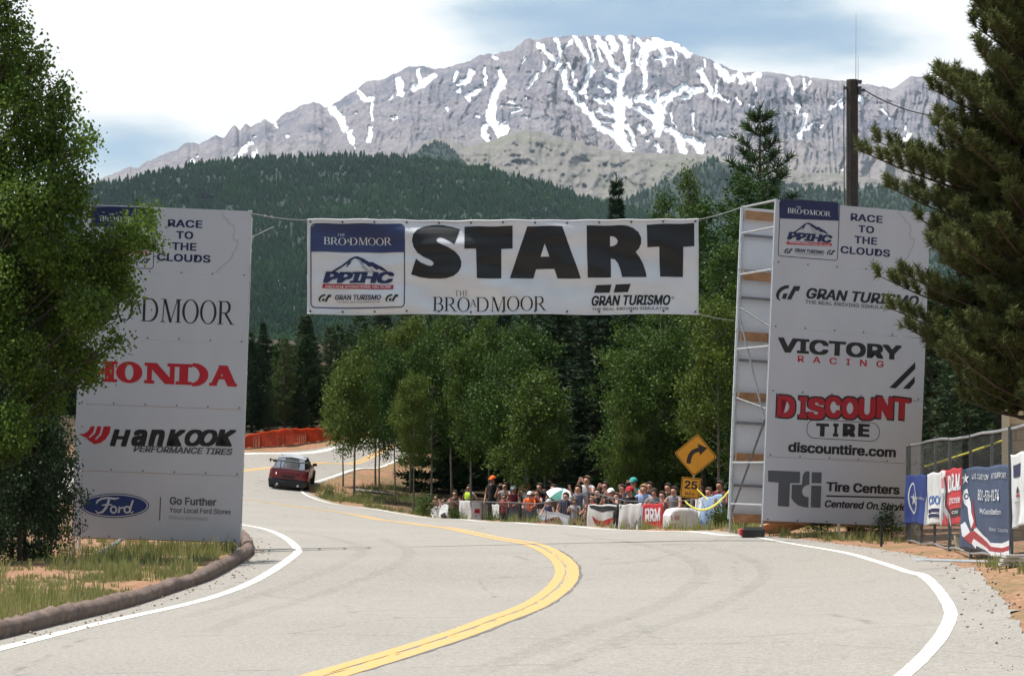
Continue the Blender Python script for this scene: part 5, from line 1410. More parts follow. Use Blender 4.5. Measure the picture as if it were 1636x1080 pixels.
# ---- shrubs along the bank and grass
for k, (x, yb, Y, s, lab) in enumerate([(678, 826, 86, .62, 'low green shrub at the left end of the spectator barriers'), (727, 830, 84, .45, 'small shrub in front of the white barrier banners'), (790, 832, 80, .5, 'small shrub below the orange capped spectator'), (868, 836, 75, .75, 'leafy shrub in front of the orange shirted child'), (1152, 838, 62, .6, 'shrub below the yellow tape by the scaffold leg'), (1310, 848, 51.5, .45, 'small shrub under the right sign by the white prop'), (1372, 852, 52, .6, 'yellow green shrub right of the white prop'), (1415, 858, 50.5, .5, 'scrubby shrub beside the short black post'), (525, 792, 103.6, .35, 'tiny shrub on the bank tip below the red car')]):
    tree('shrub', 'shrub', x, 0, Y, lab, 'shrub', 'low shrubs beside the road')
    o = [q for q in COL.objects if q.name.startswith('shrub')][-1]
    o.scale = (s, s, s); X = (x - CX) * Y / F; o.location = (X, Y, h1(X, Y) - .03)

def grass(name, label, regions, seed, dry=0.0):
    r = np.random.default_rng(seed); P0 = []; Hh = []
    for poly, n, hmin, hmax, ns in regions:
        X0, X1 = min(p.x for p in poly), max(p.x for p in poly); Y0_, Y1_ = min(p.y for p in poly), max(p.y for p in poly)
        x = X0 + (X1 - X0) * r.random(n * 4); y = Y0_ + (Y1_ - Y0_) * r.random(n * 4)
        k = inside(poly, x, y) & ~inside(road_poly, x, y) & (fbm(x * ns, y * ns, 3, seed) + .12 * r.random(n * 4) > .56)
        x, y = x[k][:n], y[k][:n]
        P0.append(np.stack([x, y, H(x, y)], -1)); Hh.append((hmin + (hmax - hmin) * r.random(len(x)) ** 2))
    P0 = np.concatenate(P0); Hh = np.concatenate(Hh); nb = 9
    b = np.repeat(P0, nb, 0); h = np.repeat(Hh, nb); n = len(b)
    a = r.random(n) * 6.283; rad = .07 * np.sqrt(r.random(n)) 
    b = b + np.stack([np.cos(a) * rad, np.sin(a) * rad, np.zeros(n) - .01], -1)
    h = h * (.5 + .7 * r.random(n)); lean = .35 * r.random(n) * h
    w = .006 + .006 * r.random(n); wa = r.random(n) * 6.283
    wv = np.stack([np.cos(wa) * w, np.sin(wa) * w, np.zeros(n)], -1)
    mid = b + np.stack([np.cos(a) * lean * .35, np.sin(a) * lean * .35, h * .6], -1)
    top = b + np.stack([np.cos(a) * lean, np.sin(a) * lean, h], -1)
    V = np.stack([b - wv, b + wv, mid + wv * .7, mid - wv * .7, top + wv * .1, top - wv * .1], 1).reshape(-1, 3)
    i = np.arange(n)[:, None] * 6
    Fc = np.concatenate([i + np.array([[0, 1, 2, 3]]), i + np.array([[3, 2, 4, 5]])], 0)
    t = np.repeat(np.clip(np.repeat(r.random(len(P0)), nb) * .7 + .3 * r.random(n) + dry, 0, 2), 6)
    return tag(link(name, np_mesh(name, V, Fc, False, t), M['grass']), label, 'grass', kind='stuff')
gp = lambda *p: [xy(G(*q)) for q in p]
bank = gp((-60, 1030), (0, 1000), (150, 962), (300, 925), (385, 880), (380, 866), (240, 868), (110, 900), (0, 930), (-80, 940))
bank2 = [Vector((-9.5, 30, 0)), Vector((-5.0, 46.5, 0)), Vector((-5.2, 52, 0)), Vector((-12, 56, 0)), Vector((-14, 36, 0))]
grass('grass', 'green and straw grass tufts on the bank behind the kerb', [(bank, 620, .08, .34, .9), (bank2, 900, .12, .36, .8)], 3)
grass('dry_grass', 'short straw coloured dry grass and stubble on the bank behind the kerb', [(bank, 2600, .02, .10, 2.3), (bank2, 900, .03, .12, 2.0)], 13, .75)
knoll = [xy(P(500, 790, 104.5)), xy(P(540, 800, 101)), xy(P(620, 812, 96)), xy(P(690, 822, 86)), xy(P(720, 800, 95)), xy(P(640, 770, 112)), xy(P(560, 770, 110)), xy(P(510, 778, 108))]
grass('grass', 'green grass on the wooded bank inside the far bend', [(knoll, 1500, .10, .40, .7)], 4)
rightv = [Vector((4.3, 49.6, 0)), Vector((7.4, 47.6, 0)), Vector((8.4, 54, 0)), Vector((4.6, 56, 0))]
right2 = [Vector((6.2, 28, 0)), Vector((6.4, 38, 0)), Vector((9, 40, 0)), Vector((9, 27, 0))]
crowdv = [Vector((2.8, 60.5, 0)), Vector((4.6, 54, 0)), Vector((5.3, 60, 0)), Vector((4.4, 64, 0)), Vector((1.0, 72, 0)), Vector((-1.6, 80, 0)), Vector((-1, 74, 0)), Vector((1.6, 65.5, 0))]
grass('grass', 'sparse grass under the right sign and along the fence foot', [(rightv, 500, .08, .28, 1.1), (right2, 350, .06, .22, .7), (crowdv, 700, .10, .35, .8)], 6)
# ---------------------------------------------------------------- poles
def pole(label, x, ytop, Y, dia, extras):
    X = (x - CX) * Y / F; z0 = h1(X, Y); zt = CAMZ + (HY - ytop) * Y / F
    t = thing('utility_pole', label, 'pole', (X, Y, z0))
    mb = MB(); hh = zt - z0
    mb.tube([(0, 0, -.3), (0, 0, hh * .5), (0.0, 0, hh)], [dia * .56, dia * .53, dia * .5], 14); mb.build('shaft', M['pole_wood'], t, smooth=False)
    if extras:
        k = Y / F
        mb = MB(); mb.tube([(.07, -.02, hh - .05), (.075, -.02, hh + 107 * k)], [.010, .004], 6); mb.build('antenna', M['galv'], t)
        mb = MB(); mb.tube([(.115, -.02, hh - .1), (.12, -.02, hh + 38 * k)], [.008, .004], 6); mb.build('antenna', M['galv'], t)
        mb = MB(); mb.box((.13, -.06, hh - .05), (.10, .12, .06)); mb.tube([(.13, -.06, hh - .22), (.2, -.06, hh - .22)], .018, 6); mb.box((.15, -.03, hh - .22), (.06, .10, .16)); mb.build('bracket', M['dark_steel'], t)
        mb = MB(); mb.ball((.22, -.06, hh - .22), .045, 8, 6, (1, 1, .8)); mb.build('insulator', M['dark_steel'], t)
        mb = MB(); mb.tube([(-.17, -.04, hh - .12), (-.175, -.05, hh - 1.0), (-.165, -.05, hh - 2.4), (-.165, -.05, hh - 4.0)], .012, 6)
        mb.build('conduit', M['dark_steel'], t)
        mb = MB(); mb.box((-.15, -.03, hh - .17), (.07, .09, .05)); mb.build('bracket', M['dark_steel'], t)
        mb = MB(); a = Vector((.24, -.06, hh - .22)); c = P(1500, 186, Y + 3) - t.location
        c2_ = P(1760, 235, Y + 8) - t.location
        mb.tube([a.lerp(c, i / 8) - Vector((0, 0, .10 * 4 * (i / 8) * (1 - i / 8))) for i in range(9)] + [c.lerp(c2_, i / 4) for i in range(1, 5)], .013, 6)
        mb.build('overhead_cable', M['dark_steel'], t)
    return t
pole('dark wooden utility pole with whip antenna rising behind the right tower', 1361.5, 128, 53, .235, True)
pole('grey wooden pole stub poking out of the leafy tree at left', 82.5, 153, 52.5, .19, False)

# ---------------------------------------------------------------- yellow warning sign
M['sign_yellow'] = mat('sign_yellow', (.62, .27, .015), .45, .08, 4)
M['sign_back'] = mat('sign_back', (.32, .33, .34), .5, .15, 8, metal=.7)
Ys_ = 64.0; k = Ys_ / F
q = P(1098, 850, Ys_); z0 = h1(q.x, Ys_)
ws = thing('warning_sign', 'yellow diamond curve sign with black arrow and 25 mph plate', 'road sign', (q.x, Ys_, z0), (0, R(5.5), R(-6)))
mb = MB(); mb.box((0, .035, (CAMZ + (HY - 700) * k - z0) / 2 - .15), (.05, .045, CAMZ + (HY - 700) * k - z0 + .3)); mb.build('post', M['sign_back'], ws)
cz = CAMZ + (HY - 727.5) * k - z0 + .02
hd = 34.5 * k
def dia(s, r=.06, tl=R(0)):
    pts = []
    for a in (90, 180, 270, 0):
        c = Vector((math.cos(R(a)), 0, math.sin(R(a)))) * (s - r * 1.414)
        pts += [(c.x + r * math.cos(R(a + d)), c.z + r * math.sin(R(a + d))) for d in (-45, -15, 15, 45)]
    return pts
mb = MB(); mb.prism([(x, z + cz) for x, z in dia(hd)], -.004, .004); dm = mb.build('diamond_plate', M['sign_yellow'], ws)
b = Board(1104.5, 727.5, R(7), k, lift=.0)
def flat(nm, m, verts, faces, par, y): 
    me = bpy.data.meshes.new(nm); me.from_pydata([(x, y, z) for x, z in verts], [], faces)
    bm = bmesh.new(); bm.from_mesh(me)
    for f in bm.faces:
        f.normal_update()
        if f.normal.y > 0: f.normal_flip()
    bm.to_mesh(me); bm.free()
    return link(nm, me, m, par)
a_, b_ = dia(hd * .955), dia(hd * .915); n = len(a_)
flat('border', INK['sign_black'], [(x, z + cz) for x, z in a_ + b_], [(i, (i + 1) % n, n + (i + 1) % n, n + i) for i in range(n)], dm, -.0065)
s1 = stroke([(-.155, -.21), (-.150, -.10), (-.125, .0), (-.07, .085), (.01, .13), (.07, .15)], .105)
head = ([(.02, .29), (.265, .205), (.105, .015)], [(0, 1, 2)])
v1 = [(x * 1.0, z + cz - .01) for x, z in s1[0]]; flat('arrow', INK['sign_black'], v1 + [(x, z + cz - .01) for x, z in head[0]], s1[1] + [tuple(i + len(v1) for i in f) for f in head[1]], dm, -.0068)
pz = CAMZ + (HY - 779) * k - z0
mb = MB(); mb.box((-.045, 0, pz), (31 * k, .008, 33 * k)); pm = mb.build('speed_plate', M['sign_yellow'], ws, bevel=.0)
mb2 = []
g = text_geo('25', .03); 
def put(gs, cx, cz_, w, h, m, par, y):
    vs = []; fs = []
    for i, (v, f) in enumerate(gs if isinstance(gs, list) else [gs]):
        b0 = len(vs); vs += [(cx + (x - .5) * w, y - i * .0002, cz_ + (z - .5) * h) for x, z in v]; fs += [tuple(j + b0 for j in q) for q in f]
    me = bpy.data.meshes.new('lettering'); me.from_pydata(vs, [], fs)
    bm = bmesh.new(); bm.from_mesh(me)
    for f in bm.faces:
        f.normal_update()
        if f.normal.y > 0: f.normal_flip()
    bm.to_mesh(me); bm.free()
    return link('lettering', me, m, par)
put(g, -.045, pz + .07, .31, .20, INK['sign_black'], pm, -.006); put(text_geo('M.P.H.', .02), -.045, pz - .145, .24, .07, INK['sign_black'], pm, -.006)
w_, h_ = 29 * k, 31 * k; fr = [(-w_ / 2, -h_ / 2), (w_ / 2, -h_ / 2), (w_ / 2, h_ / 2), (-w_ / 2, h_ / 2)]
flat('border', INK['sign_black'], [(x - .045, z + pz) for x, z in fr] + [(x * .93 - .045, z * .93 + pz) for x, z in fr], [(i, (i + 1) % 4, 4 + (i + 1) % 4, 4 + i) for i in range(4)], pm, -.0065)

# ---------------------------------------------------------------- chain link fence and its banners
M['mesh_wire'] = mat('fence_wire', (.10, .10, .10), .6, .2, 20, metal=.4)
fence_pts = [P(1449, 876, 49), P(1516, 879, 43), P(1636, 888, 35), P(1790, 900, 29.5)]
for p in fence_pts: p.z = h1(p.x, p.y)
FH = 1.83
ft = thing('chain_link_fence', 'dark chain link fence on steel posts running along the right verge', 'fence', tuple(fence_pts[0]))
fo_ = fence_pts[0]
def along(u):   # u in metres from the far end
    for a, c in zip(fence_pts[:-1], fence_pts[1:]):
        L = (c - a).length
        if u <= L or c is fence_pts[-1]:
            d = (c - a).normalized(); p = a + d * u; return Vector((p.x, p.y, h1(p.x, p.y) * .3 + (a.lerp(c, u / L)).z * .7)), d
        u -= L
TOT = sum((c - a).length for a, c in zip(fence_pts[:-1], fence_pts[1:]))
def topz(u): return FH - .012 * math.sin(u * 1.1) + .004 * math.sin(u * 2.7)
upx = {}
for u in np.arange(0, TOT, .05):
    p, d = along(u); upx[round(CX + p.x * F / p.y, 1)] = u
def u_at(px): return upx[min(upx, key=lambda q: abs(q - px))]
for px in (1449.2, 1454, 1472, 1493, 1517, 1551, 1583, 1616, 1665, 1720):
    p, d = along(u_at(px)); mb = MB(); ln = rnd.gauss(0, .012)
    mb.tube([p - fo_ + Vector((0, 0, -.3)), p - fo_ + Vector((ln, 0, topz(u_at(px)) + .03))], .030 if px < 1452 or px in (1517, 1616) else .024, 8); mb.build('post', M['dark_steel'], ft)
mb = MB(); mb.tube([along(u)[0] - fo_ + Vector((0, 0, topz(u))) for u in np.arange(0, TOT, .5)], .021, 8); mb.build('top_rail', M['galv'], ft)
mb = MB(); mb.tube([along(u)[0] - fo_ + Vector((0, 0, .05 + .02 * math.sin(u * 2))) for u in np.arange(0, TOT, .5)], .018, 8); mb.build('bottom_rail', M['galv'], ft)
V = []; Fc = []; wv_ = .0012
for s in (-1, 1):
    for u0 in np.arange(-FH, TOT + FH, .10):
        pts = []
        for t_ in np.linspace(.06, FH - .02, 8):
            u = u0 + s * t_ * .95 + (FH if s < 0 else 0)
            if 0 <= u <= TOT: pts.append(along(u)[0] - fo_ + Vector((.004 * s, 0, t_)))
        for a, c in zip(pts[:-1], pts[1:]):
            b0 = len(V); d = (c - a).normalized(); n1 = d.cross(Vector((1, 0, 0))).normalized() * wv_; n2 = Vector((1, 0, 0)) * wv_
            V += [a + n1, a - n1 * .5 + n2, a - n1 * .5 - n2, c + n1, c - n1 * .5 + n2, c - n1 * .5 - n2]
            Fc += [(b0, b0 + 1, b0 + 4, b0 + 3), (b0 + 1, b0 + 2, b0 + 5, b0 + 4), (b0 + 2, b0, b0 + 3, b0 + 5)]
link('wire_mesh', np_mesh('wire_mesh', [tuple(v) for v in V], Fc), M['mesh_wire'], ft)

M['tape'] = mat('yellow_tape', (.72, .68, .07), .5, .1, 6)
def clothmat(name, col, rough=.6):
    m, nt, bs, o = newmat(name); n = noise(nt, 3, 4)
    nt.links.new(ramp(nt, n, [(.3, tuple(q * .85 for q in col)), (.7, tuple(min(1, q * 1.1) for q in col))]), bs.inputs['Base Color'])
    bs.inputs['Roughness'].default_value = rough
    return m
def hung(name, label, cat, O, ex, ez, w, h, base_col, marks, fold=.02, seed=0, group=None, flare=0.0, waist=None):
    """a cloth banner hung on a fence: O upper left corner, ex along, ez up; marks drawn in unit coordinates (0..1, 0..1 from the top left)"""
    rr = random.Random(seed); ph = [rr.random() * 6 for _ in range(4)]
    nrm = ex.cross(ez).normalized()
    if nrm.dot(O) > 0: nrm = -nrm
    def at(u, v, lift=0):
        f = fold * (.25 + .75 * v) * (math.sin(u * 9 + ph[0]) + .6 * math.sin(u * 17 + ph[1] + v * 2) + .5 * math.sin(v * 7 + ph[2] + u * 3))
        du = (waist(v) if waist else 0) * (u - .5) + flare * v * (u - .5)
        dz = -.012 * math.sin(u * math.pi * 4 + ph[3]) * (1 - v) + .02 * math.sin(u * 5 + ph[1]) * v
        return ex * ((u + du) * w) - ez * (v * h) + ez * dz + nrm * (f + .03 + lift)
    root = thing(name, label, cat, tuple(O), group=group)
    nu, nv = 30, 30
    V = [tuple(at(i / nu, k / nv)) for k in range(nv + 1) for i in range(nu + 1)]
    Fc = [(k * (nu + 1) + i, k * (nu + 1) + i + 1, (k + 1) * (nu + 1) + i + 1, (k + 1) * (nu + 1) + i) for k in range(nv) for i in range(nu)]
    o = link('cloth', np_mesh('cloth', V, Fc, True), base_col, root)
    sm = o.modifiers.new('thickness', 'SOLIDIFY'); sm.thickness = .003; sm.offset = 0
    lay = {}
    for i, (key, g) in enumerate(marks):
        for gg in (g if isinstance(g, list) else [g]):
            lay.setdefault(key, []).append((gg, i))
    for key, gs in lay.items():
        bm = bmesh.new()
        for (v, f), i in gs:
            vv = [bm.verts.new((x, i * 1.0, y)) for x, y in v]
            for q in f:
                try: bm.faces.new([vv[j] for j in q])
                except ValueError: pass
        for ax in (0, 2):
            for c in np.arange(1 / 15, 1, 1 / 15):
                no = Vector((1, 0, 0)) if ax == 0 else Vector((0, 0, 1))
                bmesh.ops.bisect_plane(bm, geom=bm.verts[:] + bm.edges[:] + bm.faces[:], plane_co=no * c, plane_no=no)
        for v in bm.verts: v.co = at(v.co.x, v.co.z, .007 + v.co.y * .0012)
        for f in bm.faces:
            f.normal_update()
            if f.normal.dot(nrm) < 0: f.normal_flip()
        me = bpy.data.meshes.new('print'); bm.to_mesh(me); bm.free()
        link('print', me, INK[key], root)
    return root
def tb(s, cx, cy, w, h, bold=.02, shear=0):
    return [([(cx + (x - .5) * w, cy - (y - .5) * h) for x, y in v], f) for v, f in text_geo(s, bold, shear)]
def poly(p): return curve_fill([p])
def band(p, w): return stroke(p, w)
def fence_banner(px0, px1, y0, y1, *a, **kw):
    u0, u1 = u_at(px0), u_at(px1); p0, _ = along(u0); p1, _ = along(u1)
    zt = CAMZ + (HY - y0) * p0.y / F; zt1 = CAMZ + (HY - kw.pop('y0b', y0)) * p1.y / F
    O = Vector((p0.x, p0.y, zt)); e = Vector((p1.x, p1.y, zt1)) - O; w = e.length
    h = (y1 - y0) * (p0.y + p1.y) / 2 / F
    return hung(a[0], a[1], 'banner', O, e.normalized(), Vector((0, 0, 1)), w, h, *a[2:], group='banners tied to the chain link fence', **kw)
c_blue = clothmat('royal_blue_cloth', (.016, .040, .19)); c_white = clothmat('white_cloth', (.66, .66, .66)); c_red = clothmat('red_cloth', (.50, .025, .035)); c_navy = clothmat('navy_cloth', (.035, .060, .125)); c_offw = clothmat('off_white_cloth', (.55, .54, .52)); c_black = clothmat('black_cloth', (.016, .016, .018)); c_grey = clothmat('grey_cloth', (.24, .25, .28)); c_sky = clothmat('pale_blue_cloth', (.30, .42, .62))
star = lambda cx, cy, r, n=5, q=.42: [(cx + (r if i % 2 == 0 else r * q) * math.sin(math.pi * i / n), cy - (r if i % 2 == 0 else r * q) * math.cos(math.pi * i / n)) for i in range(2 * n)]
fence_banner(1449.5, 1483, 760, 838, 'fence_banner', 'royal blue banner with white ring emblem at the far fence end', c_blue,
             [('silver', ring(.36, .48, .17, .33, .035, .045, 32)), ('silver', poly([(.40, .36), (.44, .45), (.58, .45), (.47, .52), (.50, .64), (.40, .56), (.30, .62), (.34, .50), (.26, .44), (.36, .44)])), ('silver', tb('SUBARU', .72, .475, .40, .05, .01)), ('lightgrey', poly([(.94, .55), (.99, .4), (1, .99), (.92, 1)]))], fold=.03, seed=1, y0b=758, flare=.03)
fence_banner(1484, 1514, 757, 841, 'fence_banner', 'white banner with blue lettering and stripes beside the royal blue one', c_white,
             [('pink', poly([(.80, .15), (.95, .12), (.96, .30), (.82, .32)])), ('blue', tb('CDOL', .42, .53, .56, .17, .02)), ('navy', poly([(.12, .70), (.72, .69), (.72, .76), (.14, .77)])), ('navy', poly([(.14, .80), (.66, .80), (.66, .87), (.16, .86)])), ('lightgrey', band([(.90, .4), (.94, .7), (.88, 1.0)], .08))], fold=.03, seed=2, y0b=752)
fence_banner(1507.5, 1540, 752, 841, 'fence_banner', 'red banner lettered D.R.M. overlapping the white one', c_red,
             [('black', poly([(.40, .725), (1, .71), (1, .86), (.40, .865)])), ('lightgrey', band([(.10, .10), (.20, .35), (.12, .6), (.30, .80), (.42, 1.0)], .10)), ('black', band([(.17, .12), (.26, .38), (.24, .6), (.36, .74)], .05)), ('white', tb('D.R.M.', .65, .25, .66, .30, .035)), ('white', tb('Concrete', .66, .56, .58, .13, .012, .2)), ('white', tb('CO', .72, .785, .26, .05, .02))], fold=.02, seed=3, y0b=746)
fence_banner(1541, 1617, 748, 886, 'fence_banner', 'large navy banner with red and white waving stripes below', c_navy,
             [('white', poly([(.02, .70), (.10, .66), (.20, .80), (.36, .85), (.30, .98), (.18, .90), (.05, .84)])), ('white', poly([(.30, .70), (.46, .80), (.66, .86), (.84, .85), (.985, .80), (.99, .99), (.70, 1.0), (.40, .96), (.22, .92)])),
              ('darkred', poly([(.07, .86), (.22, .77), (.30, .77), (.48, .85), (.66, .90), (.84, .90), (.985, .86), (.985, .91), (.84, .95), (.62, .955), (.44, .92), (.27, .86), (.20, .94)])), ('darkred', poly([(.22, .36), (.25, .46), (.31, .64), (.33, .73), (.22, .75), (.24, .60)])), ('white', poly([(.06, .27), (.13, .25), (.16, .34), (.20, .44), (.22, .55), (.28, .66), (.22, .74), (.17, .62), (.14, .48), (.08, .44), (.04, .36)])), ('deepnavy', ring(.115, .345, .045, .04, .02, .02, 12)),
              ('white', poly(star(.10, .125, .075, 5, .4))), ('white', tb('U.S. CUSTOM', .41, .115, .36, .062, .012)), ('white', tb('AT SUPPORT', .80, .115, .28, .062, .012)), ('white', tb('800-576-9174', .60, .33, .46, .125, .014)), ('white', tb('MyCustomStation', .64, .52, .44, .075, .010)), ('silver', tb('Motor Sports', .80, .71, .30, .05, .008))], fold=.022, seed=4, y0b=742, flare=.02)
ws_ = fence_banner(1616, 1665, 727, 846, 'fence_banner', 'white sponsor banner pulled tight at the right picture edge', c_white,
             [('navy', poly([(.10, .14), (.42, .15), (.42, .33), (.12, .31)])), ('black', poly([(.22, .50), (.27, .44), (.33, .52), (.22, .54)])), ('darkred', poly([(.20, .55), (.34, .55), (.34, .59), (.20, .58)])), ('grey', tb('TWIN TEAM', .28, .655, .30, .025, .008)), ('black', ring(.72, .55, .10, .10, .04, .04)), ('pink', poly([(.6, .25), (.95, .25), (.95, .36), (.6, .36)]))], fold=.03, seed=5, y0b=716, waist=lambda v: -.10 * math.sin(math.pi * v))
# yellow cord strung behind the fence
mb = MB(); o_ = P(1478, 745, 52)
mb.tube([(0, 0, 0), P(1545, 724, 51) - o_, P(1604, 703, 50) - o_], .022, 6)
tag(mb.build('yellow_pole', M['tape']), 'long thin yellow bar slanting behind the chain link fence', 'bar'); bpy.data.objects['yellow_pole'].location = o_
# loose bits at the fence foot
q = G(1528, 878); q = Vector((q.x - .05, q.y - .5, 0)); q.z = h1(q.x, q.y)
mb = MB(); mb.tube([(0, 0, .0), (.02, 0, .05), (-.03, 0, .20), (-.06, .02, .26)], [.05, .07, .045, .02], 8); mb.box((.08, 0, .04), (.18, .10, .05))
o = mb.build('litter', clothmat('cream_paper', (.62, .56, .40)), bevel=.01); o.location = q; tag(o, 'crumpled cream paper bag at the foot of the fence', 'litter')
p, d = along(u_at(1598)); mb = MB(); mb.tube([(-.9, .9, .02), (.5, -.9, .03)], .025, 6); o = mb.build('loose_pipe', M['galv']); o.location = (p.x - .2, p.y - .1, h1(p.x - .2, p.y) + .02); tag(o, 'loose pale steel pipe lying along the fence bottom', 'pipe')
q = G(1630, 905); mb = MB()
for i in range(3): mb.box((.0 + i * .02, 0, .03 + i * .055), (.55, .16, .035), Matrix.Rotation(.12 * i, 3, 'Z'))
o = mb.build('timber_offcut', clothmat('pale_timber', (.52, .50, .46))); o.location = q; tag(o, 'small stack of pale boards by the right picture edge', 'boards')
q = P(1628, 850, 36.5); mb = MB(); z_ = h1(q.x, q.y)
mb.box((0, 0, .35), (.62, .5, .5)); mb.box((0, 0, .64), (.5, .42, .10)); mb.tube([(-.2, -.28, .1), (-.2, .28, .1)], .1, 10); mb.tube([(.2, -.28, .1), (.2, .28, .1)], .1, 10)
o = mb.build('equipment_box', clothmat('black_plastic', (.02, .02, .022)), bevel=.02); o.location = (q.x + .45, q.y, z_); tag(o, 'black equipment box behind the fence under the white banner', 'box')

# ---------------------------------------------------------------- beige building
M['block'] = None
m, nt, bs, o = newmat('painted_block')
br = nt.nodes.new('ShaderNodeTexBrick'); br.inputs['Scale'].default_value = 1; br.inputs['Brick Width'].default_value = .4; br.inputs['Row Height'].default_value = .2; br.inputs['Mortar Size'].default_value = .012
br.inputs['Color1'].default_value = (.34, .30, .20, 1); br.inputs['Color2'].default_value = (.37, .32, .22, 1); br.inputs['Mortar'].default_value = (.22, .19, .13, 1)
tc = nt.nodes.new('ShaderNodeTexCoord'); mp = nt.nodes.new('ShaderNodeMapping'); mp.inputs['Rotation'].default_value = (R(90), 0, 0)
nt.links.new(tc.outputs['Object'], mp.inputs['Vector']); nt.links.new(mp.outputs[0], br.inputs['Vector']); nt.links.new(br.outputs['Color'], bs.inputs['Base Color']); bs.inputs['Roughness'].default_value = .85
bump(nt, bs, br.outputs['Fac'], -.4, .01)
c = P(1605, 740, 47); z0 = h1(c.x, 47)
bt = thing('shed_building', 'beige shed with block base behind the fence at the right edge', 'building', (c.x, 47, z0), (0, 0, R(-11.5)))
mb = MB(); mb.box((2.5, 2.0, .95), (5.0, 4.0, 2.3)); mb.build('block_wall', m, bt)
mb = MB(); mb.box((2.5, 2.0, 2.66), (4.98, 3.98, 1.12)); mb.build('upper_wall', mat('beige_siding', (.60, .52, .36), .7, .1, 2), bt)
mb = MB(); mb.box((.02, -.02, 1.5), (.14, .14, 3.42)); mb.build('corner_trim', mat('cream_trim', (.62, .57, .42), .6, .06, 2), bt)
mb = MB(); mb.prism([(-.35, 3.22), (5.35, 3.22), (5.35, 3.36), (2.5, 4.3), (-.35, 3.36)], -.35, 4.35); mb.build('roof', mat('brown_roof', (.12, .085, .06), .8, .25, 6), bt)

# ---------------------------------------------------------------- orange safety fence on the far bend
m, nt, bs, o = newmat('orange_net')
n = noise(nt, 2.5, 4, .6)
nt.links.new(ramp(nt, n, [(.3, (.58, .05, .010)), (.7, (.80, .12, .025))]), bs.inputs['Base Color']); bs.inputs['Roughness'].default_value = .55
tr = nt.nodes.new('ShaderNodeBsdfTranslucent'); tr.inputs['Color'].default_value = (.7, .10, .02, 1); ms = nt.nodes.new('ShaderNodeMixShader'); ms.inputs[0].default_value = .35
nt.links.new(bs.outputs[0], ms.inputs[1]); nt.links.new(tr.outputs[0], ms.inputs[2]); nt.links.new(ms.outputs[0], o.inputs['Surface'])
op = [(340, 722, 691, 117.5), (385, 720, 697, 119.5), (395, 719, 695, 120), (405, 718.5, 692, 120.6), (416, 718, 690.5, 121), (440, 717, 687, 122.2), (455, 716, 684.8, 123), (475, 715, 684.5, 124), (490, 714, 684, 124.6), (515, 711, 683.5, 126), (535, 709, 683, 127), (558, 706, 686, 128.5), (585, 702, 688, 130), (620, 697, 686, 133)]
f0 = P(455, 716, 123)
ot = thing('safety_fence', 'orange plastic safety net strung along the far side of the bend', 'fence', (f0.x, f0.y, h1(f0.x, f0.y)))
pts = []
for x, yb, yt, Y in op:
    X = (x - CX) * Y / F; zb = h1(X, Y); pts.append((Vector((X, Y, zb)), CAMZ + (HY - yt) * Y / F))
base = spline([p for p, _ in pts], .25); tops = spline([Vector((p.x, p.y, z)) for p, z in pts], .25)
nn = 160; rows = 13
V = []
def samp(a, t): q = t * (len(a) - 1); i = min(len(a) - 2, int(q)); return a[i].lerp(a[i + 1], q - i)
for k in range(rows):
    for i in range(nn + 1):
        b_, t_ = samp(base, i / nn), samp(tops, i / nn)
        p = b_.lerp(t_, .03 + .97 * k / (rows - 1)); V.append(tuple(p + Vector((0, .05 * math.sin(i * .33 + k * .4) + .03 * math.sin(i * .9), .02 * math.sin(i * .7))) - Vector(ot.location)))
# net strands: bands with gaps between them
Fc = []
for k in range(rows - 1):
    for i in range(nn):
        a = k * (nn + 1) + i
        Fc.append((a, a + 1, a + nn + 2, a + nn + 1))
me = np_mesh('net', V, Fc); net = link('net', me, m, ot)
w_ = net.modifiers.new('mesh', 'WIREFRAME'); w_.thickness = .055; w_.use_replace = True; w_.use_even_offset = False
for x in (372, 414, 455, 489, 524, 556, 600):
    i = min(range(len(base)), key=lambda j: abs(CX + base[j].x * F / base[j].y - x)); t_ = i / (len(base) - 1); b_, c_ = base[i], samp(tops, t_)
    mb = MB(); mb.tube([b_ - Vector(ot.location) - Vector((0, -.08, .2)), c_ - Vector(ot.location) + Vector((0, .08, .05))], .028, 6); mb.build('post', M['rust'], ot)

# ---------------------------------------------------------------- the red car
M['car_red'] = mat('dark_red_paint', (.15, .008, .014), .35, .12, 1.5, coat=.35)
M['car_black'] = mat('black_trim', (.012, .012, .013), .45, .2, 4)
M['glass'] = None
m, nt, bs, o = newmat('car_glass'); bs.inputs['Base Color'].default_value = (.11, .12, .15, 1); bs.inputs['Roughness'].default_value = .12; bs.inputs['Metallic'].default_value = .0; bs.inputs['Specular IOR Level'].default_value = 1.0; bs.inputs['Coat Weight'].default_value = .6; M['glass'] = m
M['tyre'] = mat('tyre', (.015, .015, .015), .85, .2, 8)
M['lamp_red'] = mat('tail_lamp_lens', (.45, .03, .03), .15, .1, 3, coat=1)
M['lamp_glint'] = None
m, nt, bs, o = newmat('lens_sun_glint'); bs.inputs['Emission Color'].default_value = (1, .55, .5, 1); bs.inputs['Emission Strength'].default_value = 1.2; bs.inputs['Base Color'].default_value = (.6, .1, .1, 1); M['lamp_glint'] = m  # glow stands in for sunlight reflected off the left lens
M['roof_highlight'] = mat('roof_highlight_grey', (.30, .30, .33), .35, .05, 2, coat=.3)  # pale grey puts the roof's highlight into its colour
Yc = 108.0; cpx = 466
cX = (cpx - CX) * Yc / F
car = thing('race_car', 'dark red race car with rear wing driving away round the bend', 'car')
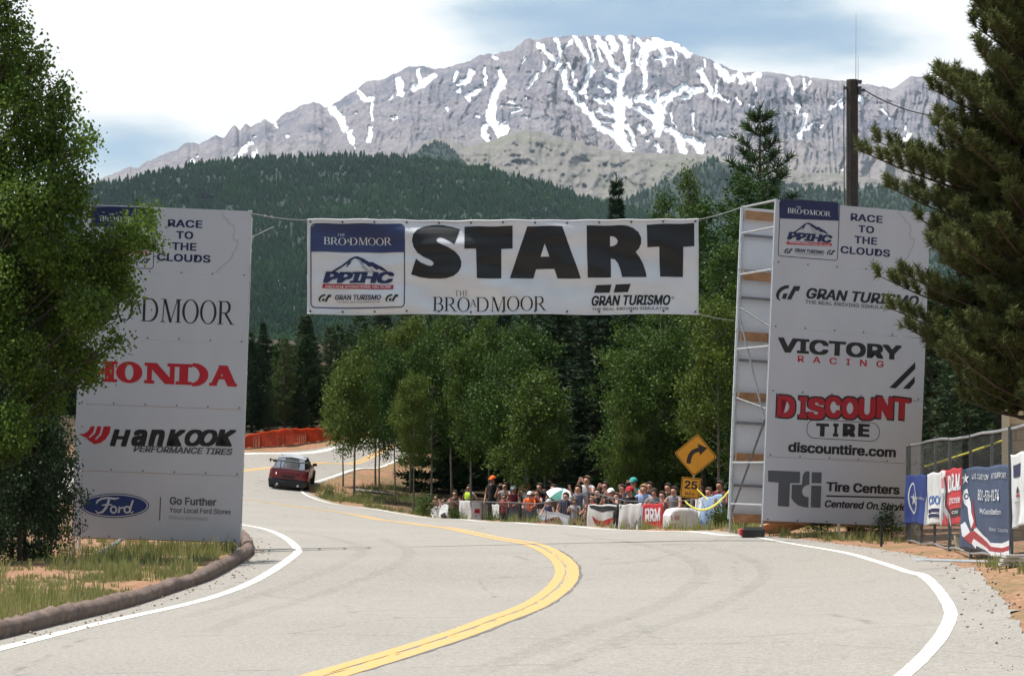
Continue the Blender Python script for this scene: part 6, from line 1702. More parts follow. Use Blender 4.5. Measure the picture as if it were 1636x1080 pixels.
def loft(st, name, m, par, cap=True, smooth=True):
    """st: list of (y, [(x,z) half outline from bottom centre to top centre])"""
    mb = MB(); n = None; V = []
    for y, half in st:
        ring_ = [(x, y, z) for x, z in half] + [(-x, y, z) for x, z in reversed(half)]
        n = len(ring_); V += ring_
    f = []
    for i in range(len(st) - 1):
        for k_ in range(n): f.append((i * n + k_, i * n + (k_ + 1) % n, (i + 1) * n + (k_ + 1) % n, (i + 1) * n + k_))
    if cap: f += [tuple(range(n - 1, -1, -1)), tuple((len(st) - 1) * n + k_ for k_ in range(n))]
    mb.add(V, f); o = mb.build(name, m, par, smooth=smooth)
    bv = o.modifiers.new('edge', 'BEVEL'); bv.width = .02; bv.segments = 2; bv.limit_method = 'ANGLE'; bv.angle_limit = R(40)
    return o
def sec(w, zb, zs, zt, crown=.03): return [(0.0, zb), (w * .86, zb), (w * .97, zb + .08), (w, zs * .55 + zb * .45), (w * 1.0, zs), (w * .965, zt - .05), (w * .86, zt), (0.0, zt + crown)]
body = loft([(-2.22, sec(.80, .40, .62, .86)), (-2.16, sec(.88, .36, .64, .96)), (-1.95, sec(.91, .34, .66, .985)), (-1.4, sec(.93, .30, .64, .96)), (-.6, sec(.865, .26, .60, .94)), (.4, sec(.86, .26, .58, .93)), (1.2, sec(.89, .28, .60, .88)), (1.8, sec(.86, .30, .55, .78)), (2.15, sec(.74, .34, .50, .66))], 'body', M['car_red'], car)
loft([(-2.245, [(0, .17), (.76, .19), (.85, .26), (.88, .44), (.84, .52), (0, .52)]), (-2.0, [(0, .16), (.80, .16), (.91, .26), (.935, .46), (.91, .52), (0, .52)])], 'rear_bumper', M['car_black'], car)
loft([(-1.98, [(0, .92), (.74, .92), (.74, .935), (.70, .95), (0, .97)]), (-1.10, [(0, .92), (.80, .92), (.78, 1.02), (.60, 1.36), (0, 1.40)]), (-.2, [(0, .92), (.80, .92), (.78, 1.02), (.62, 1.39), (0, 1.43)]), (.25, [(0, .92), (.78, .92), (.76, 1.0), (.60, 1.36), (0, 1.40)]), (1.05, [(0, .88), (.74, .88), (.72, .90), (.68, .92), (0, .94)])], 'cabin', M['car_black'], car)
mb = MB(); mb.add([(-.62, -1.10, 1.372), (.62, -1.10, 1.372), (.63, .22, 1.385), (-.63, .22, 1.385), (0, -1.12, 1.43), (0, .2, 1.45), (-.62, -1.10, 1.345), (.62, -1.10, 1.345), (.63, .22, 1.35), (-.63, .22, 1.35)], [(0, 4, 5, 3), (4, 1, 2, 5), (0, 3, 9, 6), (1, 7, 8, 2), (6, 7, 1, 4, 0), (3, 5, 2, 8, 9), (6, 9, 8, 7)]); mb.build('roof', M['roof_highlight'], car)
mb = MB(); mb.add([(-.69, -1.93, .985), (.69, -1.93, .985), (.58, -1.13, 1.365), (-.58, -1.13, 1.365), (-.69, -1.90, .97), (.69, -1.90, .97), (.58, -1.10, 1.34), (-.58, -1.10, 1.34)], [(0, 1, 2, 3), (7, 6, 5, 4), (0, 4, 5, 1), (1, 5, 6, 2), (2, 6, 7, 3), (3, 7, 4, 0)]); rw = mb.build('rear_window', M['glass'], car)
for xx in (-.30, .02, .33):
    mb = MB(); mb.add([(xx - .02, -1.93, 1.0), (xx + .02, -1.93, 1.0), (xx * .85 + .02, -1.15, 1.372), (xx * .85 - .02, -1.15, 1.372)], [(0, 1, 2, 3)]); mb.build('cage_bar', M['car_black'], rw)
for sx in (-1, 1):
    mb = MB(); mb.add([(sx * .802, -1.3, .98), (sx * .797, .55, .96), (sx * .636, .15, 1.32), (sx * .636, -.95, 1.32)], [(0, 1, 2, 3)]); mb.build('side_window', M['glass'], car)
    mb = MB(); mb.box((sx * .93, .62, .99), (.20, .12, .13)); mb.box((sx * .84, .62, .96), (.12, .05, .04)); mb.build('mirror', M['car_black'], car, bevel=.03)
    mb = MB(); mb.add([(sx * .82, -2.19, .74), (sx * .55, -2.225, .70), (sx * .55, -2.225, .80), (sx * .80, -2.17, .85), (sx * .82, -2.13, .74), (sx * .55, -2.16, .70), (sx * .55, -2.16, .80), (sx * .80, -2.11, .85)], [(0, 1, 2, 3), (7, 6, 5, 4), (0, 4, 5, 1), (1, 5, 6, 2), (2, 6, 7, 3), (3, 7, 4, 0)])
    mb.build('tail_light', M['lamp_glint'] if sx < 0 else M['lamp_red'], car)
    mb = MB(); mb.tube([(sx * .48, -2.34, .27), (sx * .48, -2.1, .27)], .055, 10); mb.build('exhaust_pipe', M['galv'], car)
    for y in (-1.36, 1.32):
        wh = bpy.data.objects.new('wheel', None); COL.objects.link(wh); wh.parent = car; wh.location = (sx * .80, y, .33)
        mb = MB(); mb.tube([(-.13, 0, 0), (-.10, 0, 0), (.10, 0, 0), (.13, 0, 0)], [.30, .33, .33, .30], 22); mb.build('tyre', M['tyre'], wh)
        mb = MB(); mb.tube([(sx * .131 - .004, 0, 0), (sx * .131 + .004, 0, 0)], .22, 16); mb.build('rim', M['dark_steel'], wh)
wing = bpy.data.objects.new('rear_wing', None); COL.objects.link(wing); wing.parent = car
mb = MB(); mb.prism([(-.98, 1.30), (.80, 1.30), (.80, 1.335), (-.98, 1.335)], -2.12, -1.84); mb.build('wing_blade', M['car_black'], wing, bevel=.01)
for sx in (-.90, .84):
    mb = MB(); mb.box((sx, -1.98, 1.30), (.02, .36, .16)); mb.build('end_plate', M['car_black'], wing)
for sx in (-.42, .42):
    mb = MB(); mb.box((sx, -1.95, 1.12), (.025, .12, .36)); mb.build('wing_strut', M['car_black'], wing)
mb = MB(); mb.prism([(-.30, .58), (.30, .58), (.30, .68), (-.30, .68)], -2.245, -2.228); mb.build('rear_panel', M['car_black'], car)
# stand it on the road: slope along and across its heading
hd_ = R(-.5)
fw = Vector((-math.sin(hd_), math.cos(hd_), 0)); rt = Vector((fw.y, -fw.x, 0))
def gz_(v): return h1(v.x, v.y)
c0 = Vector((cX, Yc, 0))
F3 = Vector((fw.x * 2.7, fw.y * 2.7, gz_(c0 + fw * 1.35) - gz_(c0 - fw * 1.35))).normalized()
R3 = Vector((rt.x * 1.6, rt.y * 1.6, gz_(c0 + rt * .8) - gz_(c0 - rt * .8))).normalized()
U3 = R3.cross(F3).normalized(); R3 = F3.cross(U3).normalized()
Mx = Matrix((R3, F3, U3)).transposed().to_4x4(); Mx.translation = Vector((cX, Yc, gz_(c0)))
car.matrix_world = Mx; car.scale = (.88, .95, .88)

# ---------------------------------------------------------------- little things under the right tower
q = P(1203, 848, 49.5); z_ = h1(q.x, q.y)
ct = thing('equipment_case', 'low black case with red end lying beside the right tower legs', 'case', (q.x, q.y, z_))
mb = MB(); mb.box((0, 0, .085), (.42, .3, .17)); mb.build('case_body', c_black, ct, bevel=.03)
mb = MB(); mb.box((-.225, 0, .10), (.06, .28, .13)); mb.build('red_end', c_red, ct, bevel=.02)
mb = MB(); mb.box((0, 0, .18), (.36, .05, .025)); mb.build('handle', M['dark_steel'], ct)
q = P(1272, 846, 51.5); z_ = h1(q.x, q.y)
mb = MB(); mb.box((0, 0, .2), (1.15, .05, .34), Matrix.Rotation(R(38), 3, 'X') @ Matrix.Rotation(R(-22), 3, 'Y'))
o = mb.build('plywood_sheet', M['plank'], bevel=.008); o.location = (q.x - .1, q.y + .15, z_); tag(o, 'weathered brown plywood sheet leaning under the right sign', 'plywood')
q = P(1364, 850, 52); z_ = h1(q.x, q.y)
mb = MB(); mb.box((0, 0, .18), (.30, .3, .42)); mb.tube([(0, 0, .39), (0, 0, .43)], .13, 10); o = mb.build('rusty_stump', M['rust'], bevel=.02); o.location = (q.x, q.y, z_); tag(o, 'squat rust brown block standing behind the white prop', 'block')
q = G(1408, 874); mb = MB(); mb.tube([(0, 0, -.1), (0, 0, .40)], .022, 8); mb.box((0, 0, .42), (.16, .03, .07), Matrix.Rotation(.3, 3, 'Y'))
o = mb.build('marker_post', c_black); o.location = q; tag(o, 'short black marker post with tilted cap at the road edge', 'post')
# a fallen log on the wooded bank
a = P(576, 786, 106); mb = MB(); z_ = h1(a.x, a.y)
mb.tube([(-.2, 0, .25), (.6, -.2, .18), (1.3, -.5, .1)], [.08, .07, .05], 8); mb.tube([(-.1, .1, .3), (.5, .1, .05), (.9, -.1, -.05)], [.05, .05, .04], 8)
o = mb.build('fallen_log', M['bark_aspen'], smooth=True); o.location = (a.x, a.y, z_); tag(o, 'grey fallen log lying among the trunks on the bank', 'log')

# yellow tape from the sign post to the scaffold
p0 = P(1112, 776, 64); p1 = P(1137, 798, 63); p2 = P(1166, 783, 51.2); o_ = p0
def tape(label, a, c, dip):
    a = Vector(a); c = Vector(c); V = []
    for i in range(21):
        t = i / 20; p = a.lerp(c, t) - Vector((0, 0, dip * 4 * t * (1 - t))); tw = .5 + .5 * math.sin(i * .8)
        d = Vector((0, .02 * (1 - tw), .024)); V += [tuple(p - d - a), tuple(p + d - a)]
    o = link('caution_tape', np_mesh('caution_tape', V, [(2 * i, 2 * i + 2, 2 * i + 3, 2 * i + 1) for i in range(20)], True), M['tape']); o.location = a
    sm = o.modifiers.new('thickness', 'SOLIDIFY'); sm.thickness = .002
    return tag(o, label, 'tape', 'yellow caution tape')
tape('yellow tape drooping from below the speed plate up to the scaffold', P(1094, 800, 63.8), P(1166, 782, 51.3), .30)
tape('short straight yellow tape slanting down beside the speed plate', P(1113, 781, 64), P(1131, 799, 61), .0)
# ---------------------------------------------------------------- crowd barriers with their banners
bar_pts = [P(1158, 846, 62.5), P(1112, 852, 64.2), P(1062, 852, 65.6), P(1000, 850, 67), P(940, 848, 68.4), P(905, 846, 71.5), P(858, 843, 75.5), P(810, 838, 80.5), P(770, 834, 85), P(735, 832, 88.5), P(690, 829, 92.5)]
M['barrier'] = mat('barrier_steel', (.16, .16, .17), .45, .2, 8, metal=.7)
BT = {}
for i, (a, c) in enumerate(zip(bar_pts[:-1], bar_pts[1:])):
    a = Vector((a.x, a.y, 0)); c = Vector((c.x, c.y, 0)); d = (c - a).normalized(); L = (c - a).length - .05
    za = h1(a.x, a.y)
    # the barriers stand so that their tops show just over the edge of the road
    t = thing('crowd_barrier', ['steel crowd barrier by the scaffold leg behind the pale blue banner', 'steel crowd barrier behind the white wrapped bale', 'steel crowd barrier behind the red lettered banner', 'steel crowd barrier behind the white banner with dark red arc', 'steel crowd barrier in front of the child in red', 'steel crowd barrier below the golf umbrella', 'steel crowd barrier in front of the orange shirted child', 'steel crowd barrier left of the white capped spectator', 'steel crowd barrier next to the white board with red mark', 'steel crowd barrier farthest left, behind white sheets'][i], 'barrier', (a.x, a.y, za), (0, 0, math.atan2(d.y, d.x)), 'crowd barriers along the road edge')
    z1 = h1(c.x, c.y) - za
    mb = MB(); mb.tube([(0, 0, .15), (0, 0, 1.08), (L, 0, z1 + 1.08), (L, 0, z1 + .15), (0, 0, .15)], .02, 6, cap=False); mb.build('frame', M['barrier'], t)
    mb = MB()
    for k in range(1, int(L / .26)):
        x = k * .26; mb.tube([(x, 0, .15 + z1 * x / L), (x, 0, 1.08 + z1 * x / L)], .0065, 4)
    mb.build('bars', M['barrier'], t)
    for x in (.3, L - .3):
        mb = MB(); mb.box((x, 0, z1 * x / L + .02), (.05, .5, .03)); mb.box((x, 0, z1 * x / L + .09), (.04, .04, .16)); mb.build('foot', M['barrier'], t)
    BT[i] = (a, c)
def on_bar(px, dy=0):
    for i, (a, c) in BT.items():
        pa, pc = CX + a.x * F / a.y, CX + c.x * F / c.y
        if min(pa, pc) - .01 <= px <= max(pa, pc) + .01:
            t = (px - pa) / (pc - pa); p = a.lerp(c, t); return Vector((p.x, p.y + dy, h1(p.x, p.y)))
    a = bar_pts[0]; return Vector((a.x, a.y, h1(a.x, a.y)))
def bar_banner(px0, px1, y0, h, name, label, cloth_, marks, **kw):
    a, c = on_bar(px0, -.05), on_bar(px1, -.05)
    za = CAMZ + (HY - y0) * a.y / F; zc = CAMZ + (HY - kw.pop('y0b', y0)) * c.y / F
    O = Vector((a.x, a.y, za)); e = Vector((c.x, c.y, zc)) - O
    return hung(name, label, 'banner', O, e.normalized(), Vector((0, 0, 1)), e.length, h, cloth_, marks, group='banners hung on the crowd barriers', **kw)
bar_banner(941, 992, 806, .85, 'barrier_banner', 'white banner with a dark red arc and scribbled word', c_offw, [('black', poly([(.02, .02), (.98, .06), (.95, .16), (.5, .22), (.1, .12)])), ('darkred', poly([(.14, .34), (.3, .46), (.5, .48), (.72, .42), (.9, .30), (.82, .52), (.6, .64), (.4, .64), (.22, .55)])), ('grey', tb('phil', .5, .82, .3, .14, .03, .3))], fold=.03, seed=11, flare=.14)
bar_banner(981, 994, 804, .62, 'barrier_banner', 'black cloth draped over the barrier between two white banners', c_black, [], fold=.05, seed=12)
bar_banner(991, 1027, 806, .85, 'barrier_banner', 'creased grey white banner with black strokes beside the black cloth', c_offw, [('lightgrey', band([(.1, 1.0), (.3, .6), (.55, .9), (.7, .55)], .08)), ('grey', band([(.25, 1), (.45, .6)], .06)), ('grey', band([(.6, 1), (.8, .5), (.95, .9)], .07))], fold=.05, seed=13, y0b=804)
bar_banner(1021, 1061, 806, .86, 'barrier_banner', 'red banner lettered RRM with white script below', c_red, [('lightgrey', poly([(0, .15), (.22, .02), (.16, 1), (0, 1)])), ('grey', band([(.03, .9), (.08, .4), (.14, .3), (.12, .9)], .04)), ('white', tb('RRM', .6, .32, .62, .38, .03)), ('white', tb('Concrete', .58, .76, .6, .14, .02, .2))], fold=.02, seed=14, y0b=804)
bar_banner(1112, 1156, 797, 1.0, 'barrier_banner', 'pale blue banner with brown picture hung by the scaffold', c_sky, [('white', poly([(0, 0), (.3, 0), (.22, .5), (0, .6)])), ('brown', poly([(.55, .55), (.7, .4), (.9, .45), (.98, .7), (.85, .98), (.6, .95)])), ('blue', poly([(.1, .6), (.3, .55), (.42, .7), (.36, .9), (.15, .95)])), ('brown', poly([(.72, .1), (.85, .08), (.88, .3), (.75, .34)]))], fold=.05, seed=15, y0b=789)
bar_banner(860, 912, 813, .5, 'barrier_banner', 'long lavender grey banner below the golf umbrella', c_grey, [('lightgrey', poly([(.03, .1), (.97, .15), (.97, .8), (.03, .75)]))], fold=.025, seed=16, y0b=823)
bar_banner(735, 753, 800, 1.05, 'barrier_banner', 'white sheet below the man in the yellow vest', c_offw, [('lightgrey', band([(.2, .2), (.6, .8)], .1))], fold=.06, seed=17)
bar_banner(690, 718, 811, .62, 'barrier_banner', 'white sheet with dark blotch at the far left barrier', c_white, [('black', poly([(.62, .5), (.9, .42), (.95, .75), (.7, .85)])), ('lightgrey', band([(.3, .1), (.4, .9)], .06))], fold=.05, seed=18, y0b=806)
bar_banner(787, 800, 806, .85, 'barrier_banner', 'greyish white sheet left of the red shirted spectator', c_offw, [], fold=.05, seed=19)
# white board with red mark
p = on_bar(761, -.4); k = p.y / F
t = thing('sign_board', 'upright white board with a small red mark at the crowd barrier', 'sign', (p.x, p.y, CAMZ + (HY - 830) * k), (0, R(3), R(8)))
mb = MB(); mb.box((0, 0, 14 * k), (16.5 * k, .03, 28 * k)); pb = mb.build('board', c_white, t)
put([poly([(.0, .1), (.95, .0), (1, .55), (.9, 1), (.6, .9), (.1, .95)])], .02, 14 * k, 9 * k, 8 * k, INK['red'], pb, -.02); put(ring(.5, .5, .5, .5, .2, .2), .0, 6 * k, 3 * k, 3.4 * k, INK['grey'], pb, -.02)
# wrapped bale
p = P(1088, 846, 63.2); zb = h1(p.x, p.y); k = 63.2 / F
t = thing('wrapped_bale', 'rounded bale wrapped in white plastic beside the warning sign post', 'bale', (p.x, p.y, zb), (0, 0, R(12)))
mb = MB(); W2, H2 = 25 * k, CAMZ + (HY - 811) * k - zb
prof = [(-W2 * .96, 0), (-W2, H2 * .3), (-W2 * .98, H2 * .75), (-W2 * .80, H2 * .95), (-W2 * .3, H2), (W2 * .5, H2 * .99), (W2 * .86, H2 * .9), (W2 * 1.0, H2 * .6), (W2 * .98, 0)]
mb.prism(prof, -.35, .35); wb = mb.build('wrap', mat('white_wrap', (.62, .60, .60), .4, .12, 5, bmp=.3), t, bevel=.06)
put(text_geo('1 RR', .02), -.24, H2 * .70, .22, .12, INK['pink'], wb, -.356); put(text_geo('RT 3', .02), -.24, H2 * .42, .20, .12, INK['pink'], wb, -.356)
# straw mulch heap
p = P(896, 838, 72.2); zb = h1(p.x, p.y)
r = np.random.default_rng(77); n = 900
b_ = np.stack([r.normal(size=n) * .34, r.normal(size=n) * .22, np.zeros(n)], -1); b_[:, 2] = .20 * np.exp(-(b_[:, 0] ** 2) / .3 - (b_[:, 1] ** 2) / .2)
d_ = r.normal(size=(n, 3)); d_[:, 2] *= .4; d_ *= .05 / np.linalg.norm(d_, axis=1)[:, None]; w_ = np.cross(d_, [0, 0, 1.0]) * .25
V = np.stack([b_ - d_ - w_, b_ - d_ + w_, b_ + d_ + w_, b_ + d_ - w_ + [0, 0, .02]], 1).reshape(-1, 3)
o = link('straw_heap', np_mesh('straw_heap', V, np.arange(4 * n).reshape(-1, 4)), mat('pinkish_straw', (.26, .14, .10), .9, .4, 9)); o.location = (p.x, p.y, CAMZ + (HY - 838.5) * 72.2 / F); tag(o, 'pinkish brown heap of bark mulch below the lavender banner', 'mulch', kind='stuff')

# ---------------------------------------------------------------- the spectators
SKIN = [mat('skin_fair', (.46, .24, .17), .55, .1, 6), mat('skin_tan', (.33, .16, .10), .55, .1, 6)]
_cm = {}
def cloth(col):
    if col not in _cm: _cm[col] = mat('clothing', col, .85, .18, 7)
    return _cm[col]
DEP = None
def body_mesh(pose, build, r_):
    """one continuous skin grown on a posed skeleton (facing -y, standing 1.72 m)"""
    V = []; E = []; Rr = []; Tg = []
    def v(p, r, tg, par=None, ry=None):
        V.append(tuple(p)); Rr.append((r, ry or r)); Tg.append(tg)
        if par is not None: E.append((par, len(V) - 1))
        return len(V) - 1
    b = build
    pel = v((0, .0, .96), .135 * b, 'pants', None, .10 * b)
    wa = v((0, -.01, 1.10), .125 * b, 'shirt', pel, .095 * b); ch = v((0, -.01, 1.28), .150 * b, 'shirt', wa, .11 * b); ub = v((0, 0, 1.41), .105 * b, 'shirt', ch, .085 * b)
    nk = v((0, -.005, 1.49), .055, 'skin', ub); hd = v((0, -.02, 1.575), .078, 'skin', nk, .088); tp = v((0, -.01, 1.66), .072, 'skin', hd, .08)
    v((0, -.122, 1.575), .012, 'skin', hd)            # nose
    v((.082, 0, 1.58), .014, 'skin', hd); v((-.082, 0, 1.58), .014, 'skin', hd)
    for s in (-1, 1):
        h = v((s * .095, 0, .90), .092 * b, 'pants', pel); kn = v((s * .11, -.02, .50), .060, 'pants', h); an = v((s * .115, .02, .09), .042, 'pants', kn)
        he = v((s * .12, -.03, .045), .042, 'shoe', an, .035); v((s * .13, -.16, .035), .040, 'shoe', he, .028)
        sh = v((s * .185 * b, 0, 1.405), .062 * b, 'shirt', ub)
        el, wr_ = pose(s)
        e = v(el, .042, 'sleeve', sh); w = v(wr_, .029, 'skin', e)
        d = (Vector(wr_) - Vector(el)).normalized(); side = d.cross(Vector((0, -1, .35))).normalized(); up = side.cross(d).normalized()
        pm = v(Vector(wr_) + d * .055, .030, 'skin', w, .022)
        for f, (o_, L, cu) in enumerate(((-.030, .070, .2), (-.010, .082, .3), (.010, .076, .35), (.030, .058, .45))):
            k = v(Vector(wr_) + d * .095 + side * o_, .0095, 'skin', pm)
            m_ = v(Vector(wr_) + d * (.095 + L * .55) + side * o_ * 1.15 - up * L * cu * .4, .0085, 'skin', k); v(Vector(wr_) + d * (.095 + L * .9) + side * o_ * 1.2 - up * L * cu, .007, 'skin', m_)
        k = v(Vector(wr_) + d * .045 - side * .040 * s * 1, .011, 'skin', pm); v(Vector(wr_) + d * .085 - side * .058 * s, .009, 'skin', k)
    me = bpy.data.meshes.new('skeleton'); me.from_pydata(V, E, [])
    ob = bpy.data.objects.new('skeleton', me); COL.objects.link(ob)
    sk = ob.modifiers.new('skin', 'SKIN'); sk.use_smooth_shade = True
    for i, q in enumerate(me.skin_vertices[0].data): q.radius = Rr[i]; q.use_root = (i == 0)
    su = ob.modifiers.new('sub', 'SUBSURF'); su.levels = 1; su.render_levels = 1
    dg = bpy.context.evaluated_depsgraph_get()
    ev = ob.evaluated_get(dg); out = bpy.data.meshes.new_from_object(ev)
    bpy.data.objects.remove(ob); bpy.data.meshes.remove(me)
    # which cloth covers which face: nearest bone
    n = len(out.polygons); C = np.empty(n * 3); out.polygons.foreach_get('center', C); C = C.reshape(-1, 3)
    best = np.full(n, 9.); lab = np.zeros(n, int); keys = ['skin', 'shirt', 'sleeve', 'pants', 'shoe']
    for a, c in E:
        A, B = np.array(V[a]), np.array(V[c]); d = B - A; t = np.clip(((C - A) @ d) / (d @ d), 0, 1)
        dist = np.linalg.norm(C - A - t[:, None] * d, axis=1) - .5 * Rr[c][0]
        k = dist < best; best[k] = dist[k]; lab[k] = keys.index(Tg[c])
    out.polygons.foreach_set('material_index', lab.astype(np.int32)); out.polygons.foreach_set('use_smooth', np.ones(n, bool))
    return out
POSES = {
    'rest': lambda s: ((s * .27, .03, 1.14), (s * .25, -.10, .90)),
    'rail': lambda s: ((s * .27, -.14, 1.17), (s * .20, -.38, 1.12)),
    'camera': lambda s: ((s * .27, -.16, 1.24), (s * .08, -.27, 1.54)),
    'up': lambda s: ((s * .30, -.10, 1.55) if s > 0 else (-.28, -.06, 1.15), (s * .24, -.18, 1.80) if s > 0 else (-.20, -.25, 1.02)),
    'bothup': lambda s: ((s * .32, -.12, 1.52), (s * .14, -.20, 1.76)),
    'hold': lambda s: ((s * .27, -.10, 1.16), (s * .10, -.34, 1.28)),
    'hips': lambda s: ((s * .36, .06, 1.15), (s * .18, -.04, 1.03)),
}
MC = {}
def person(label, x, yt, Y, shirt, pants, hair, pose='rest', yaw=-35, hat=None, longs=False, skin=0, build=1.0, hgt=None, extra=None, hairlen=0):
    X = (x - CX) * Y / F; z0 = h1(X, Y)
    zt = CAMZ + (HY - yt) * Y / F
    s = (zt - z0) / (1.745 if not hat else 1.765)
    s = max(.62, min(1.12, s)); z0 = zt - s * 1.745
    key = (pose, round(build, 2))
    if key not in MC: MC[key] = body_mesh(POSES[pose], build, rnd)
    t = thing('person', label, 'person', (X, Y, z0), (0, 0, R(yaw)), 'spectators behind the barriers'); t.scale = (s, s, s)
    me = MC[key].copy()
    sh_, pa = cloth(shirt), cloth(pants)
    for m_ in (SKIN[skin], sh_, sh_ if longs else SKIN[skin], pa, cloth((.03, .03, .03))): me.materials.append(m_)
    bo = link('body', me, None, t)
    mb = MB()          # hair: a cap over skull and nape
    n, m_ = 14, 8; V = []; f = []
    for i in range(m_ + 1):
        for k in range(n):
            a = 2 * math.pi * k / n; front = max(0, -math.sin(a))
            lim = (1.75 - 1.0 * front + .25 * (1 - front) + hairlen)
            th = min(lim, 2.6) * i / m_
            V.append((.103 * math.sin(th) * math.cos(a), .012 + .115 * math.sin(th) * math.sin(a), 1.615 + .118 * math.cos(th) - max(0, th - 1.75) * .12))
    for i in range(m_):
        for k in range(n): f.append((i * n + k, (i + 1) * n + k, (i + 1) * n + (k + 1) % n, i * n + (k + 1) % n))
    mb.add(V, f); mb.build('hair', cloth(hair), t, smooth=True)
    for sx in (-1, 1):
        mb = MB(); mb.ball((sx * .033, -.098, 1.598), .011, 6, 4); mb.build('eye', cloth((.02, .018, .016)), t)
    mb = MB(); mb.tube([(-.026, -.098, 1.525), (0, -.106, 1.521), (.026, -.098, 1.525)], .006, 5); mb.build('mouth', cloth((.28, .09, .08)), t)
    if hat:
        col, kind = hat; mb = MB(); V = []; f = []; n, m_ = 16, 6
        for i in range(m_ + 1):
            th = 1.45 * i / m_
            for k in range(n):
                a = 2 * math.pi * k / n; V.append((.117 * math.sin(th) * math.cos(a), .005 + .130 * math.sin(th) * math.sin(a), 1.638 + .125 * math.cos(th)))
        for i in range(m_):
            for k in range(n): f.append((i * n + k, (i + 1) * n + k, (i + 1) * n + (k + 1) % n, i * n + (k + 1) % n))
        if kind == 'brim':
            b0 = len(V)
            for k in range(n):
                a = 2 * math.pi * k / n; V.append((.215 * math.cos(a), .005 + .225 * math.sin(a), 1.635))
            for k in range(n): f.append((m_ * n + k, b0 + k, b0 + (k + 1) % n, m_ * n + (k + 1) % n))
        else:
            b0 = len(V); V += [(-.075, -.115, 1.655), (.075, -.115, 1.655), (.06, -.21, 1.635), (0, -.225, 1.638), (-.06, -.21, 1.635)]; f.append((b0, b0 + 1, b0 + 2, b0 + 3, b0 + 4))
        mb.add(V, f); mb.build('hat', cloth(col), t, smooth=True)
    if extra: extra(t)
    return t
def vest(t):
    mb = MB()
    for (z, w, d) in ((1.08, .150, .125), (1.25, .178, .140), (1.40, .175, .125)): pass
    st = [(1.02, .152, .122), (1.15, .158, .128), (1.30, .182, .142), (1.40, .178, .122), (1.455, .12, .09)]; n = 18; V = []; f = []
    for z, w, d in st:
        for k in range(n): a = 2 * math.pi * k / n; V.append((w * math.cos(a), -.008 + d * math.sin(a), z))
    for i in range(len(st) - 1):
        for k in range(n): f.append((i * n + k, i * n + (k + 1) % n, (i + 1) * n + (k + 1) % n, (i + 1) * n + k))
    mb.add(V, f); m, nt, bs, o = newmat('hi_vis_vest'); bs.inputs['Base Color'].default_value = (.62, .85, .03, 1); bs.inputs['Roughness'].default_value = .6
    vo = mb.build('vest', m, t, smooth=True)
    mb = MB(); V = []; f = []
    for z in (1.17, 1.215):
        for k in range(n): a = 2 * math.pi * k / n; V.append((.172 * math.cos(a), -.008 + .140 * math.sin(a), z))
    for k in range(n): f.append((k, (k + 1) % n, n + (k + 1) % n, n + k))
    mb.add(V, f); mb.build('reflective_band', cloth((.16, .17, .13)), vo)
def camera_extra(t):
    mb = MB(); mb.box((0, -.30, 1.585), (.13, .06, .085)); mb.tube([(0, -.33, 1.585), (0, -.42, 1.585)], .035, 10); o = mb.build('camera', c_black, bevel=.008)
    bpy.context.view_layer.update()
    o.matrix_world = t.matrix_world.copy(); tag(o, 'black camera held up by ' + t['label'].split(' with ')[0].split(' aiming ')[0].replace('person in', 'the person in'), 'camera', 'cameras held by spectators')
K = dict(black=(.018, .018, .020), white=(.70, .70, .70), grey=(.20, .20, .22), lgrey=(.42, .43, .46), red=(.42, .02, .03), maroon=(.14, .015, .02), blue=(.05, .10, .30), sky=(.26, .36, .58), orange=(.85, .14, .015), navy=(.025, .035, .09), denim=(.07, .10, .18), khaki=(.30, .24, .15), pink=(.55, .24, .22), green=(.03, .16, .10), brown=(.10, .055, .03), dkb=(.035, .022, .015), blond=(.32, .19, .09), teal=(.03, .30, .28))
pp = person
pp('person in pink sleeves leaning at the far left end of the crowd', 697, 789, 93, K['pink'], K['denim'], K['dkb'], 'rail', -30, longs=True)
pp('person in striped grey top taking a picture beside the pink sleeved one', 709, 795, 91.5, K['lgrey'], K['denim'], K['brown'], 'camera', -50)
pp('person in brown shirt standing behind the left barrier end', 727, 782, 94, K['brown'], K['black'], K['dkb'], 'hold', -20)
pp('person in fluorescent yellow vest standing over the crowd', 749.5, 773, 97, K['grey'], K['denim'], K['dkb'], 'hips', -40, skin=1, extra=vest)
pp('person with orange hard hat in the shade behind the trunks', 787, 760, 98, K['black'], K['black'], K['dkb'], 'rest', -30, hat=(K['orange'], 'cap'))
pp('person in dark top with camera in front of the thin trunk', 807, 769, 92, K['grey'], K['black'], K['dkb'], 'camera', -30, extra=camera_extra)
pp('person in maroon shirt and white cap beside the thin trunk', 821, 776, 84, K['maroon'], K['denim'], K['dkb'], 'rail', -20, hat=(K['white'], 'cap'))
pp('person in crimson shirt crouching at the barrier left of the trunk', 806, 788, 83, K['red'], K['black'], K['brown'], 'hold', -30, skin=1)
pp('person in white shirt standing behind the orange shirted child', 842, 770, 84, K['white'], K['khaki'], K['blond'], 'camera', -30)
pp('child in bright orange shirt and white cap at the barrier', 846.5, 785, 78, K['orange'], K['denim'], K['blond'], 'rail', -15, hat=(K['white'], 'cap'), longs=True)
pp('person in black jacket between orange child and umbrella', 862, 770, 82, K['black'], K['black'], K['dkb'], 'rest', -30, longs=True)
pp('person in navy shirt and pale blue cap sitting low by the barrier', 877, 797, 74, K['navy'], K['denim'], K['brown'], 'rail', -25, hat=(K['lgrey'], 'cap'))
um = pp('person in dark blue shirt sheltering under the golf umbrella', 904, 785, 74.5, K['navy'], K['black'], K['dkb'], 'up', -25)
pp('person in red shorts and grey top right below the umbrella', 918, 795, 73, K['lgrey'], K['red'], K['brown'], 'hold', -20, skin=1)
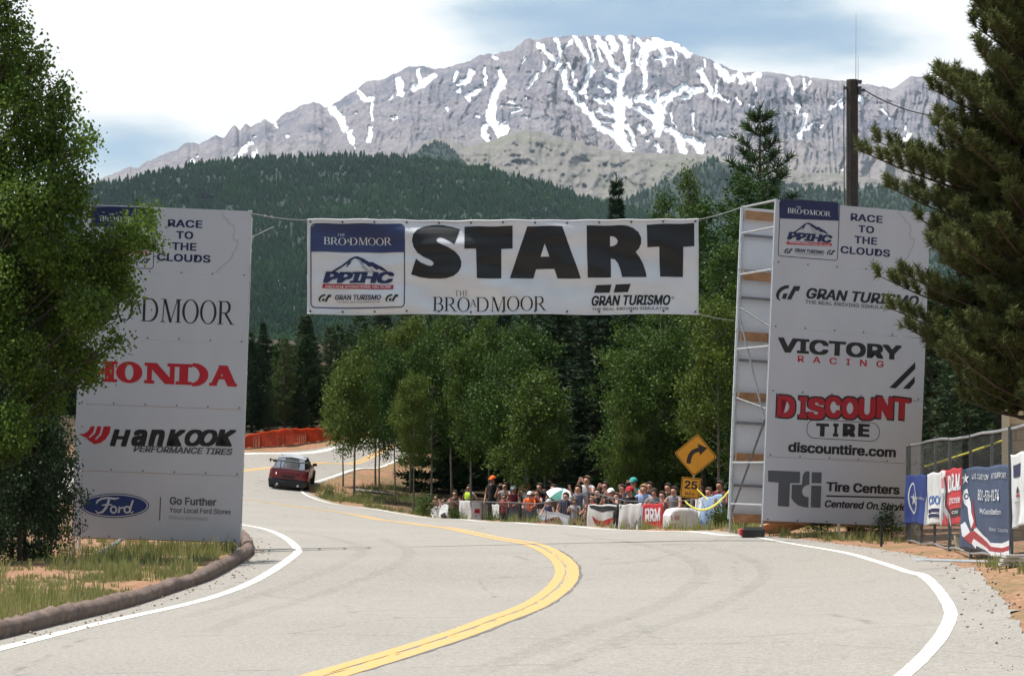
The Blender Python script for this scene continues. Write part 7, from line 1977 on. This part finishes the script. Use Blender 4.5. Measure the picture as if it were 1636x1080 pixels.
pp('person in pale grey shirt lifting both hands to film', 938, 758, 77, K['lgrey'], K['khaki'], K['brown'], 'camera', -35, build=1.08)
pp('child in red shirt with light brown hair at the barrier', 945, 791, 69.6, K['red'], K['denim'], K['blond'], 'rail', -35)
pp('person in denim shirt standing beside the tall filming one', 924, 772, 75.5, K['denim'], K['black'], K['dkb'], 'rest', -30)
pp('person in black shirt and white cap with hands up to the face', 976, 780, 69.6, K['black'], K['denim'], K['brown'], 'camera', -30, hat=(K['white'], 'cap'), build=1.06)
pp('person in dark green shirt with one arm raised high', 985, 785, 71.5, K['green'], K['black'], K['brown'], 'up', -30)
pp('person in black and white jacket wearing a red bandana', 1006, 777, 69.8, K['black'], K['denim'], K['dkb'], 'rail', -20, hat=(K['red'], 'cap'), longs=True)
pp('person in teal cap standing in the back row', 1012, 763, 76, K['teal'], K['black'], K['dkb'], 'camera', -30, hat=(K['teal'], 'cap'), extra=camera_extra)
pp('person in sky blue shirt right of the red bandana', 1028, 772, 71, K['sky'], K['khaki'], K['blond'], 'rail', -20)
pp('person in dark grey top with long dark hair at the red banner', 1045, 778, 68.6, K['grey'], K['black'], K['dkb'], 'hold', -15, hairlen=.5)
pp('person in orange shirt half hidden in the second row', 1058, 783, 70.5, K['orange'], K['denim'], K['dkb'], 'rest', -30)
pp('person in grey shirt standing behind the speed plate', 1077, 775, 68, K['grey'], K['denim'], K['dkb'], 'rail', -35)
pp('person in maroon shirt near the scaffold behind the tape', 1150, 766, 66.5, K['maroon'], K['black'], K['dkb'], 'hold', -40, skin=1)
pp('person in white shirt crouching left of the maroon shirted one', 1132, 777, 66, K['white'], K['denim'], K['brown'], 'rail', -35)
pp('person in black top behind the white cap, back row', 967, 768, 78, K['black'], K['black'], K['dkb'], 'camera', -35)
pp('person in brown top in the shade left of the umbrella', 884, 772, 80, K['brown'], K['black'], K['dkb'], 'rest', -30)
for x, yt, Y, c, pz, lab in [(858, 781, 79, 'maroon', 'camera', 'person in maroon shirt between the orange child and the umbrella pole'), (870, 776, 83, 'navy', 'rest', 'person in navy top in the back row left of the umbrella'), (955, 778, 72, 'black', 'rail', 'person in black top between the red shirted child and white cap'), (994, 772, 75, 'navy', 'hold', 'person in navy top between raised arm and red bandana'), (1038, 768, 76, 'black', 'camera', 'person in black top behind the sky blue shirt'), (1067, 770, 73, 'brown', 'rest', 'person in brown top in the back row left of the speed plate'), (833, 779, 86, 'black', 'rest', 'person in black shirt between the two white capped spectators'), (1118, 774, 68.5, 'black', 'rest', 'person in black shirt right of the speed plate in the shade')]:
    pp(lab, x, yt, Y, K[c], K['black'], K['dkb'], pz, -30)
# golf umbrella
p = P(897, 792, 75); k = 75 / F
t = thing('golf_umbrella', 'white and green golf umbrella tilted over the crowd', 'umbrella', tuple(p), (R(24), R(14), 0))
n = 8; ringn = 5
for g in range(n):
    V = []; f = []
    for j in range(5):
        for i in range(ringn + 1):
            a = 2 * math.pi * (g + j / 4) / n; rr_ = .40 * i / ringn * 1.12; sagk = 1 - .07 * math.sin(math.pi * j / 4)
            V.append((rr_ * math.cos(a) * sagk, rr_ * math.sin(a) * sagk, .20 - .75 * rr_ ** 2 * 1.3))
    for j in range(4):
        for i in range(ringn): q0 = j * (ringn + 1) + i; f.append((q0, q0 + 1, q0 + ringn + 2, q0 + ringn + 1))
    mb = MB(); mb.add(V, f); mb.build('canopy_panel', clothmat('umbrella_cloth', (.02, .20, .15) if g in (2, 5) else (.72, .74, .76)), t, smooth=True)
mb = MB(); mb.tube([(0, 0, .24), (0, 0, -.62)], .010, 6); mb.build('shaft', M['dark_steel'], t)
mb = MB(); mb.tube([(0, 0, -.60), (0, 0, -.72)], .018, 8); mb.build('handle', c_black, t)
# ---------------------------------------------------------------- the air between here and the mountain
hz = MB(); hz.box((0, 4700, 850), (9400, 10400, 2300))
m = bpy.data.materials.new('haze_air'); m.use_nodes = True
nt = m.node_tree; nt.nodes.clear()
oo = nt.nodes.new('ShaderNodeOutputMaterial'); pv = nt.nodes.new('ShaderNodeVolumePrincipled')
pv.inputs['Color'].default_value = (.66, .82, 1.0, 1); pv.inputs['Density'].default_value = HAZE; pv.inputs['Anisotropy'].default_value = 0.2
nt.links.new(pv.outputs[0], oo.inputs['Volume'])
tag(hz.build('haze', m), kind='stuff')
